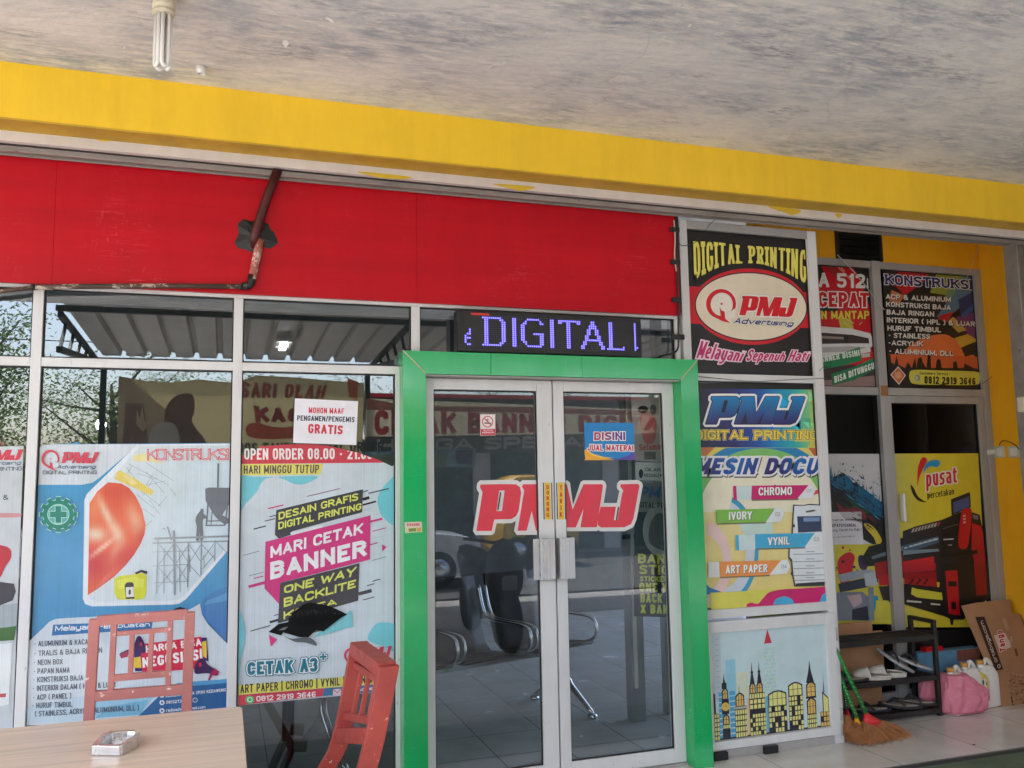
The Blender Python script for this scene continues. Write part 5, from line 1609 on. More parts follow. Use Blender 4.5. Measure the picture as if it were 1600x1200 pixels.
def arched(x0, x1, y0, y1, nx, ny, c=AM):
    p.n = 6
    n = 10
    p.poly([(x0, y1)] + [(x0 + (x1 - x0) * i / n, y0 + 18 - 22 * math.sin(math.pi * i / n)) for i in range(n + 1)] + [(x1, y1)], BK)
    g = 7
    p.n = 8
    p.poly([(x0 + g, y1 - 4)] + [(x0 + g + (x1 - x0 - 2 * g) * i / n, y0 + 26 - 20 * math.sin(math.pi * i / n)) for i in range(n + 1)] + [(x1 - g, y1 - 4)], c)
    for i in range(1, nx):
        p.n = 9; p.poly([(x0 + (x1 - x0) * i / nx - 1.6, y0), (x0 + (x1 - x0) * i / nx + 1.6, y0), (x0 + (x1 - x0) * i / nx + 1.6, y1), (x0 + (x1 - x0) * i / nx - 1.6, y1)], BK)
    for j in range(1, ny):
        yy = y0 + (y1 - y0) * j / ny
        p.n = 9; p.poly([(x0, yy - 1.6), (x1, yy - 1.6), (x1, yy + 1.6), (x0, yy + 1.6)], BK)
tower(-2, 34, 560, 738, 2, 6); p.n = 6; p.poly([(-2, 420), (10, 430), (12, 560), (-2, 560)], BK)
spire(75, 20, 290, 368, False); tower(58, 92, 360, 400, 1, 1, 1)
arched(58, 100, 395, 470, 2, 2); tower(54, 104, 468, 570, 1, 1, 1)
(ex, ey), = p.m((79, 520)); sv2 = p.m; p.m = lambda *q: list(q); p.n = 9; p.ell(ex, ey, 6.2, 6.6, (226, 190, 96), n=20); p.n = 10; p.poly([(ex, ey), (ex + 0.8, ey - 4.6), (ex + 1.4, ey)], BK); p.m = sv2
arched(58, 104, 572, 640, 2, 2); tower(58, 104, 640, 668, 4, 1, 0); tower(54, 108, 668, 738, 1, 1, 1)
spire(178, 12, 380, 470, False); arched(150, 212, 440, 530, 3, 2); tower(134, 230, 528, 548, 8, 1, 0, (200, 200, 190)); tower(144, 226, 548, 738, 5, 5)
for cx_ in (272, 322):
    spire(cx_, 34, 236, 386); arched(cx_ - 22, cx_ + 22, 380, 452, 2, 2)
tower(246, 356, 450, 490, 6, 1); tower(246, 358, 490, 560, 4, 2); tower(246, 358, 560, 738, 6, 6, 0.22)
arched(378, 506, 452, 556, 4, 2, YW); tower(378, 506, 556, 738, 6, 5, 0.25)
arched(520, 620, 408, 500, 3, 2, YW); tower(520, 620, 500, 738, 5, 7, 0.22)
spire(675, 56, 262, 420); arched(646, 712, 415, 520, 2, 3); tower(642, 714, 518, 530, 1, 1, 1); arched(646, 710, 528, 640, 3, 2); tower(646, 712, 640, 738, 5, 3)
spire(768, 8, 352, 500, False); p.n = 6; p.poly([(756, 490), (800, 540), (800, 640), (756, 640)], BK); p.n = 8; p.poly([(761, 508), (794, 545), (794, 634), (761, 634)], YW)
tower(738, 798, 632, 738, 3, 3, 0.3, AM)
p.n = 6; p.poly([(0, 728), (800, 728), (800, 740), (0, 740)], BK)
p.build('skyline_print', None, None, 'ink', parent=cb)

# ---------------- posters in the recess
RP = RY + 0.0285
p = Print(RP)
p.m = zm(1280, 370, 4.8)
p.poly([(-420, 150), (400, 210), (452, 1122), (-400, 1130)], (200, 16, 34))
p.poly([(235, 205), (400, 212), (432, 575), (395, 575), (300, 300)], (30, 24, 26)); p.poly([(-300, 200), (10, 208), (40, 280), (-10, 340)], (40, 28, 30))
p.poly([(10, 210), (120, 216), (200, 330), (120, 300)], (150, 40, 40))
p.poly([(-300, 480), (60, 420), (150, 500), (140, 560), (-300, 560)], (36, 30, 26))
p.poly([(140, 600), (240, 620), (260, 700), (160, 690)], (196, 186, 60))
for a, b in (((130, 215), (240, 330)), ((150, 215), (190, 260)), ((180, 640), (260, 700)), ((300, 660), (320, 640)), ((210, 620), (260, 650))):
    sv_ = p.m; a2, b2 = p.m(a, b); p.m = lambda *q: list(q); p.n = 6; p.line(a2, b2, 1.0, (226, 200, 150)); p.m = sv_
p.text('KOSA 512I' if False else 'KOSA 512i', [(-270, 258), (378, 282), (378, 388), (-262, 372)], (232, 230, 226), 0.03, 0, 1.0)
p.text('BERI CEPAT', [(-330, 408), (370, 420), (370, 528), (-322, 526)], (204, 14, 34), thick=0.22, out=((0.075, (238, 232, 228)),))
p.text('SEMAKIN MANTAP', [(-250, 555), (374, 556), (372, 616), (-246, 618)], (226, 214, 70), 0.03)
p.poly([(-400, 640), (240, 690), (380, 725), (405, 780), (402, 820), (380, 830), (384, 880), (230, 895), (-400, 940)], (222, 222, 224))
p.poly([(-400, 690), (250, 736), (368, 762), (372, 800), (240, 800), (-400, 810)], (52, 46, 48)); p.poly([(-400, 720), (180, 752), (180, 770), (-400, 745)], (150, 140, 136)); p.poly([(180, 740), (215, 742), (212, 790), (185, 790)], (24, 22, 24))
p.poly([(-400, 840), (230, 822), (360, 830), (230, 860), (-400, 890)], (176, 176, 178))
p.poly([(300, 880), (400, 860), (430, 1000), (330, 1000)], (206, 40, 40)); p.poly([(310, 880), (376, 872), (376, 900), (316, 908)], (190, 190, 192))
p.poly([(-400, 1060), (450, 990), (452, 1122), (-400, 1130)], (150, 120, 120)); p.poly([(-200, 1000), (240, 960), (430, 1000), (430, 1040), (-200, 1100)], (60, 48, 50))
GN = (28, 132, 84)
p.poly([(-400, 935), (50, 905), (180, 870), (300, 826), (312, 930), (190, 962), (50, 990), (-400, 1010)], GN)
p.text('CETAK BANNER DISINI', [(-190, 930), (294, 848), (300, 892), (-184, 976)], (228, 236, 230), 0.035)
p.poly([(86, 1030), (250, 980), (424, 900), (432, 985), (260, 1075), (92, 1116)], (24, 122, 78))
p.text('BISA DITUNGGU', [(106, 1048), (404, 942), (410, 990), (110, 1098)], (234, 240, 236), 0.035)
p.build('printer_poster', 'narrow red and black poster of a wide printer, half hidden in the recess', 'poster', 'ink')

p = Print(RP)
p.m = zm(1280, 370, 4.8)
p.poly([(470, 225), (1172, 285), (1224, 1140), (520, 1136)], (34, 30, 30))
p.poly([(560, 245), (840, 262), (760, 360), (640, 440), (560, 360)], (186, 34, 40)); p.poly([(500, 236), (600, 248), (560, 330), (520, 300)], (60, 40, 40))
p.poly([(880, 268), (1090, 282), (960, 440), (830, 420)], (150, 156, 60)); p.poly([(1090, 282), (1172, 290), (1180, 420), (950, 620), (880, 600), (1000, 430)], (82, 122, 150)); p.poly([(1040, 470), (1180, 400), (1190, 560), (1060, 590)], (52, 60, 110)); p.poly([(960, 620), (1190, 560), (1205, 800), (1060, 700)], (120, 62, 110)); p.poly([(900, 590), (1010, 560), (960, 640), (890, 620)], (180, 40, 44)); p.poly([(1060, 585), (1180, 480), (1186, 520), (1080, 610)], (60, 90, 150)); p.poly([(540, 400), (640, 440), (600, 500), (520, 480)], (200, 120, 70)); p.poly([(1000, 320), (1100, 300), (960, 500), (930, 480)], (110, 150, 110))
p.poly(cr([(560, 1000), (640, 850), (780, 760), (900, 732), (980, 745), (1080, 820), (1150, 880), (1205, 960), (1205, 1000)], 4, False), (222, 116, 62))
p.poly([(520, 880), (1205, 900), (1212, 1000), (520, 1000)], (206, 98, 56))
p.poly([(920, 710), (1030, 680), (1110, 720), (1000, 760)], (44, 38, 38)); p.poly([(1010, 760), (1110, 730), (1190, 780), (1060, 830)], (206, 164, 60)); p.poly([(1060, 832), (1190, 784), (1200, 870), (1090, 900)], (44, 38, 38)); p.poly([(1000, 600), (1100, 700), (1040, 720), (960, 640)], (196, 160, 80))
sil = [(515, 1005), (515, 890), (530, 880), (535, 940), (560, 960), (575, 890), (590, 960), (640, 985), (660, 940), (690, 985), (715, 900), (725, 985), (735, 915), (760, 900), (775, 950), (800, 985), (810, 890), (830, 885), (835, 985), (870, 985), (875, 930), (890, 915), (905, 925), (915, 985), (1000, 985), (1000, 940), (1025, 935), (1035, 985), (1080, 985), (1085, 950), (1150, 985), (1208, 995), (1212, 1060), (520, 1060)]
p.poly(sil, (40, 30, 28))
p.poly([(520, 1000), (1214, 1000), (1222, 1136), (522, 1132)], (36, 32, 32))
p.text('KONSTRUKSI', [(488, 282), (1138, 326), (1142, 398), (492, 358)], (28, 34, 92), slab=True, thick=0.22, out=((0.07, (232, 232, 236)),))
for ex, c in ():
    p.text('KONSTRUKSI', [(488, 282), (1138, 326), (1142, 398), (492, 358)], c, slab=True, thick=0.24, out=())
for tx, xa, xb, ya, yb in (('ACP & ALUMINIUM', 492, 980, 450, 474), ('KONSTRUKSI BAJA', 494, 980, 506, 534), ('BAJA RINGAN', 498, 854, 566, 582), ('INTERIOR ( HPL ) & LUAR', 500, 1160, 624, 656), ('HURUF TIMBUL', 504, 906, 686, 700), ('- STAINLESS', 510, 824, 740, 750), ('-ACRYLIK', 510, 772, 796, 804), ('- ALUMINIUM, DLL', 514, 1000, 858, 878)):
    h = 19
    p.n = 30
    p.text(tx, [(xa + 4, ya - h + 4), (xb + 4, yb - h + 4), (xb + 4, yb + h + 4), (xa + 4, ya + h + 4)], (30, 26, 26), 0.06)
    p.text(tx, [(xa, ya - h), (xb, yb - h), (xb, yb + h), (xa, ya + h)], (226, 222, 216), 0.035)
p.poly([(584, 972), (642, 1040), (590, 1112), (526, 1036)], (226, 214, 200)); p.poly([(584, 982), (634, 1040), (590, 1102), (534, 1036)], (196, 110, 70)); p.poly([(560, 1020), (600, 1010), (612, 1050), (584, 1072), (556, 1052)], (222, 160, 120))
p.poly(cr([(700, 1000), (900, 1004), (1160, 1012), (1194, 1040), (1196, 1080), (1160, 1112), (900, 1112), (710, 1106), (672, 1076), (668, 1030)], 4), (216, 206, 84))
p.text('Customers Service :', [(744, 1012), (970, 1018), (970, 1040), (744, 1034)], (50, 46, 30), 0.02)
p.text('0812 2919 3646', [(780, 1046), (1162, 1060), (1162, 1112), (780, 1104)], (26, 24, 24), 0.03)
(cx, cy), = p.m((724, 1062)); sv_ = p.m; p.m = lambda *q: list(q); p.ell(cx, cy, 5.4, 6.4, (190, 196, 150)); p.ell(cx + 0.6, cy - 0.6, 3.8, 4.6, (120, 130, 110), inner=(2.6, 3.4, -0.8, 0.4)); p.m = sv_
p.build('service_poster', 'dark multicoloured construction service poster with sunset workers in the recess', 'poster', 'ink')

p = Print(RP)
p.m = zm(1270, 600, 4.0)
def splash(pts, c):
    p.poly(cr(pts, 3), c)
p.poly([(-420, 436), (455, 437), (500, 1210), (500, 1500), (-420, 1500)], (200, 200, 204))
TB, TN = (22, 100, 140), (16, 40, 60)
splash([(60, 560), (130, 580), (190, 555), (230, 600), (300, 640), (360, 690), (430, 740), (470, 780), (470, 1000), (400, 1010), (330, 980), (250, 930), (140, 870), (60, 800)], (22, 26, 32))
splash([(100, 575), (160, 590), (210, 570), (250, 620), (230, 650), (170, 660), (120, 630)], TB)
splash([(240, 640), (320, 660), (400, 720), (440, 780), (420, 820), (350, 800), (270, 720)], (24, 88, 128))
splash([(230, 720), (300, 750), (350, 790), (330, 810), (260, 780)], (24, 72, 44))
splash([(150, 740), (200, 780), (260, 770), (320, 800), (330, 850), (260, 860), (180, 830)], (120, 24, 48))
splash([(320, 870), (360, 880), (400, 920), (430, 980), (400, 1005), (380, 960), (330, 900)], (214, 186, 60))
rnd = random.Random(21)
for k in range(70):
    a_ = rnd.uniform(-2.6, -0.2); r_ = rnd.gauss(110, 60)
    x, y = 270 + abs(r_) * 1.6 * math.cos(a_) * 1.1 + rnd.uniform(-60, 60), 660 + abs(r_) * math.sin(a_) + rnd.uniform(-20, 60)
    if y < 445 or x > 455 or y > 800:
        continue
    (ex, ey), = p.m((x, y)); sv_ = p.m; p.m = lambda *q: list(q); p.n = 12
    s_ = rnd.uniform(0.3, 1.5); p.ell(ex, ey, s_, s_ * rnd.uniform(0.7, 1.6), rnd.choice((TB, TN, (40, 120, 150), (60, 60, 66))), rnd.uniform(0, 90), 8); p.m = sv_
for k in range(150):                                  # brush strands along the splash
    t = rnd.random(); o_ = rnd.gauss(0, 55)
    x, y = 90 + 350 * t - 0.5 * o_, 600 + 240 * t + o_
    L_ = rnd.uniform(10, 70); w_ = rnd.uniform(1.0, 6.0)
    if not (45 < x < 400 and 520 < y < 1000):
        continue
    c = rnd.choice(((30, 112, 150), (22, 92, 134), (14, 40, 60), (20, 24, 30), (40, 140, 176), (24, 74, 96)) if o_ < 20 else ((20, 22, 28), (30, 30, 40), (120, 26, 50), (28, 74, 46), (22, 60, 90)))
    p.n = 12
    p.poly([(x, y), (x + L_ * 0.5, y + L_ * 0.36 - w_), (x + L_, y + L_ * 0.72), (x + L_ * 0.5, y + L_ * 0.36 + w_)], c)
for k in range(24):                                   # feathered edge of the splash
    t = k / 23; x, y = 100 + 350 * t, 560 + 190 * t
    p.n = 13
    p.poly([(x, y + 30), (x + rnd.uniform(-6, 12), y - rnd.uniform(10, 70)), (x + 12, y + 30)], rnd.choice((TB, (30, 110, 150), TN)))
p.poly([(-400, 1010), (470, 1000), (490, 1500), (-400, 1500)], (206, 196, 70))
splash([(150, 1120), (180, 1070), (230, 1050), (260, 1080), (250, 1130), (240, 1200), (210, 1260), (170, 1240)], (196, 30, 50))
splash([(280, 1080), (310, 1070), (340, 1110), (330, 1160), (290, 1150)], (60, 40, 90))
for k in range(16):
    (ex, ey), = p.m((rnd.uniform(140, 330), rnd.uniform(1020, 1200))); sv_ = p.m; p.m = lambda *q: list(q); p.n = 16
    s_ = rnd.uniform(0.5, 2.6); p.ell(ex, ey, s_, s_, rnd.choice(((196, 30, 50), (60, 40, 90), (30, 28, 32))), 0, 9); p.m = sv_
# left half of the printed flatbed machine, carried on from the door
def machine(p):
    p.n = 20
    p.poly([(300, 1090), (345, 1015), (560, 960), (560, 1120), (330, 1140)], (28, 30, 34)); p.poly([(360, 1080), (560, 1010), (560, 1040), (370, 1095)], (96, 120, 132)); p.poly([(380, 1120), (560, 1080), (560, 1210), (390, 1215)], (150, 28, 34))
machine(p)
p.m = zm(1290, 880, 3.748)
p.n = 20
p.poly([(60, 70), (190, 40), (270, 36), (280, 70), (90, 110)], (150, 160, 176)); p.poly([(70, 120), (250, 80), (300, 60), (305, 110), (240, 140), (80, 170)], (44, 52, 70)); p.poly([(220, 60), (290, 50), (300, 130), (230, 135)], (176, 186, 196))
p.poly([(60, 170), (210, 165), (250, 200), (245, 335), (60, 335)], (126, 134, 150)); p.poly([(120, 190), (200, 180), (210, 230), (160, 260)], (196, 170, 180)); p.poly([(150, 270), (240, 250), (250, 335), (150, 330)], (40, 46, 60)); p.poly([(265, 190), (300, 190), (310, 250), (290, 290), (272, 260)], (40, 150, 176))
p.poly([(245, 140), (275, 140), (280, 335), (248, 335)], (120, 140, 156))
p.poly([(300, 72), (400, 55), (405, 125), (310, 130)], (176, 30, 36)); p.poly([(305, 135), (405, 130), (410, 225), (330, 215)], (44, 40, 42)); p.poly([(370, 150), (410, 150), (410, 185), (372, 182)], (206, 200, 66)); p.poly([(290, 215), (410, 235), (415, 360), (280, 350)], (206, 196, 70))
p.build('splash_poster', 'white poster with a dark blue paint splash on the pane behind the shoe rack', 'poster', 'ink')

p = Print(RP)
p.m = zm(1270, 600, 4.0)
def yl(x, y):
    t = min(1, max(0, (x - 1396) / 50))
    return (196 + 22 * t, 190 + 8 * t, 96 - 40 * t)
p.grad([(505, 435), (1034, 433), (1095, 1520), (530, 1520)], yl, 6, 8)
def fin(pts, c):
    p.poly(cr(pts, 4), c)
fin([(655, 640), (652, 580), (660, 510), (680, 465), (705, 460), (714, 480), (700, 510), (675, 560), (662, 600)], (204, 36, 50))
fin([(690, 560), (696, 520), (715, 490), (750, 476), (788, 478), (794, 500), (776, 520), (740, 515), (710, 530)], (40, 146, 196))
fin([(610, 640), (614, 632), (630, 650), (655, 700), (690, 728), (712, 734), (690, 738), (655, 726), (625, 690)], (30, 28, 30))
p.text('pusat', [(706, 536), (898, 508), (900, 616), (708, 643)], (206, 28, 50), thick=0.2, out=((0.06, (232, 230, 220)),), caps='usa')
p.text('percetakan', [(714, 676), (880, 646), (882, 690), (716, 716)], (40, 38, 34), thick=0.12, caps='erceana')
# the flatbed machine
DK = lambda x, y: (24 + 26 * max(0, min(1, (1530 - x) / 130)), 23 + 26 * max(0, min(1, (1530 - x) / 130)), 28 + 28 * max(0, min(1, (1530 - x) / 130)))
RE = lambda x, y: (206 - 60 * max(0, min(1, (y - 815) / 90)), 34 - 10 * max(0, min(1, (y - 815) / 90)), 44)
p.poly([(862, 720), (980, 675), (986, 770), (866, 822)], (36, 36, 44)); p.poly([(874, 742), (974, 702), (978, 768), (878, 808)], (70, 90, 140))
p.poly([(560, 920), (640, 890), (800, 850), (920, 800), (1040, 820), (1060, 900), (1075, 1230), (800, 1240), (560, 1210)], DK)
for k in range(9):
    x = 620 + 20 * k; p.n = 14; p.poly([(x, 905 - 5 * k), (x + 14, 900 - 5 * k), (x + 6, 925 - 5 * k), (x - 8, 930 - 5 * k)], (180, 168, 160) if k < 8 else (180, 60, 60))
p.poly([(560, 1010), (782, 950), (784, 990), (560, 1062)], (70, 96, 118)); p.poly([(560, 1040), (780, 1030), (790, 1050), (560, 1075)], (120, 140, 150)); p.poly([(600, 1010), (780, 962), (780, 972), (600, 1022)], (150, 176, 190))
p.poly([(800, 880), (900, 850), (920, 1010), (800, 1050)], (24, 24, 28)); p.text('TEKNIK', [(808, 966), (874, 966), (874, 974), (808, 974)], (200, 200, 200), 0.02) if False else None
p.poly(cr([(930, 790), (960, 776), (985, 782), (990, 830), (975, 960), (960, 1020), (925, 1030), (906, 1000), (912, 880)], 4), (196, 30, 40))
p.poly([(988, 800), (1040, 818), (1044, 880), (990, 864)], (28, 28, 34)); p.poly([(992, 815), (1030, 822), (1030, 850), (1000, 842)], (120, 120, 126)); p.poly([(990, 870), (1044, 885), (1060, 930), (1082, 1210), (1020, 1190), (985, 1030)], RE)
p.poly([(560, 1110), (752, 1076), (756, 1168), (560, 1180)], lambda x, y: (214 - 50 * max(0, min(1, (y - 870) / 25)), 44 - 16 * max(0, min(1, (y - 870) / 25)), 50))
for k in range(7):
    p.poly([(565 + 30 * k, 1022 - 9 * k), (585 + 30 * k, 1016 - 9 * k), (587 + 30 * k, 1024 - 9 * k), (567 + 30 * k, 1030 - 9 * k)], (190, 200, 206))
p.poly([(560, 1068), (790, 1044), (790, 1050), (560, 1076)], (30, 34, 40))
p.poly([(806, 900), (900, 872), (901, 878), (807, 906)], (90, 92, 100)); p.poly([(808, 968), (872, 964), (872, 972), (808, 976)], (196, 196, 196)); p.poly([(838, 1004), (862, 1002), (862, 1008), (838, 1010)], (170, 170, 170))
for k in range(3):
    p.poly([(930, 820 + 20 * k), (946, 816 + 20 * k), (948, 828 + 20 * k), (932, 832 + 20 * k)], (236, 150, 150)); p.poly([(560, 1180), (756, 1172), (760, 1215), (560, 1215)], (150, 24, 32))
p.poly([(788, 1060), (1020, 1035), (1022, 1060), (790, 1085)], (20, 18, 22))
p.m = zm(1290, 880, 3.748)
p.n = 22
p.poly([(452, 0), (640, 0), (640, 40), (452, 55)], (180, 30, 38)); p.poly([(452, 60), (640, 48), (650, 140), (460, 120)], (168, 28, 36))
for k in range(3):
    x = 480 + 42 * k; p.n = 24; p.poly([(x, 72), (x + 12, 72), (x + 34, 98), (x + 10, 124), (x - 2, 124), (x + 20, 98)], (60, 20, 26))
p.poly([(455, 120), (660, 140), (680, 0), (950, 0), (955, 200), (800, 330), (745, 330), (740, 362), (728, 362), (722, 325), (690, 310), (455, 240)], (34, 30, 32))
p.poly([(500, 140), (530, 150), (675, 172), (680, 215), (530, 200), (495, 180)], (206, 198, 62)); p.poly([(470, 215), (555, 222), (555, 232), (470, 226)], (200, 200, 190)); p.poly([(610, 232), (665, 238), (665, 246), (610, 242)], (200, 200, 190))
p.poly([(695, 45), (765, 40), (782, 305), (715, 295)], (186, 28, 38)); p.poly([(712, 105), (760, 105), (762, 135), (714, 135)], (34, 30, 32)); p.poly([(728, 225), (756, 225), (758, 270), (732, 268)], (34, 30, 32)); p.poly([(860, 0), (930, 0), (940, 180), (875, 190)], (150, 26, 34))
p.poly([(470, 378), (640, 392), (960, 370), (960, 600), (470, 600)], (30, 28, 30))
p.build('print_centre_poster', 'yellow poster of a red and black printing machine on the recess door', 'poster', 'ink')

p = Print(RY + 0.027)
p.m = zm(1270, 600, 4.0)
p.poly([(20, 802), (303, 798), (317, 1002), (40, 1006)], (216, 214, 222))
p.text('Jam Kerja semua', [(40, 846), (300, 838), (300, 856), (40, 862)], (80, 80, 92), 0.008)
p.text('SEPATU/SANDAL', [(110, 874), (272, 872), (272, 892), (110, 894)], (70, 70, 84), 0.02)
p.text('Langsung Taruh Ke Rak !', [(60, 908), (304, 900), (304, 920), (60, 928)], (70, 70, 84), 0.012)
p.text('PMJ ADVERTISING', [(100, 955), (262, 948), (262, 956), (100, 963)], (90, 90, 100), 0.01)
p.build('shoe_notice', 'small white typed notice about shoes on the splash poster', 'notice', 'paper')
# ================================================================== things on and before the front
# ---------------- LED sign over the door
ls = thing('led_sign', 'black scrolling sign with blue dot lettering above the green doorway', 'led sign', (1.61, -0.05, 2.152))
B().box(1.092, 2.112, -0.098, -0.012, 2.152, 2.362).build('case', 'black', ls, bevel=0.004)
g_ = B()
x0, x1, z0, z1 = 1.125, 2.09, 2.172, 2.343
NC, NR = 84, 16
off, on = B(), B()
off.use(mat('dark led dot', (62, 62, 66), 0.5)); on.use(emit_mat('lit blue led', (104, 96, 255), 0.42))
def dots(ch, w, h=14):
    """letter of two-dot strokes in a w x h field of dots"""
    s = set()
    def col(x, y0=0, y1=h):
        s.update((x + d, y) for d in (0, 1) for y in range(y0, y1))
    def row(y, xa=0, xb=w, k=1):
        s.update((x, y + d) for x in range(xa, xb) for d in range(k))
    if ch == 'D':
        col(1); row(0, 0, w - 4); row(h - 1, 0, w - 4); s.update(((w - 4, 0), (w - 3, 1), (w - 4, 1), (w - 4, h - 1), (w - 3, h - 2), (w - 4, h - 2))); col(w - 3, 2, h - 2)
    elif ch == 'I':
        col(0)
    elif ch == 'G':
        col(0, 3, h - 3); row(0, 3, w - 2); row(h - 1, 3, w - 1); s.update(((1, 2), (2, 1), (2, 2), (1, h - 3), (2, h - 2), (2, h - 3), (w - 2, 1), (w - 1, 2), (w - 2, 2))); row(7, w - 5, w); col(w - 2, 7, h - 1)
    elif ch == 'T':
        row(0); row(1, 0, 2); row(1, w - 2, w); col(w // 2 - 1)
    elif ch == 'A':
        for y in range(h):
            o = int(round((w / 2 - 1) * y / (h - 1)))
            for x in (w // 2 - 1 - o, w // 2 - o, w // 2 + o - 1, w // 2 + o):
                s.add((max(0, min(w - 1, x)), y))
        row(9, 2, w - 2)
    elif ch == 'L':
        col(1); row(h - 1, 0, w); row(h - 2, w - 1, w)
    elif ch == '<':
        s.update(((1, 8), (2, 8), (0, 9), (0, 10), (1, 10), (2, 10), (0, 11), (0, 12), (1, 13), (2, 13), (2, 6), (2, 7)))
    elif ch == '|':
        s.update((0, y) for y in range(h)); s.add((1, h - 2))
    return s


litset = set()
for ch, c0, w_ in (('<', 0, 3), ('D', 8, 12), ('I', 22, 2), ('G', 26, 11), ('I', 40, 2), ('T', 44, 11), ('A', 55, 12), ('L', 68, 9), ('|', 82, 2)):
    litset |= {(c0 + x, y + 1) for x, y in dots(ch, w_)}
for c in range(NC):
    for r_ in range(NR):
        cx_, cz = x0 + (c + 0.5) * (x1 - x0) / NC, z1 - (r_ + 0.5) * (z1 - z0) / NR
        lit = (c, r_) in litset
        h = 0.0040 if lit else 0.0024
        q = [(cx_ - h, -0.0990, cz - h), (cx_ + h, -0.0990, cz - h), (cx_ + h, -0.0990, cz + h), (cx_ - h, -0.0990, cz + h)]
        (on if lit else off).add(q, [(0, 1, 2, 3)])
o = off.build('unlit_dots', None, ls); o['kind'] = 'stuff'
o = on.build('lit_dots', None, ls); o['kind'] = 'stuff'
B().box(1.16, 1.255, -0.0988, -0.0984, 2.337, 2.349).build('maker_label', mat('red label', (206, 50, 40), 0.5), ls)

# ---------------- pipes on the red board
pp = thing('upper_pipe', 'dark red pipe coming out through black tape on the red board', 'pipe', tuple(P(398, 368, -0.03)))
a0, a1, a2 = P(399, 372, -0.012), P(403, 352, -0.062), P(434, 266, -0.095)
B().tube([P(399, 386, -0.03), P(398, 368, -0.055), a1, P(418, 306, -0.075), a2], 0.022, 14).build('pipe_run', 'rust', pp)
p = Print(-0.0262)
star = []
tr = random.Random(4)
base = [(371, 350), (380, 342), (394, 346), (408, 345), (420, 350), (422, 358), (428, 362), (435, 380), (422, 389), (405, 384), (398, 396), (384, 390), (372, 388), (366, 380), (373, 364)]
b_ = B()
ctr = P(399, 370, -0.046)
ring = [P(x, y, -0.0262 - 0.003 * tr.random()) for x, y in base]
mid = [P(399 + (x - 399) * 0.5 + tr.uniform(-2, 2), 370 + (y - 370) * 0.5 + tr.uniform(-2, 2), -0.034 - 0.010 * tr.random()) for x, y in base]
n_ = len(base)
b_.add(ring + mid + [ctr], [(i, (i + 1) % n_, n_ + (i + 1) % n_, n_ + i) for i in range(n_)] + [(n_ + i, n_ + (i + 1) % n_, 2 * n_) for i in range(n_)])
tag(b_.build('tape_wrap', 'tape', fix=False), 'ragged patch of black tape round the pipe hole on the red board', 'tape')
lp = thing('lower_pipe', 'thin flaking pipe bent along the bottom edge of the red board', 'pipe', tuple(P(392, 440, -0.045)))
B().tube([P(406, 374, -0.045), P(402, 396, -0.046), P(394, 436, -0.046)], 0.019, 14).build('drop_pipe', 'chip_red', lp)
B().tube([P(394.5, 430, -0.046), P(392.5, 441, -0.046), P(389, 446, -0.046), P(380, 447.5, -0.046)], 0.0195, 14).build('elbow', 'blackmetal', lp)
B().tube([P(381, 447.5, -0.046), P(250, 447, -0.046), P(130, 447.5, -0.046), P(52, 449, -0.046)], 0.0118, 12).build('level_pipe', 'chip_brown', lp)
B().tube([P(54, 449, -0.046), P(20, 453, -0.046), P(-60, 462, -0.046)], 0.0100, 12).build('white_pipe', 'chip_brown', lp)
for x_ in (52, 376):
    q_ = P(x_, 449, -0.046)
    B().tube([q_ + Vector((-0.008, 0, 0)), q_ + Vector((0.008, 0, 0))], 0.0135, 10).build('clip', 'blackmetal', lp)

# ---------------- ceiling lamp and stub of conduit
lm = thing('ceiling_lamp', 'white compact fluorescent lamp with four bare tubes under the grey ceiling', 'lamp', tuple(P(253, 40, -1.0)))
tip = P(253, 107, -1.0); topz = P(253, 24, -1.0).z
cx_, cy_ = tip.x, -1.0
B().lathe((cx_, cy_, topz), [(0.034, 0.0), (0.040, 0.004), (0.041, 0.012), (0.036, 0.014), (0.036, 0.024), (0.040, 0.026), (0.041, 0.036), (0.034, 0.06), (0.022, 0.09)], 24).build('ballast', 'cream', lm)
B().lathe((cx_, cy_, topz + 0.09), [(0.026, 0.0), (0.030, 0.01), (0.030, 3.3 - topz - 0.11), (0.05, 3.3 - topz - 0.10), (0.05, 3.3 - topz - 0.0905)], 20).build('lamp_holder', 'white', lm)
L_ = topz - tip.z
for k in range(4):
    a = 2 * math.pi * k / 4 + 0.5
    d1 = Vector((math.cos(a), math.sin(a), 0)); d2 = Vector((-math.sin(a), math.cos(a), 0))
    o_ = Vector((cx_, cy_, topz)) + d1 * 0.022
    w_ = 0.0115
    pts = [o_ + d2 * w_ + Vector((0, 0, 0.004)), o_ + d2 * w_ + Vector((0, 0, -L_ + 0.018))]
    for j in range(1, 6):
        t = math.pi * j / 6
        pts.append(o_ + d2 * (w_ * math.cos(t)) + Vector((0, 0, -L_ + 0.018 - 0.0145 * math.sin(t))))
    pts += [o_ - d2 * w_ + Vector((0, 0, -L_ + 0.018)), o_ - d2 * w_ + Vector((0, 0, 0.004))]
    B().tube(pts, 0.0073, 10).build('tube', 'tube', lm)
st_ = G(315, 104, 3.3)
tag(B().tube([st_ + Vector((0, 0, 0.0)), st_ + Vector((0, 0.0, -0.035))], [0.020, 0.017], 14, caps=False).build('conduit_stub', 'white', solid=0.004, fix=False), 'short white conduit stub poking out of the ceiling beside the lamp', 'pipe')

# ---------------- wires
def wire(pts, r, m, label, n=6):
    return tag(B().tube(cr([tuple(q) for q in pts], n, False), r, 6).build('wire', m), label, 'wire')


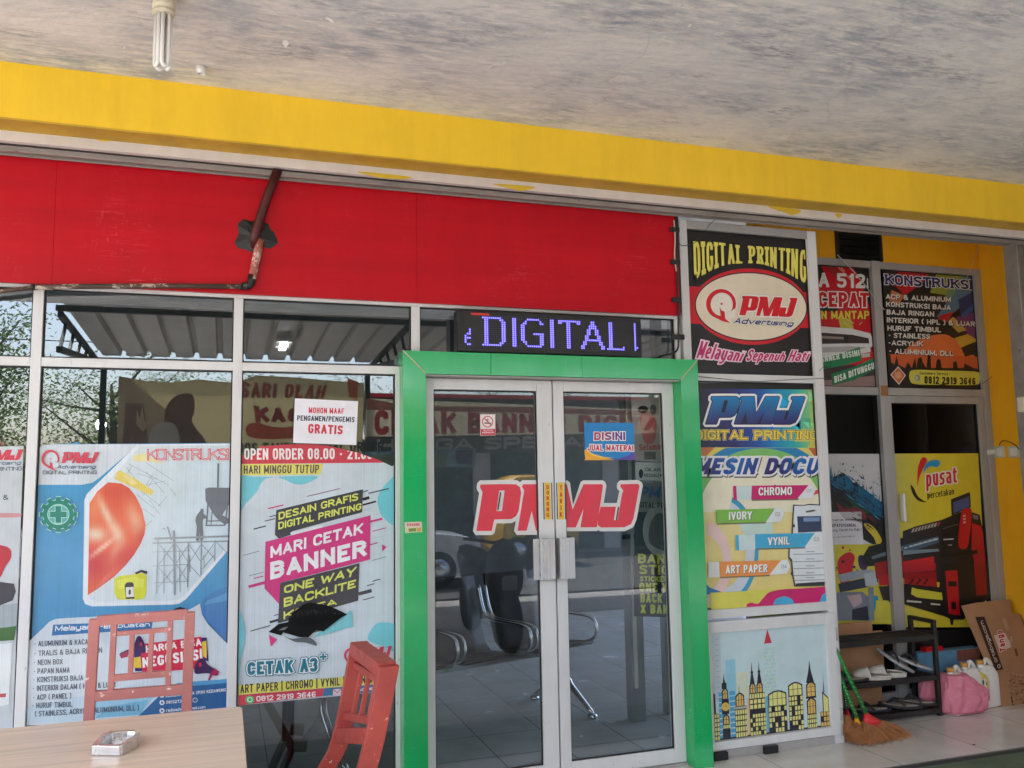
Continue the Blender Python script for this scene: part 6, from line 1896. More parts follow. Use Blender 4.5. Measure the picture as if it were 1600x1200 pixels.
gw = mat('grey cable', (120, 118, 116), 0.5)
ww = mat('dirty white cable', (196, 190, 178), 0.5)
wd = thing('taped_cable', 'black cable taped down the aluminium post beside the red board', 'wire', tuple(P(1058, 450, -0.03)))
B().tube(cr([tuple(P(x, y, -0.034)) for x, y in ((1056, 338), (1058, 380), (1057, 410), (1059, 460), (1060, 520), (1059, 545), (1048, 553), (1030, 556))], 5, False), 0.0055, 6).build('cable', 'black', wd)
B().tube(cr([tuple(P(x, y, -0.035)) for x, y in ((1053, 344), (1055, 372), (1054, 400), (1057, 424))], 5, False), 0.004, 6).build('white_cable', ww, wd)
for x_, y_, s_ in ((1055, 358, 7), (1056, 409, 7.5), (1058, 468, 7), (1060, 526, 10)):
    a, b = P(x_ - s_, y_ - 4, -0.0395), P(x_ + s_, y_ + 4.5, -0.0395)
    B().box(a.x, b.x, -0.0408, -0.0015 if False else -0.0262, b.z, a.z).build('tape_strip', 'tape', wd, bevel=0.002)
wire([P(1078, 382, -0.006), P(1090, 376, -0.01), P(1108, 352, -0.012), P(1118, 343, -0.02)], 0.0016, 'black', 'thin dark wire curling at the top left corner of the black and red sign')
wire([P(1060, 378, -0.036), P(1066, 384, -0.012), P(1078, 382, -0.006)], 0.0018, 'black', 'short dark wire looping off the taped cable')
wire([P(1088, 588, -0.006), P(1130, 592, -0.006), P(1180, 596, -0.008), P(1240, 593, -0.006), P(1292, 591, -0.006)], 0.0016, 'black', 'thin dark wire sagging along the bar between the two signs')
wire([P(1308, 398, RY - 0.03), P(1330, 420, RY - 0.03), P(1352, 446, RY - 0.03), P(1370, 470, RY - 0.03), P(1382, 484, RY - 0.03)], 0.0030, ww, 'pale cable crossing the narrow red poster')
wire([P(1529, 384, RY - 0.03), P(1523, 404, RY - 0.03), P(1514, 425, RY - 0.03), P(1508, 442, RY - 0.03), P(1500, 452, RY - 0.03)], 0.0022, ww, 'pale wire hanging over the corner of the dark service poster')
wire([P(1534, 600, RY - 0.02), P(1548, 590, RY - 0.03), P(1560, 578, RY - 0.03), P(1572, 574, RY - 0.02), P(1584, 566, 0.3)], 0.002, 'rust', 'rust brown wire running up the yellow wall right of the service poster')
wire([P(1280, 580, -0.006), P(1287, 573, -0.008), P(1296, 575, -0.006), P(1299, 566, -0.006)], 0.0014, 'black', 'tiny wire loop on the aluminium post beside the narrow red poster')
wire([P(1440, 606, RY - 0.02), P(1460, 603, RY - 0.02), P(1480, 600, RY - 0.02)], 0.0035, 'blackmetal', 'short bent wire lying on the bar over the poster door')
# sockets on the side wall
def wall_pt(x, y, X=5.165):
    d = ray(x, y); t = X / d.x
    return EYE + d * t


sk = thing('wall_socket', 'cream plug sockets with a white plug on the yellow side wall', 'socket', tuple(wall_pt(1566, 706)))
for x_, y_, nm in ((1563, 706, 'socket'), (1586, 706, 'switch')):
    q_ = wall_pt(x_, y_)
    o_ = B().box(5.152, 5.166, q_.y - 0.045, q_.y + 0.045, q_.z - 0.04, q_.z + 0.04).build(nm, 'cream', sk, bevel=0.004)
    B().box(5.1495, 5.152, q_.y - 0.028, q_.y + 0.028, q_.z - 0.026, q_.z + 0.026).build('cover', 'white', o_, bevel=0.001)
q_ = wall_pt(1557, 706)
B().box(5.10, 5.149, q_.y - 0.012, q_.y + 0.02, q_.z - 0.02, q_.z + 0.016).box(5.085, 5.10, q_.y - 0.04, q_.y + 0.01, q_.z - 0.014, q_.z + 0.012).build('plug', 'white', sk, bevel=0.004)
wire([wall_pt(1561, 696, 5.14), wall_pt(1566, 689, 5.13), wall_pt(1576, 690, 5.13), wall_pt(1588, 697, 5.14), wall_pt(1600, 712, 5.15)], 0.003, 'black', 'black lead looping above the sockets on the yellow wall')

# ---------------- table with ashtray
tb = thing('table', 'pale wooden laminate table in the lower left corner', 'table', (-0.6, -1.5, 0))
def rounded(x0, x1, y0, y1, r, z, n=6):
    o = []
    for cx, cy, a0 in ((x1 - r, y1 - r, 0), (x0 + r, y1 - r, 90), (x0 + r, y0 + r, 180), (x1 - r, y0 + r, 270)):
        for k in range(n + 1):
            a = R(a0 + 90 * k / n)
            o.append((cx + r * math.cos(a), cy + r * math.sin(a), z))
    return o


B().prism(rounded(-1.30, 0.072, -1.85, -0.955, 0.035, 0.716), (0, 0, 0.024)).build('tabletop', 'table', tb, bevel=0.002)
B().loft([rounded(-1.3025, 0.0745, -1.8525, -0.9525, 0.037, 0.718), rounded(-1.3025, 0.0745, -1.8525, -0.9525, 0.037, 0.738)], caps=False).build('edge_band', 'tedge', tb)
for x_ in (-1.22, -0.02):
    for y_ in (-1.77, -1.04):
        B().box(x_ - 0.02, x_ + 0.02, y_ - 0.02, y_ + 0.02, -0.022, 0.716).build('leg', 'blackmetal', tb)
B().box(-1.2, -0.04, -1.05, -1.03, 0.65, 0.715).box(-1.2, -0.04, -1.78, -1.76, 0.65, 0.715).build('apron', 'blackmetal', tb)
rndm = random.Random(2)
# tray: eight-sided block with a hollow
def tz(x, y):
    q = G(x, y, 0.7405); return q
A_ = zm(0, 930, 4.0)
zt = 0.768
top = [G(x, y, zt) for x, y in A_((572, 940), (640, 862), (690, 846), (840, 838), (874, 862), (868, 890), (770, 938), (745, 944))]
inn = [G(x, y, zt) for x, y in A_((618, 930), (660, 884), (700, 858), (800, 848), (848, 850), (836, 872), (770, 918), (740, 930))]
bot = [Vector((q.x, q.y, 0.7405)) for q in top]
fl_ = [Vector((q.x * 0.86 + (-0.297) * 0.14, q.y * 0.9 + (-1.27) * 0.1, 0.747)) for q in inn]
n8 = 8
ab = B()
vs_ = bot + top + inn + fl_
fs_ = [tuple(range(n8 - 1, -1, -1))]
for k in range(3):
    fs_ += [(k * n8 + i, k * n8 + (i + 1) % n8, (k + 1) * n8 + (i + 1) % n8, (k + 1) * n8 + i) for i in range(n8)]
fs_.append(tuple(3 * n8 + i for i in range(n8)))
ab.add(vs_, fs_)
tag(ab.build('ashtray', 'ash', bevel=0.0022), 'small shiny aluminium ashtray on the pale wooden table', 'ashtray')

# ---------------- pink chair behind the table
c1 = thing('metal_chair', 'faded pink chair with a square lattice back behind the table', 'chair', (-0.27, -0.8, 0))
CY_ = -0.80
Zc = zm(0, 930, 4.0)
def crod(a, b, w_, d=0.022, y=CY_, nm='back_slat'):
    (ax, ay), (bx, by) = Zc(a, b)
    return B().bar(P(ax, ay, y), P(bx, by, y), w_, d, (0, 1, 0)).build(nm, 'pinkpaint', c1, bevel=0.002)


pxm = 3.4 / 1340.0 * 1.06 / 4.0 / 1.0
crod((592, 148), (509, 1600), 0.034, 0.030, nm='back_post')
crod((1188, 104), (1135, 1590), 0.034, 0.030, nm='back_post')
crod((608, 160), (1172, 118), 0.034, 0.029, nm='top_rail')
crod((590, 630), (1150, 586), 0.034, 0.029, nm='back_rail')
crod((714, 172), (692, 606), 0.020)
crod((1066, 150), (1050, 568), 0.019)
crod((732, 240), (1056, 214), 0.016, 0.021)
crod((704, 518), (1044, 488), 0.022, 0.021)
crod((826, 240), (814, 500), 0.017, 0.020)
crod((948, 230), (938, 486), 0.017, 0.020)
xl, xr = -0.435, -0.125
for x_ in (xl, xr):
    B().box(x_ - 0.016, x_ + 0.016, CY_ - 0.40, CY_ - 0.37, -0.018, 0.43).build('leg', 'pinkpaint', c1)
B().box(xl - 0.03, xr + 0.03, CY_ - 0.41, CY_ - 0.016, 0.43, 0.465).build('seat', 'pinkpaint', c1, bevel=0.004)

# ---------------- red chair at the table's right end
c2 = thing('wooden_chair', 'worn red chair with a slatted back seen edge on before the doorway', 'chair', (0.4, -1.0, 0))
CH = zm(360, 900, 4.0)
def sec(w_, d, p0, p1, nm, m='redpaint'):
    return B().bar(p0, p1, w_, d, (1, 0, 0.25)).build(nm, m, c2, bevel=0.003)


ZT = 0.90
tf, tn = G(562, 1003, ZT), G(608, 1040, ZT)
lo_f, lo_n = G(533, 1150, 0.62), G(589, 1152, 0.645)
lo_f = Vector((lo_f.x, tf.y - 0.02, 0.0)); lo_f.z = P(534, 1148, lo_f.y).z; lo_f.x = P(534, 1148, lo_f.y).x
lo_n = Vector((0, tn.y, 0)); lo_n = P(586, 1150, tn.y)
bf, bn = P(512, 1198, lo_f.y), P(572, 1205, tn.y)
def post(a, b, c_, nm):
    bb = B()
    pts = cr([tuple(a), tuple(b), tuple(c_), (c_.x - 0.02, c_.y, max(0.40, c_.z - 0.10))], 4, False)
    loops = []
    for i, q in enumerate(pts):
        q = Vector(q)
        hx, hy = 0.033, 0.0155
        loops.append([q + Vector((-hx, -hy, 0)), q + Vector((hx, -hy, 0)), q + Vector((hx, hy, 0)), q + Vector((-hx, hy, 0))])
    return bb.loft(loops, smooth=False).build(nm, 'redpaint', c2, bevel=0.003)


post(tf, lo_f, bf, 'back_post'); post(tn, lo_n, bn, 'back_post')
def lerp(a, b, t):
    return a + (b - a) * t


def across(t0, dz, thick, nm, f0=0.0, f1=1.0):
    a, b = lerp(tf, lo_f, t0), lerp(tn, lo_n, t0)
    q0, q1 = lerp(a, b, f0) , lerp(a, b, f1)
    s0 = (q1 - q0).normalized() * 0.0145
    return B().bar(q0 + s0, q1 - s0, dz, thick, (1, 0, 0)).build(nm, 'redpaint', c2, bevel=0.002)


across(0.07, 0.048, 0.064, 'top_rail'); across(0.25, 0.026, 0.024, 'back_rail'); across(0.80, 0.026, 0.024, 'back_rail'); across(1.0, 0.05, 0.05, 'back_rail')
for f_ in (0.25, 0.5, 0.75):
    a, b = lerp(lerp(tf, lo_f, 0.27), lerp(tn, lo_n, 0.27), f_), lerp(lerp(tf, lo_f, 0.78), lerp(tn, lo_n, 0.78), f_)
    B().bar(a, b, 0.022, 0.016, (1, 0, 0)).build('back_slat', 'redpaint', c2, bevel=0.002)
sx1 = 0.40
B().box(-0.02, sx1, tn.y + 0.0, tf.y - 0.0, 0.42, 0.455).build('seat', 'redpaint', c2, bevel=0.004)
for x_, y_ in ((0.02, tn.y + 0.03), (0.02, tf.y - 0.03), (sx1 - 0.03, tn.y + 0.03), (sx1 - 0.03, tf.y - 0.03)):
    B().box(x_ - 0.018, x_ + 0.018, y_ - 0.018, y_ + 0.018, -0.018, 0.42).build('leg', 'redpaint', c2)

# ---------------- shoe rack in the recess
rk = thing('shoe_rack', 'worn black metal shoe rack with three slatted shelves in the recess', 'shoe rack', (3.9, 0.33, 0))
XR, XL, YF, YB = 4.262, 3.43, 0.232, 0.425
def rbar(a, b, nm, w_=0.024, d=0.024, up=(0, 0, 1)):
    return B().bar(a, b, w_, d, up).build(nm, 'blackmetal', rk, bevel=0.002)


for x_ in (XR, XL):
    rbar((x_, YF, 0), (x_, YF, 0.56), 'post', 0.026, 0.026, (0, 1, 0)); rbar((x_, YB, 0), (x_, YB, 0.56), 'post', 0.026, 0.026, (0, 1, 0))
    rbar((x_, YF - 0.013, 0.572), (x_, YB + 0.013, 0.572), 'hand_rail', 0.026, 0.024)
for z in (0.478, 0.232, 0.035):
    rbar((XL + 0.013, YF, z), (XR - 0.013, YF, z), 'shelf_rail', 0.024, 0.03)
    rbar((XL + 0.013, YB, z), (XR - 0.013, YB, z), 'shelf_rail', 0.024, 0.03)
    for x_ in (XL, XR):
        rbar((x_, YF + 0.013, z), (x_, YB - 0.013, z), 'shelf_end', 0.02, 0.024)
    for k in range(5):
        y_ = YF + 0.035 + (YB - YF - 0.07) * k / 4
        B().tube([(XL + 0.01, y_, z + 0.008), (XR - 0.01, y_, z + 0.008)], 0.0055, 8).build('slat', 'blackmetal', rk)

# cardboard put behind the rack
tag(B().box(3.45, 4.05, 0.445, 0.452, 0.245, 0.50).build('cardboard_sheet', 'card', bevel=0.001), 'upright brown cardboard sheet standing behind the middle shelf of the shoe rack', 'cardboard')
tag(B().box(3.45, 4.02, 0.447, 0.454, 0.01, 0.205).build('cardboard_sheet', 'card', bevel=0.001), 'lower brown cardboard sheet standing behind the bottom shelf of the shoe rack', 'cardboard')
tag(B().box(3.44, 3.98, 0.452, 0.472, 0.49, 0.56).build('cardboard_box', 'card', bevel=0.002), 'strip of brown carton showing behind the top shelf of the shoe rack', 'cardboard box')

# ---------------- footwear
def outline(L, w, n=26):
    o = []
    for i in range(n):
        t = 2 * math.pi * i / n
        y = math.cos(t)
        k = 0.86 + 0.16 * y - 0.14 * math.cos(2 * t)       # fuller toe, waisted middle
        o.append((w / 2 * math.sin(t) * k + 0.006 * math.cos(t), y * L / 2))
    return o


insole_ = mat('worn insole', (150, 140, 130), 0.75, 0, 0.25, 20)


def shoe(name, label, L, w, h, sole, strap, kind, M4, group=None):
    """a slipper lying along local +y (toe), put in the world by the matrix M4"""
    loc = M4.translation
    root = thing(name, label, 'sandal', tuple(loc), group)
    ol = outline(L, w)
    def put(b, nm, m, **kw):
        b.v = [M4 @ v for v in b.v]
        return b.build(nm, m, root, **kw)
    b = B()
    loops = []
    for s_, z in ((0.94, 0.0), (1.0, 0.004), (1.0, h * 0.8), (0.97, h), (0.90, h - 0.003)):
        loops.append([Vector((x * s_, y * (1 - (1 - s_) * w / L), z + 0.012 * max(0, -y / L) + 0.02 * max(0, y / L - 0.2) ** 2)) for x, y in ol])
    put(b.loft(loops), 'sole', sole)
    put(B().loft([[Vector((x * k_, y * k_, h + z_ + 0.012 * max(0, -y / L))) for x, y in ol] for k_, z_ in ((0.84, -0.002), (0.82, 0.0016), (0.5, 0.001))]), 'insole', insole_)
    b = B()
    if kind == 'clog':
        rows = []
        for i in range(7):
            t = i / 6
            y = L * (0.02 + 0.46 * t)
            hw = w * 0.5 * (1.02 - 0.1 * t - 0.62 * t ** 5)
            hh = h + 0.046 * (1 - 0.55 * t) * (1 - t ** 6)
            row = [Vector((hw * math.cos(a), y + 0.012 * math.sin(a) * (1 - t), h * 0.5 + (hh - h * 0.5) * math.sin(a) ** 0.8)) for a in [math.pi * k / 10 for k in range(11)]]
            rows.append(row)
        put(b.loft(rows, closed=False, caps=False), 'upper', strap, solid=0.006, fix=False)
        b = B()
        ring_ = [Vector((w * 0.53 * math.cos(a), -L * 0.06 + L * 0.43 * -abs(math.sin(a)) ** 0.7, h * 1.15)) for a in [math.pi * k / 14 for k in range(15)]]
        put(b.tube(ring_, 0.0055, 8), 'rim', strap)
    else:
        for sgn in (-1, 1):
            pts = [(sgn * w * 0.44, -L * 0.06, h * 0.8), (sgn * w * 0.42, 0.0, h + 0.018), (sgn * w * 0.26, L * 0.12, h + 0.030), (0, L * 0.27, h + 0.008), (0, L * 0.28, h - 0.004)]
            b.tube(cr(pts, 4, False), 0.0062, 8)
        put(b, 'strap', strap)
    return root


def placed(x, y, z, yaw, pitch=0.0, roll=0.0):
    return Matrix.Translation((x, y, z)) @ Matrix.Rotation(R(yaw), 4, 'Z') @ Matrix.Rotation(R(pitch), 4, 'X') @ Matrix.Rotation(R(roll), 4, 'Y')


ZM, ZB = 0.25, 0.052
shoe('clog', 'white closed toe clog nearer the left on the middle shelf', 0.235, 0.10, 0.024, 'whitesole', 'whitesole', 'clog', placed(3.80, 0.285, ZM, 60, 2), 'white clogs on the middle shelf')
shoe('clog', 'white closed toe clog beside the grey flip flops', 0.235, 0.10, 0.024, 'whitesole', 'whitesole', 'clog', placed(3.935, 0.305, ZM, 58, 2), 'white clogs on the middle shelf')
bl_ = mat('dark strap rubber', (44, 46, 54), 0.6)
shoe('flip_flop', 'grey flip flop propped steeply against the back of the middle shelf', 0.25, 0.10, 0.016, 'greysole', bl_, 'flip', placed(4.045, 0.35, ZM + 0.07, 52, 34), 'grey flip flops on the middle shelf')
shoe('flip_flop', 'grey flip flop at the right end of the middle shelf', 0.25, 0.10, 0.016, 'greysole', bl_, 'flip', placed(4.17, 0.34, ZM + 0.05, 56, 22), 'grey flip flops on the middle shelf')
shoe('flip_flop', 'black flip flop lying at the left end of the middle shelf', 0.25, 0.10, 0.014, 'darksole', 'black', 'flip', placed(3.64, 0.30, ZM, 62), 'black footwear on the rack')
shoe('flip_flop', 'dark navy flip flop on the left of the bottom shelf', 0.25, 0.10, 0.016, mat('navy foam', (40, 40, 58), 0.7), 'black', 'flip', placed(3.80, 0.31, ZB, 66), 'black footwear on the rack')
shoe('flip_flop', 'dark brown flip flop in the middle of the bottom shelf', 0.26, 0.105, 0.018, 'darksole', 'darksole', 'flip', placed(4.00, 0.275, ZB + 0.012, 64, 5), 'black footwear on the rack')
shoe('flip_flop', 'dark brown flip flop at the right end of the bottom shelf', 0.26, 0.105, 0.018, 'darksole', 'darksole', 'flip', placed(4.15, 0.30, ZB + 0.012, 64, 5), 'black footwear on the rack')

# ---------------- brooms leaning in the corner by the white panel door
def broom(label, top_px, neck_px, fan_px, ynk, handle, neckm, name='broom', seed=1):
    """top, neck in the photograph; fan: four points along the brush's lower edge"""
    tz_, nk = P(*top_px, ynk + 0.03), P(*neck_px, ynk)
    r_ = thing(name, label, 'broom', tuple(nk))
    d = (nk - tz_)
    far_top = nk - d * 2.6
    far_top.x = max(far_top.x, 3.368); far_top.y = 0.06
    b = B()
    b.tube([nk + d * 0.05, tz_, tz_ + (tz_ - nk) * 0.6], 0.0115, 12)
    b.build('handle', handle, r_)
    rb = B()
    for k in range(9):
        q = lerp(nk, tz_, 0.1 + 0.1 * k)
        u = d.normalized()
        rb.tube([q + Vector((-0.010, -0.0085, 0.006)), q + Vector((0.010, -0.0085, -0.003))], 0.0028, 5)
    rb.build('stripe', mat('pale green stripe', (150, 206, 130), 0.4), r_)
    rnd = random.Random(seed)
    fan = [P(x, y, ynk - 0.06 + 0.02 * i) for i, (x, y) in enumerate(fan_px)]
    # sewn neck
    nb = B()
    w0 = (fan[-1] - fan[0])
    def edge(t):
        k = t * (len(fan) - 1); i = min(len(fan) - 2, int(k)); return lerp(fan[i], fan[i + 1], k - i)
    rows = []
    for s_, th in ((0.0, 0.014), (0.2, 0.022), (0.42, 0.026)):
        row = []
        for k in range(12):
            a = 2 * math.pi * k / 12
            t = 0.5 + 0.5 * math.cos(a) * (0.92)
            row.append(lerp(nk, edge(t), s_ if s_ else 0.02) + Vector((0, math.sin(a) * th, 0)))
        rows.append(row)
    nb.loft(rows).build('neck', neckm, r_)
    sb_ = B()
    for k in range(750):
        t, y_ = rnd.random(), rnd.gauss(0, 0.013)
        e = edge(t) + Vector((rnd.gauss(0, 0.012), y_ * 2.2, rnd.gauss(0, 0.012)))
        s = lerp(nk, edge(t), 0.34) + Vector((0, y_, 0))
        mdl = lerp(s, e, 0.55) + Vector((rnd.gauss(0, 0.006), y_ * 0.5, 0.008))
        if e.z < 0.003:
            e.z = 0.003 + rnd.random() * 0.006
        wv = Vector((rnd.uniform(0.0008, 0.0018), 0, rnd.uniform(0, 0.001)))
        sb_.add([s - wv, s + wv, mdl + wv, e + wv * 0.5, e - wv * 0.5, mdl - wv], [(0, 1, 2, 5), (5, 2, 3, 4)])
    sb_.build('bristles', 'straw', r_, fix=False)
    return r_


gh = mat('glossy green broom handle', (22, 128, 58), 0.3, 0, 0.1, coat=0.3)
broom('straw broom with a red neck and green handle leaning by the white panel door', (1316, 1036), (1352, 1112), [(1340, 1158), (1372, 1170), (1402, 1166), (1421, 1148)], -0.03, gh, mat('red broom neck', (206, 44, 48), 0.5), seed=3)
broom('straw broom with a yellow neck beside the red necked one', (1314, 1062), (1338, 1120), [(1328, 1140), (1338, 1164), (1356, 1169), (1368, 1160)], -0.015, gh, mat('yellow broom neck', (236, 160, 30), 0.5), seed=4)
broom('straw broom with a dark red neck behind the other two', (1318, 1070), (1323, 1106), [(1321, 1140), (1325, 1155), (1334, 1166), (1346, 1168)], 0.03, mat('dark teal broom handle', (24, 72, 66), 0.4), mat('dark red broom neck', (150, 26, 34), 0.5), seed=5)

# ---------------- jugs, pink bag, box and flattened carton
jw = mat('white jug plastic', (226, 222, 216), 0.35, 0, 0.04)
def jug(label, x, y, wdt, dep, hgt, yaw, print_=None):
    r_ = thing('jug', label, 'jug', (x, y, 0))
    M4 = Matrix.Translation((x, y, 0.002)) @ Matrix.Rotation(R(yaw), 4, 'Z')
    def rr(w, d, z, r=0.016):
        return [M4 @ Vector((px_, py_, z)) for px_, py_, _ in rounded(-w / 2, w / 2, -d / 2, d / 2, min(r, w / 2.2, d / 2.2), 0, 4)]
    b = B()
    b.loft([rr(wdt * 0.96, dep * 0.94, 0.0), rr(wdt, dep, 0.008), rr(wdt, dep, hgt * 0.62), rr(wdt * 0.94, dep * 0.96, hgt * 0.72), rr(wdt * 0.66, dep * 0.8, hgt * 0.86), rr(wdt * 0.3, dep * 0.5, hgt * 0.90)])
    b.build('body', jw, r_)
    nx = -wdt * 0.22
    b = B(); b.lathe(M4 @ Vector((nx, 0, hgt * 0.86)), [(0.020, 0), (0.020, hgt * 0.07)], 16); b.build('spout', jw, r_)
    b = B(); b.lathe(M4 @ Vector((nx, 0, hgt * 0.93)), [(0.023, 0), (0.024, 0.005), (0.023, 0.022), (0.019, 0.025)], 18); b.build('cap', 'bronze', r_)
    b = B()
    b.tube([M4 @ Vector(q) for q in cr([(nx + 0.03, 0, hgt * 0.90), (nx + 0.05, 0, hgt * 1.0), (wdt * 0.22, 0, hgt * 1.0), (wdt * 0.40, 0, hgt * 0.88), (wdt * 0.44, 0, hgt * 0.66)], 5, False)], 0.0135, 10)
    b.build('handle', jw, r_)
    return r_, M4


jug('white plastic jug at the front of the row, half in the pink bag', 4.40, 0.235, 0.15, 0.10, 0.275, 12)
jug('white plastic jug in the middle of the row, behind the pink bag', 4.555, 0.275, 0.15, 0.10, 0.285, 8)
r_, M4 = jug('white plastic jug with a yellow and black printed label beside the carton', 4.71, 0.295, 0.155, 0.10, 0.285, 4)
def onjug(x, y, d):
    q = P(x, y, 0.238)
    return Vector((q.x, 0.2425 - d, q.z))


p = Print(0.24, fn=onjug)
p.m = zm(1290, 880, 3.748)
p.poly([(872, 640), (950, 650), (966, 700), (968, 812), (880, 806)], (206, 204, 200))
p.poly(cr([(900, 640), (945, 660), (958, 730), (940, 780), (900, 790), (930, 740), (930, 690)], 4), (220, 190, 70))
p.text('Mama', [(878, 665), (950, 672), (950, 716), (878, 706)], (36, 42, 60), 0.05) if False else None
p.poly([(880, 672), (940, 690), (950, 715), (880, 705)], (44, 52, 70)); p.poly([(890, 730), (945, 735), (940, 745), (890, 742)], (120, 130, 140)); p.poly([(905, 760), (960, 766), (955, 800), (890, 798)], (214, 176, 64))
p.build('jug_label', None, None, 'ink', parent=r_)

# pink carrier bag
m_, t_, b_n = _new('thin pink plastic')
b_n.inputs['Base Color'].default_value = (*lin((242, 148, 170)), 1)
b_n.inputs['Roughness'].default_value = 0.25
tl_ = t_.nodes.new('ShaderNodeBsdfTransparent'); tl_.inputs[0].default_value = (*lin((250, 196, 210)), 1)
mx_ = t_.nodes.new('ShaderNodeMixShader'); mx_.inputs[0].default_value = 0.38
t_.links.new(b_n.outputs[0], mx_.inputs[1]); t_.links.new(tl_.outputs[0], mx_.inputs[2]); t_.links.new(mx_.outputs[0], t_.nodes['Material Output'].inputs[0])
_bump(t_, b_n, _noise(t_, _coords(t_, (1, 1, 1)), 14.0, 4, 0.6, 1.0), 0.8, 0.02)
def crumple(loops, amp, seed, m, name, label, cat):
    """soft plastic: rings refined and pushed in and out by folded noise"""
    from mathutils import noise
    fine = []
    for a, b in zip(loops, loops[1:]):
        for k in range(5):
            fine.append([lerp(Vector(p0), Vector(p1), k / 5) for p0, p1 in zip(a, b)])
    fine.append([Vector(q) for q in loops[-1]])
    out = []
    for l in fine:
        c = sum(l, Vector()) / len(l)
        row = []
        for q in l:
            o = Vector((seed * 3.1, 0, 0))
            n1 = 1 - 2 * abs(noise.noise(Vector((q.x * 22, q.y * 22, q.z * 5)) + o))
            n2 = 1 - 2 * abs(noise.noise(Vector((q.x * 50, q.y * 50, q.z * 20)) + o))
            d = (q - c); d.z = 0
            v = q + d.normalized() * amp * (1.6 * n1 + 0.7 * n2 - 0.8) + Vector((0, 0, amp * 0.6 * n2))
            v.z = max(0.002, v.z)
            row.append(v)
        out.append(row)
    return tag(B().loft(out).build(name, m, sub=1), label, cat)


def oval(cx, cy, rx, ry, z, n=56, pw=0.75):
    o = []
    for k in range(n):
        a = 2 * math.pi * k / n
        c, s = math.cos(a), math.sin(a)
        o.append((cx + rx * math.copysign(abs(c) ** pw, c), cy + ry * math.copysign(abs(s) ** pw, s), z))
    return o


crumple([oval(4.44, 0.22, 0.125, 0.05, 0.003), oval(4.445, 0.22, 0.155, 0.07, 0.02), oval(4.45, 0.22, 0.165, 0.078, 0.08), oval(4.45, 0.22, 0.16, 0.076, 0.13), oval(4.42, 0.22, 0.125, 0.072, 0.17), oval(4.385, 0.222, 0.085, 0.066, 0.225), oval(4.38, 0.222, 0.078, 0.055, 0.24)], 0.017, 8, m_, 'carrier_bag', 'crumpled pink plastic bag round the white jugs', 'plastic bag')
crumple([oval(4.30, 0.34, 0.05, 0.03, 0.06), oval(4.30, 0.34, 0.075, 0.04, 0.09), oval(4.30, 0.34, 0.07, 0.04, 0.16), oval(4.31, 0.34, 0.05, 0.03, 0.21), oval(4.32, 0.34, 0.02, 0.015, 0.225)], 0.008, 9, m_, 'carrier_bag', 'small bunched pink plastic bag behind the right post of the shoe rack', 'plastic bag')
tag(B().box(4.28, 4.80, 0.40, 0.47, 0.0, 0.345).build('printed_box', mat('blue printed carton', (84, 128, 160), 0.5, 0, 0.35, 6), bevel=0.003), 'blue printed carton standing behind the white jugs', 'box')
bx_ = bpy.data.objects['printed_box']
B().box(4.36, 4.50, 0.41, 0.46, 0.345, 0.372).build('red_flap', 'red', bx_)
B().box(4.60, 4.79, 0.398, 0.3995, 0.27, 0.34).build('brown_print', mat('brown print', (120, 70, 56), 0.5, 0, 0.3, 12), bx_)

# flattened carton leaning on the door frame
cbn = thing('flat_carton', 'flattened brown carton with dark and red print leaning on the yellow wall', 'cardboard', (4.9, 0.3, 0))
def carton(x, y, d):
    """plane of the carton: foot at Y 0.26, leaning back to the door"""
    dr = ray(x, y)
    n = Vector((0, -math.cos(R(14)), math.sin(R(14))))
    o = Vector((4.9, 0.262, 0.0))
    t = (o - EYE).dot(n) / dr.dot(n)
    return EYE + dr * t + n * d


CM = zm(1290, 880, 3.748)
nrm = Vector((0, -math.cos(R(14)), math.sin(R(14)))) * 0.006
for nm, pts, k in (('back_flap', [(792, 250), (880, 232), (1075, 212), (1092, 300), (1130, 296), (1175, 420), (1175, 640), (960, 640)], 0.0), ('front_flap', [(880, 345), (1128, 296), (1180, 420), (1190, 640), (968, 632)], 0.0075), ('lower_flap', [(968, 634), (1190, 642), (1200, 850), (1080, 850), (990, 836)], 0.0077)):
    lp_ = [carton(x, y, k) for x, y in CM(*pts)]
    B().prism(lp_, nrm).build(nm, 'card', cbn)
p = Print(0, fn=lambda x, y, d: carton(x, y, 0.0145 + d))
p.m = CM
p.poly([(866, 316), (920, 314), (1030, 622), (985, 630)], (66, 44, 40))
def slant(a, b, hgt):
    """letters that run from a to b (photograph-enlargement units) with their tops to the left"""
    (ax, ay), (bx, by) = a, b
    L = math.hypot(bx - ax, by - ay); nx, ny = (by - ay) / L * hgt, -(bx - ax) / L * hgt
    return [(ax + nx, ay + ny), (bx + nx, by + ny), (bx, by), (ax, ay)]
p.text('ortaboga.com', slant((1003, 576), (916, 334), 27), (206, 186, 170), 0.015)
(cx, cy), = p.m((1004, 604)); sv_ = p.m; p.m = lambda *q: list(q); p.ell(cx, cy, 2.6, 3.2, (206, 186, 170), inner=(1.5, 2.0, 0, 0), n=16); p.m = sv_
p.poly([(975, 425), (1040, 408), (1078, 490), (1010, 520)], (214, 190, 176))
p.text('Tango', slant((1046, 514), (1020, 392), 36), (190, 34, 52), thick=0.22, out=((0.08, (232, 222, 214)),), caps='Ta')
p.text('WAFER', slant((1056, 396), (1032, 322), -14), (222, 206, 192), 0.02) if False else None
for x_, y_ in ((1064, 470), (1060, 450), (1068, 432)):
    p.poly([(x_, y_), (x_ + 8, y_ - 3), (x_ + 14, y_ + 24), (x_ + 6, y_ + 27)], (190, 170, 156))
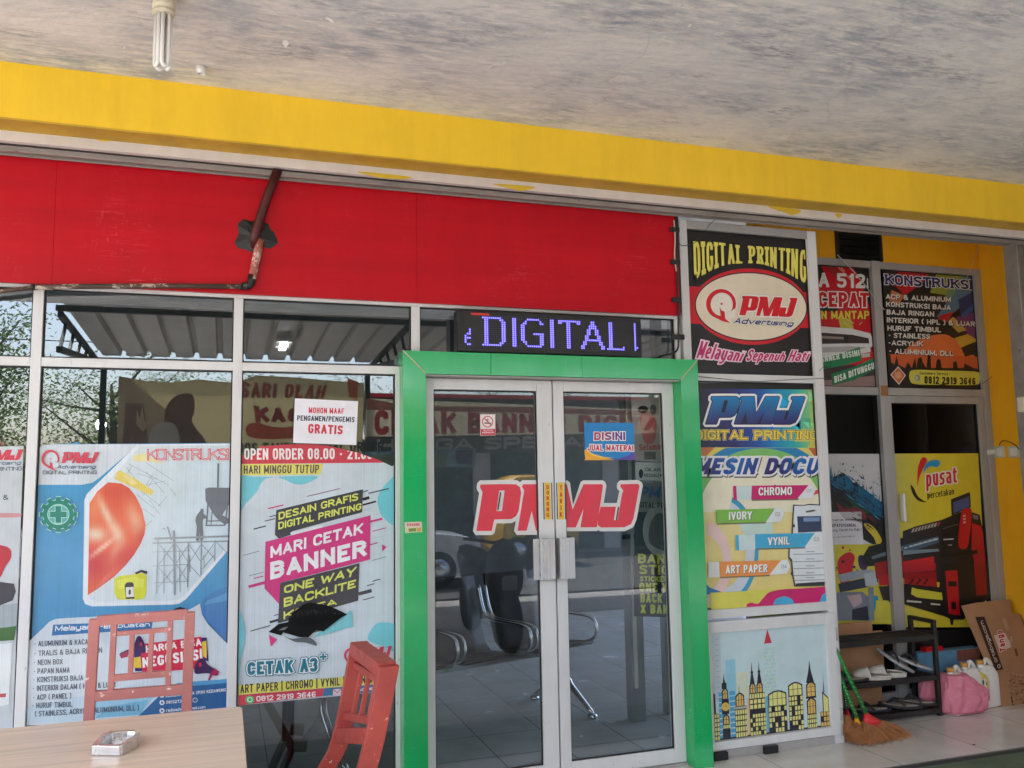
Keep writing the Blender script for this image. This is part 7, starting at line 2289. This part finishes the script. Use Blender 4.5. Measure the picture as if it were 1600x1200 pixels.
p.poly([(1092, 504), (1104, 498), (1116, 540), (1104, 548)], (110, 74, 56)); p.poly([(1128, 306), (1134, 304), (1162, 390), (1156, 392)], (130, 90, 66)); p.poly([(1020, 330), (1040, 322), (1062, 392), (1046, 396)], (190, 150, 120))
rc = random.Random(6)
for k in range(70):
    x_, y_ = rc.uniform(1062, 1165), rc.uniform(636, 830)
    a = rc.uniform(0, 3.1); s_ = rc.uniform(6, 16)
    p.n = 6
    p.poly([(x_, y_), (x_ + s_ * math.cos(a), y_ + s_ * math.sin(a)), (x_ + s_ * math.cos(a + 1.2), y_ + s_ * math.sin(a + 1.2))], rc.choice(((96, 66, 50), (120, 84, 60), (190, 166, 146), (140, 104, 76))))
p.poly([(1074, 790), (1080, 786), (1086, 816), (1078, 818)], (50, 36, 32))
p.build('carton_print', None, None, 'board', parent=cbn)
tag(B().box(3.97, 3.985, -0.30, -0.294, 0.0005, 0.004).build('litter_scrap', 'blackmetal'), 'tiny dark scrap on the white porch tiles', 'litter')
# ================================================================== inside the shop (seen through the glass)
col_ = thing('steel_post', 'grey square steel post just inside the right glass door', 'post', (2.5, 1.0, 0))
B().box(2.44, 2.53, 0.82, 0.91, -0.004, 3.3).build('post_shaft', 'column', col_, bevel=0.003)
B().box(2.40, 2.53, 0.814, 0.8195, 1.12, 1.15).build('tape_band', 'tape', col_)
B().box(2.455, 2.475, 0.806, 0.8195, 0.2, 3.2).build('cable_trunk', 'white', col_)
tag(B().box(2.72, 2.78, 0.9, 0.96, -0.004, 3.3).build('steel_post', 'column', bevel=0.003), 'slim grey post behind the poster at the right door edge', 'post')

bn_ = thing('waiting_bench', 'chromed row of waiting seats behind the glass doors', 'bench', (1.9, 1.5, 0))
def seat(cx, cy, yaw, nm):
    M4 = Matrix.Translation((cx, cy, 0)) @ Matrix.Rotation(R(yaw), 4, 'Z')
    s_ = B()
    prof = [(-0.22, 0.45), (-0.20, 0.43), (0.0, 0.41), (0.18, 0.40), (0.24, 0.44), (0.29, 0.56), (0.34, 0.74), (0.37, 0.86), (0.38, 0.87)]
    rows = [[M4 @ Vector((x, y, z)) for x in (-0.23, -0.12, 0, 0.12, 0.23)] for y, z in prof]
    s_.loft(rows, closed=False, caps=False)
    o = s_.build('seat', 'blackmetal', bn_, solid=0.01, fix=False)
    for sx in (-0.245, 0.245):
        B().tube([M4 @ Vector(q) for q in cr([(sx, 0.33, 0.80), (sx, 0.28, 0.66), (sx, 0.20, 0.60), (sx, -0.12, 0.60), (sx, -0.22, 0.58), (sx, -0.24, 0.50), (sx, -0.16, 0.44), (sx, 0.05, 0.41)], 5, False)], 0.011, 8).build('armrest', 'chrome', bn_)
BA, BX, BY_ = 18, 2.02, 1.25
dv = Vector((math.cos(R(BA)), math.sin(R(BA)), 0))
for k in range(4):
    c = Vector((BX, BY_, 0)) - dv * (0.54 * k)
    seat(c.x, c.y, BA, 'seat')
mid_ = Vector((BX, BY_, 0)) - dv * 0.81
B().bar(mid_ - dv * 1.0 + Vector((0, 0, 0.38)), mid_ + dv * 1.0 + Vector((0, 0, 0.38)), 0.06, 0.04).build('beam_rail', 'chrome', bn_)
for s_ in (-0.75, 0.95):
    c = mid_ + dv * s_
    n_ = Vector((-dv.y, dv.x, 0))
    for sg in (-1, 1):
        B().tube([c + Vector((0, 0, 0.37)), c + Vector((0, 0, 0.26)), c + n_ * (0.10 * sg) + Vector((0, 0, 0.15)), c + n_ * (0.27 * sg) + Vector((0, 0, 0.04)), c + n_ * (0.30 * sg) + Vector((0, 0, 0.022))], [0.02, 0.022, 0.022, 0.018, 0.014], 10).build('leg', 'chrome', bn_)
        B().lathe(c + n_ * (0.30 * sg) + Vector((0, 0, -0.002)), [(0.032, 0), (0.030, 0.016), (0.014, 0.024)], 14).build('foot', 'chrome', bn_)

# posters that stand inside by the right door
p = Print(0.16)
p.m = zm(660, 820, 3.157)
p.m = lambda *q: list(q)
p.poly([(985, 612), (1060, 616), (1064, 722), (992, 720)], (196, 186, 180))
p.poly([(992, 722), (1064, 724), (1064, 752), (993, 750)], (206, 208, 206)); p.poly([(993, 752), (1066, 754), (1068, 800), (994, 800)], (120, 124, 122)); p.poly([(992, 800), (1066, 800), (1072, 965), (990, 962)], (22, 44, 34)); p.poly([(990, 866), (1072, 868), (1073, 965), (990, 963)], (28, 28, 24))
p.ell(1034, 828, 30, 42, (150, 152, 150)); p.poly(cr([(1016, 850), (1014, 826), (1022, 806), (1034, 802), (1042, 818), (1036, 840), (1040, 860)], 4), (84, 88, 88))
p.text('PMJ', [(1000, 760), (1046, 760), (1046, 778), (1000, 778)], (44, 92, 140), 0.04, 0.2)
p.text('DIGITAL PRINTING', [(990, 784), (1066, 786), (1066, 795), (990, 793)], (40, 42, 44), 0.02)
p.text('DILARANG', [(1008, 731), (1050, 732), (1050, 737), (1008, 736)], (50, 50, 54), 0.02); p.text('KECUALI KARYAWAN', [(1006, 740), (1062, 741), (1062, 746), (1006, 745)], (50, 50, 54), 0.02); p.ell(1001, 740, 3.5, 7, (40, 40, 44))
p.ell(1004, 640, 8, 6, (60, 50, 50)); p.ell(1020, 640, 5, 8, (90, 84, 84)); p.poly(cr([(1000, 652), (1012, 648), (1024, 656), (1022, 690), (1006, 690)], 4), (206, 120, 120)); p.text('Selamat', [(998, 694), (1036, 692), (1036, 702), (998, 704)], (196, 90, 100), 0.02)
p.poly([(1006, 706), (1024, 706), (1024, 718), (1006, 718)], (110, 112, 112))
for tx, y0_, y1_, xa, xb in (('BANNER', 865, 880, 996, 1082), ('STICKER', 882, 897, 998, 1090), ('STICKER WALL', 900, 908, 999, 1074), ('ONE WAY', 910, 924, 998, 1066), ('BACK LIT', 927, 941, 1000, 1060), ('X BANNER', 944, 958, 1000, 1072)):
    p.text(tx, [(xa, y0_), (xb, y0_ + 1), (xb, y1_ + 2), (xa, y1_)], (206, 212, 70), 0.045)
p.build('standing_banner', 'dark green and black standing banner with yellow capitals inside the right door', 'banner', 'ink')

# black display easel behind the torn poster
ez = thing('display_stand', 'black folding stand on the tiles behind the torn poster', 'stand', (0.4, 0.6, 0))
EZ = zm(360, 900, 4.0)
def ebar(a, b, y0_, y1_, w_, nm):
    (ax, ay), (bx, by) = EZ(a, b)
    B().bar(P(ax, ay, y0_), P(bx, by, y1_), w_, w_ * 0.8).build(nm, 'black', ez)
ebar((180, 700), (380, 1060), 0.55, 0.55, 0.05, 'leg'); ebar((380, 1060), (475, 1060), 0.55, 0.55, 0.06, 'foot'); ebar((375, 955), (455, 960), 0.58, 0.58, 0.06, 'foot'); ebar((345, 1010), (260, 1200), 0.62, 0.7, 0.035, 'leg'); ebar((380, 1090), (330, 1200), 0.56, 0.6, 0.035, 'leg')
B().box(-0.6, 0.9, 3.2, 3.6, 0, 1.05).build('counter', 'dark')
tag(bpy.data.objects['counter'], 'dark service counter deep inside the shop', 'counter')

# ================================================================== the street side, mirrored in the glass
def MP(x, y, d):
    q = P(x, y, d)
    return Vector((q.x, -q.y, q.z))


# lean-to canopy
cn = thing('street_canopy', 'lean-to canopy of grey corrugated sheets on dark steel trusses facing the shop', 'canopy', (4, -6.6, 3.2))
b = B()
X0, X1, YA, YC, ZA, ZC = -1.62, 11.0, -5.02, -8.05, 3.34, 3.22
def corr(x):
    t = (x % 0.30) / 0.30
    return 0.07 if t < 0.16 else (0.07 * (1 - (t - 0.16) / 0.06) if t < 0.22 else (0.0 if t < 0.94 else 0.07 * (t - 0.94) / 0.06))
xs = []
x = X0
while x < X1:
    for f in (0.0, 0.16, 0.22, 0.94):
        xs.append(x + 0.30 * f)
    x += 0.30
rows = [[Vector((x, y, z + corr(x - X0))) for x in xs] for y, z in ((YA, ZA), (YC, ZC))]
b.loft(rows, closed=False, caps=False, smooth=False)
b.build('roof_sheet', 'roofmetal', cn, solid=0.002, fix=False)
for y_, z_ in ((-5.1, 3.30), (-7.98, 3.18)):
    B().box(X0, X1, y_ - 0.03, y_ + 0.03, z_ - 0.055, z_).build('purlin', 'truss', cn)
for x_ in (X0 + 0.04, 1.9, 6.4):
    B().bar((x_, -5.1, 3.21), (x_, -7.98, 3.09), 0.05, 0.06).build('truss_chord', 'truss', cn)
    B().bar((x_, -5.1, 2.86), (x_, -7.4, 3.06), 0.05, 0.06).build('truss_chord', 'truss', cn)
    for k in range(5):
        y_ = -5.15 - 0.5 * k
        B().bar((x_, y_, 2.87 + 0.04 * k), (x_, y_ - 0.3, 3.20 - 0.02 * k), 0.03, 0.03).build('truss_web', 'truss', cn)
for x_ in (-1.52, 1.9, 6.4, 10.6):
    B().box(x_ - 0.035, x_ + 0.035, -7.95, -7.88, -0.34, 3.13).build('post', 'truss', cn)

# banners hung under the canopy's outer edge; the print shows through from behind
m_, t_, b_n = _new('thin banner vinyl')
at_ = t_.nodes.new('ShaderNodeAttribute'); at_.attribute_name = 'Ink'
t_.links.new(at_.outputs['Color'], b_n.inputs['Base Color'])
b_n.inputs['Roughness'].default_value = 0.5
tr2 = t_.nodes.new('ShaderNodeBsdfTranslucent'); t_.links.new(at_.outputs['Color'], tr2.inputs[0])
mx_ = t_.nodes.new('ShaderNodeMixShader'); mx_.inputs[0].default_value = 0.3
t_.links.new(b_n.outputs[0], mx_.inputs[1]); t_.links.new(tr2.outputs[0], mx_.inputs[2]); t_.links.new(mx_.outputs[0], t_.nodes['Material Output'].inputs[0])
M['banner'] = m_
BD = 7.8
p = Print(BD, mirror=True, step=0.002)
p.poly([(185, 587), (230, 595), (270, 597), (310, 592), (360, 597), (380, 593), (400, 586), (450, 588), (520, 594), (570, 598), (566, 740), (182, 740)], (196, 180, 132))
p.poly([(185, 587), (200, 590), (330, 700), (250, 720), (182, 720)], (176, 160, 136))
p.poly(cr([(255, 690), (258, 640), (275, 618), (300, 616), (304, 640), (300, 660), (322, 690), (326, 716), (250, 716)], 4), (120, 96, 88))
p.poly(cr([(232, 700), (236, 672), (250, 660), (274, 664), (278, 700)], 4), (190, 184, 176)); p.poly([(196, 630), (224, 630), (232, 700), (190, 700)], (140, 116, 104)); p.poly([(214, 640), (218, 655), (222, 634), (225, 655), (230, 668), (222, 674), (212, 662)], (206, 180, 156))
for ex, c in ((0.12, (70, 66, 60)), (0.0, (200, 104, 84))):
    p.text('SARI OLAH', [(376, 596), (512, 602), (506, 622), (376, 622)], c, 0.06 + ex)
for ex, c in ((0.12, (70, 66, 60)), (0.0, (206, 84, 70))):
    p.text('KAOS', [(396, 634), (500, 640), (494, 660), (400, 660)], c, 0.06 + ex)
p.poly(cr([(384, 668), (400, 660), (440, 668), (520, 660), (500, 680), (420, 686), (390, 682)], 4), (200, 96, 70))
p.text('JOS TANPA MINIMAL ORDER', [(372, 692), (600, 690), (600, 706), (372, 708)], (64, 66, 72), 0.03)
p.poly([(543, 590), (560, 596), (558, 625), (546, 620)], (206, 110, 70))
p.build('canopy_banner', 'faded yellow banner with bubble lettering reflected in the left windows', 'banner', 'banner')
p = Print(BD + 0.05, mirror=True, step=0.002)
p.poly([(574, 622), (1060, 640), (1060, 705), (570, 745)][0:1] + [(830, 632), (1064, 642), (1064, 690), (830, 702), (570, 704)], (206, 196, 164))
p.poly([(574, 622), (640, 634), (850, 636), (1064, 644), (1064, 650), (574, 640)], (196, 120, 100))
p.text('CETAK BANNER DIGITAL', [(586, 640), (1056, 652), (1056, 672), (586, 680)], (206, 70, 70), 0.06)
p.poly([(572, 682), (1064, 676), (1064, 700), (570, 712)], (84, 84, 78))
p.text('HARGA SPESIAL', [(590, 686), (935, 680), (935, 698), (590, 706)], (206, 206, 200), 0.05)
p.build('canopy_banner', 'cream and black banner with big capitals reflected in the glass doors', 'banner', 'banner')
p = Print(BD - 0.2, mirror=True, step=0.002)
p.poly([(570, 706), (745, 700), (742, 730), (572, 730)], (126, 166, 176)); p.poly([(572, 712), (700, 708), (700, 728), (574, 728)], (150, 176, 140)); p.poly([(712, 704), (740, 702), (738, 726), (714, 724)], (70, 76, 110))
p.build('canopy_banner', 'small pale blue banner reflected at the top of the left glass door', 'banner', 'banner')

# far side of the road: a row of shops with shutters and sheet awnings
sh = thing('shop_row', 'low teal shop building with roller shutters across the road', 'building', (10, -17.5, -0.34))
B().box(2.5, 30, -22, -17, -0.34, 3.6).build('wall', 'shutter', sh)
for k in range(7):
    x_ = 3.0 + 3.6 * k
    f_ = B().box(x_, x_ + 2.9, -16.99, -16.95, -0.34, 2.3)
    f_.build('shutter', mat('shutter paint', rndm.choice(((44, 84, 80), (70, 76, 74), (40, 66, 74))), 0.5), sh)
    B().box(x_ + 3.0, x_ + 3.45, -17.0, -16.9, -0.34, 2.6).build('pilaster', 'white_trim', sh)
rows = [[Vector((2.0 + 0.15 * i, y, z + (0.03 if i % 2 else 0))) for i in range(190)] for y, z in ((-17.0, 3.0), (-15.4, 2.45))]
b = B(); b.loft(rows, closed=False, caps=False, smooth=False); b.build('awning', 'alu_old', sh, solid=0.003, fix=False)
B().box(2.0, 30, -17.2, -17.0, 3.0, 3.7).build('fascia', 'red', sh)
lh = thing('white_house', 'small white house among trees reflected in the leftmost bays', 'house', (-7, -20, -0.34))
B().box(-9.5, -6.0, -23, -19.5, -0.34, 2.6).build('wall', 'white_trim', lh)
B().prism([(-9.9, -19.2, 2.5), (-5.6, -19.2, 2.5), (-7.75, -19.2, 4.0)], (0, -4.2, 0)).build('roof', mat('clay roof', (176, 96, 70), 0.8, bump=0.3), lh)
B().box(-8.2, -7.4, -19.49, -19.44, -0.34, 1.7).build('door', 'black', lh)
tag(B().box(-16, -4.6, -18.2, -18.0, -0.34, 1.0).build('boundary_wall', mat('pinkish wall', (196, 150, 146), 0.8), bevel=0.01), 'low pinkish boundary wall across the road, reflected at far left', 'wall')

# trees
def tree(x, y, h, r, nleaf, seed, label, leafm, lean=0.0):
    rnd = random.Random(seed)
    h *= 0.82
    t = thing('tree', label, 'tree', (x, y, -0.34))
    tb_ = B()
    top = Vector((x + lean, y, h * 0.75))
    tb_.tube([(x, y, -0.34), (x + lean * 0.3, y, h * 0.3), (x + lean * 0.7, y + 0.1, h * 0.55), tuple(top)], [0.16, 0.12, 0.09, 0.03], 10)
    ends = []
    for k in range(26):
        f = rnd.uniform(0.22, 0.98)
        s = Vector((x + lean * f, y, -0.3 + f * h * 0.75))
        a, e = rnd.uniform(0, 6.28), rnd.uniform(0.1, 1.0)
        L = r * rnd.uniform(0.5, 1.1)
        q = s + Vector((math.cos(a) * L, math.sin(a) * L, L * e))
        tb_.tube([s, lerp(s, q, 0.5) + Vector((0, 0, -0.05)), q], [0.05, 0.03, 0.012], 6)
        ends.append(q); ends.append(lerp(s, q, 0.65))
    tb_.build('trunk', 'bark', t)
    lf = B()
    for k in range(int(nleaf * 5.0)):
        c = rnd.choice(ends)
        q = c + Vector((rnd.gauss(0, r * 0.22), rnd.gauss(0, r * 0.22), rnd.gauss(0, r * 0.15)))
        a, b2 = rnd.uniform(0, 6.28), rnd.uniform(-0.9, 0.9)
        u = Vector((math.cos(a), math.sin(a), b2)).normalized(); v = u.cross(Vector((rnd.gauss(0, 1), rnd.gauss(0, 1), rnd.gauss(0, 1)))).normalized()
        s = rnd.uniform(0.03, 0.065)
        lf.add([q - u * s, q + v * s * 0.4, q + u * s, q - v * s * 0.4], [(0, 1, 2, 3)])
    lf.build('crown', leafm, t, fix=False)


for k, (x_, y_, h_, r_2, nl, lb, lm_) in enumerate(((-5.2, -14.5, 6.5, 1.5, 2600, 'feathery green tree nearest the canopy post, reflected in the left bay', 'leaf2'), (-7.6, -16.5, 7.5, 1.9, 3000, 'taller green tree reflected between the two left mullions', 'leaf'), (-10.5, -17.0, 7.0, 2.0, 2600, 'broad green tree reflected at the far left edge', 'leaf'), (-2.6, -20.5, 6.8, 2.0, 2800, 'green tree standing over the faded yellow banner', 'leaf2'), (1.2, -21, 6.6, 2.2, 2800, 'green tree showing above the right end of the yellow banner', 'leaf'), (5.4, -24.0, 6.5, 2.3, 2400, 'dark green tree behind the teal shops', 'leaf'), (9.6, -24.5, 6.6, 2.4, 2200, 'spreading tree farther along behind the teal shops', 'leaf2'))):
    tree(x_, y_, h_, r_2, nl, 40 + k, lb, lm_, 0.3 * (-1) ** k)
tag(B().box(-40, 42, -40, -39.5, -0.34, 2.6).build('treeline', mat('far dull green foliage', (62, 84, 52), 0.9, 0, 0.5, 0.8, bump=0.6)), 'far belt of dull green trees', 'trees', kind='stuff')
for k, (z_, lb) in enumerate(((4.7, 'upper black power line along the road'), (4.3, 'lower black power line along the road'))):
    wire([(-25, -15.2, z_ + 0.3), (-5, -15.2, z_ - 0.2), (15, -15.2, z_ - 0.1), (30, -15.2, z_ + 0.3)], 0.012, 'black', lb)

# vehicles
def car(name, label, cat, x, y, L, paint, van=False, dirn=1):
    t = thing(name, label, cat, (x, y, -0.31))
    W, Hh = 1.68, (1.85 if van else 1.48)
    side = ([(-0.5, 0.22), (-0.5, 0.75), (-0.47, 0.98), (-0.40, 1.78), (0.22, 1.82), (0.36, 1.15), (0.49, 0.92), (0.5, 0.22)] if van else [(-0.5, 0.25), (-0.5, 0.72), (-0.47, 0.98), (-0.36, 1.40), (-0.2, 1.47), (0.02, 1.43), (0.19, 1.02), (0.40, 0.88), (0.48, 0.72), (0.5, 0.25)])
    side = cr([(u * L, z) for u, z in side], 3, False)
    loops = []
    for yy, k, dz in ((-W / 2, 0.94, 0), (-W / 2 + 0.06, 1.0, 0), (0, 1.0, 0.03), (W / 2 - 0.06, 1.0, 0), (W / 2, 0.94, 0)):
        loops.append([Vector((x + dirn * u * (0.985 if k < 1 else 1), y + yy * (1 if z < 0.95 else 1 - 0.16 * (z - 0.95) / 0.5), -0.31 + (z if z < 0.3 else 0.3 + (z - 0.3) * (0.985 if k < 1 else 1)) + dz * (z > 0.7))) for u, z in side])
    B().loft(loops, closed=True).build('body', paint, t, bevel=0.0)
    for sg in (-1, 1):
        wn = [(-0.36, 1.03), (-0.29, 1.34), (0.0, 1.37), (0.15, 1.03)] if not van else [(-0.42, 1.12), (-0.38, 1.66), (0.2, 1.68), (0.30, 1.14)]
        lp_ = [Vector((x + dirn * u * L, y + sg * (W / 2 * (1 if z < 0.95 else 1 - 0.16 * (z - 0.95) / 0.5) + 0.004), -0.31 + z)) for u, z in wn]
        B().prism(lp_, (0, sg * 0.006, 0)).build('side_window', 'carglass', t)
    ws = [(0.185, 1.06), (0.035, 1.40)] if not van else [(0.345, 1.20), (0.235, 1.74)]
    b = B()
    lp_ = []
    for (u, z), k in ((ws[0], -0.42), (ws[0], 0.42), (ws[1], 0.37), (ws[1], -0.37)):
        lp_.append(Vector((x + dirn * (u * L + 0.02), y + k * W, -0.31 + z + 0.02)))
    b.prism(lp_, (dirn * 0.01, 0, 0.012)).build('windscreen', 'carglass', t)
    for u in (-0.31, 0.31):
        for sg in (-1, 1):
            c = Vector((x + u * L, y + sg * (W / 2 - 0.09), -0.31 + 0.315))
            wh = B().lathe(c + Vector((0, -0.105, 0)), [(0.20, 0), (0.30, 0.0), (0.315, 0.03), (0.315, 0.18), (0.30, 0.21), (0.20, 0.21)], 24, (0, 1, 0)).build('wheel', 'rubber', t)
            B().lathe(c + Vector((0, -0.112, 0)), [(0.06, -0.004), (0.19, 0.0), (0.195, 0.03), (0.195, 0.194), (0.19, 0.224), (0.06, 0.228)], 18, (0, 1, 0)).build('rim', 'chrome', wh)
    for sg in (-1, 1):
        B().box(x + dirn * L * 0.475 - 0.05, x + dirn * L * 0.475 + 0.05, y + sg * W * 0.36 - 0.14, y + sg * W * 0.36 + 0.14, -0.31 + 0.66, -0.31 + 0.80).build('headlight', 'white', t, bevel=0.02)
    return t


car('passing_car', 'silver car passing on the road, mirrored in the left glass door', 'car', 2.1, -10.9, 4.3, 'silver')
car('yellow_van', 'small yellow van across the road, mirrored above the red door letters', 'van', 6.35, -13.8, 1.7, 'vanyellow', van=True)

mt = thing('motor_scooter', 'black motor scooter parked on the porch side, mirrored in the doors', 'motorbike', (2.42, -3.2, -0.022))
mx, my, mz = 2.42, -3.2, -0.022
for yy in (0.0, -1.25):
    wl = B().lathe((mx - 0.05, my + yy, mz + 0.28), [(0.19, 0), (0.26, 0.0), (0.28, 0.03), (0.28, 0.07), (0.26, 0.10), (0.19, 0.10)], 24, (1, 0, 0)).build('wheel', 'rubber', mt)
    B().lathe((mx - 0.04, my + yy, mz + 0.28), [(0.04, 0), (0.18, 0.0), (0.185, 0.08), (0.04, 0.08)], 16, (1, 0, 0)).build('rim', 'alu_bare', wl)
def ov(y, z, rx, rz, n=16):
    return [Vector((mx + rx * math.cos(2 * math.pi * k / n), my + y, mz + z + rz * math.sin(2 * math.pi * k / n))) for k in range(n)]
B().loft([ov(0.06, 0.55, 0.05, 0.08), ov(0.0, 0.66, 0.15, 0.24), ov(-0.12, 0.70, 0.18, 0.30), ov(-0.22, 0.66, 0.15, 0.30), ov(-0.28, 0.60, 0.1, 0.22)]).build('front_cowl', 'black', mt)
B().loft([ov(-0.25, 0.36, 0.13, 0.05), ov(-0.6, 0.36, 0.14, 0.06), ov(-0.75, 0.5, 0.15, 0.16), ov(-1.1, 0.62, 0.15, 0.16), ov(-1.5, 0.74, 0.08, 0.08)]).build('body', 'black', mt)
B().loft([ov(-0.62, 0.72, 0.10, 0.03), ov(-0.75, 0.76, 0.13, 0.05), ov(-1.2, 0.80, 0.13, 0.05), ov(-1.42, 0.83, 0.08, 0.03)]).build('seat', 'rubber', mt)
B().tube(cr([(mx - 0.34, my - 0.26, mz + 1.0), (mx - 0.2, my - 0.18, mz + 0.98), (mx, my - 0.15, mz + 0.95), (mx + 0.2, my - 0.18, mz + 0.98), (mx + 0.34, my - 0.26, mz + 1.0)], 4, False), 0.015, 8).build('handlebar', 'black', mt)
B().bar((mx, my - 0.16, mz + 0.7), (mx, my - 0.16, mz + 0.96), 0.08, 0.08).build('steering_head', 'black', mt)
B().box(mx - 0.07, mx + 0.07, my + 0.03, my + 0.075, mz + 0.55, mz + 0.68).build('headlight', 'white', mt, bevel=0.02)
for sg in (-1, 1):
    B().tube([(mx + sg * 0.24, my - 0.18, mz + 0.99), (mx + sg * 0.32, my - 0.16, mz + 1.14)], 0.006, 6).build('mirror_stem', 'black', mt)
    B().loft([[Vector((mx + sg * 0.32 + 0.07 * s_ * math.cos(2 * math.pi * k / 14), my - 0.16 + d_, mz + 1.18 + 0.045 * s_ * math.sin(2 * math.pi * k / 14))) for k in range(14)] for s_, d_ in ((0.6, 0.03), (1.0, 0.01), (1.0, -0.006))]).build('mirror', 'black', mt)
B().bar((mx, my + 0.0, mz + 0.28), (mx, my - 0.12, mz + 0.72), 0.09, 0.05, (0, 1, 0)).build('fork', 'black', mt)

# lamps that burn under the canopy and beyond it
q_ = MP(157, 661, 8.6)
o = B().lathe(q_ + Vector((0, 0, -0.09)), [(0.02, 0), (0.05, 0.02), (0.072, 0.07), (0.05, 0.12), (0.02, 0.14)], 16).build('globe_lamp', emit_mat('lit lamp', (255, 255, 250), 14.0))
tag(o, 'round lit lamp beyond the canopy post, reflected in the left bay', 'lamp')
tl = thing('tube_lamp', 'twin lit tube lamp under the canopy, reflected left of the doorway', 'lamp', tuple(MP(443, 540, 6.4)))
q_ = MP(443, 540, 6.4)
for dy in (-0.17, 0.17):
    B().box(q_.x - 0.04, q_.x + 0.04, q_.y + dy - 0.06, q_.y + dy + 0.06, q_.z - 0.02, q_.z + 0.015).build('tube', emit_mat('lit tube', (250, 252, 255), 10.0), tl)
B().box(q_.x - 0.09, q_.x + 0.09, q_.y - 0.25, q_.y + 0.25, q_.z + 0.0155, q_.z + 0.05).build('housing', 'white', tl)
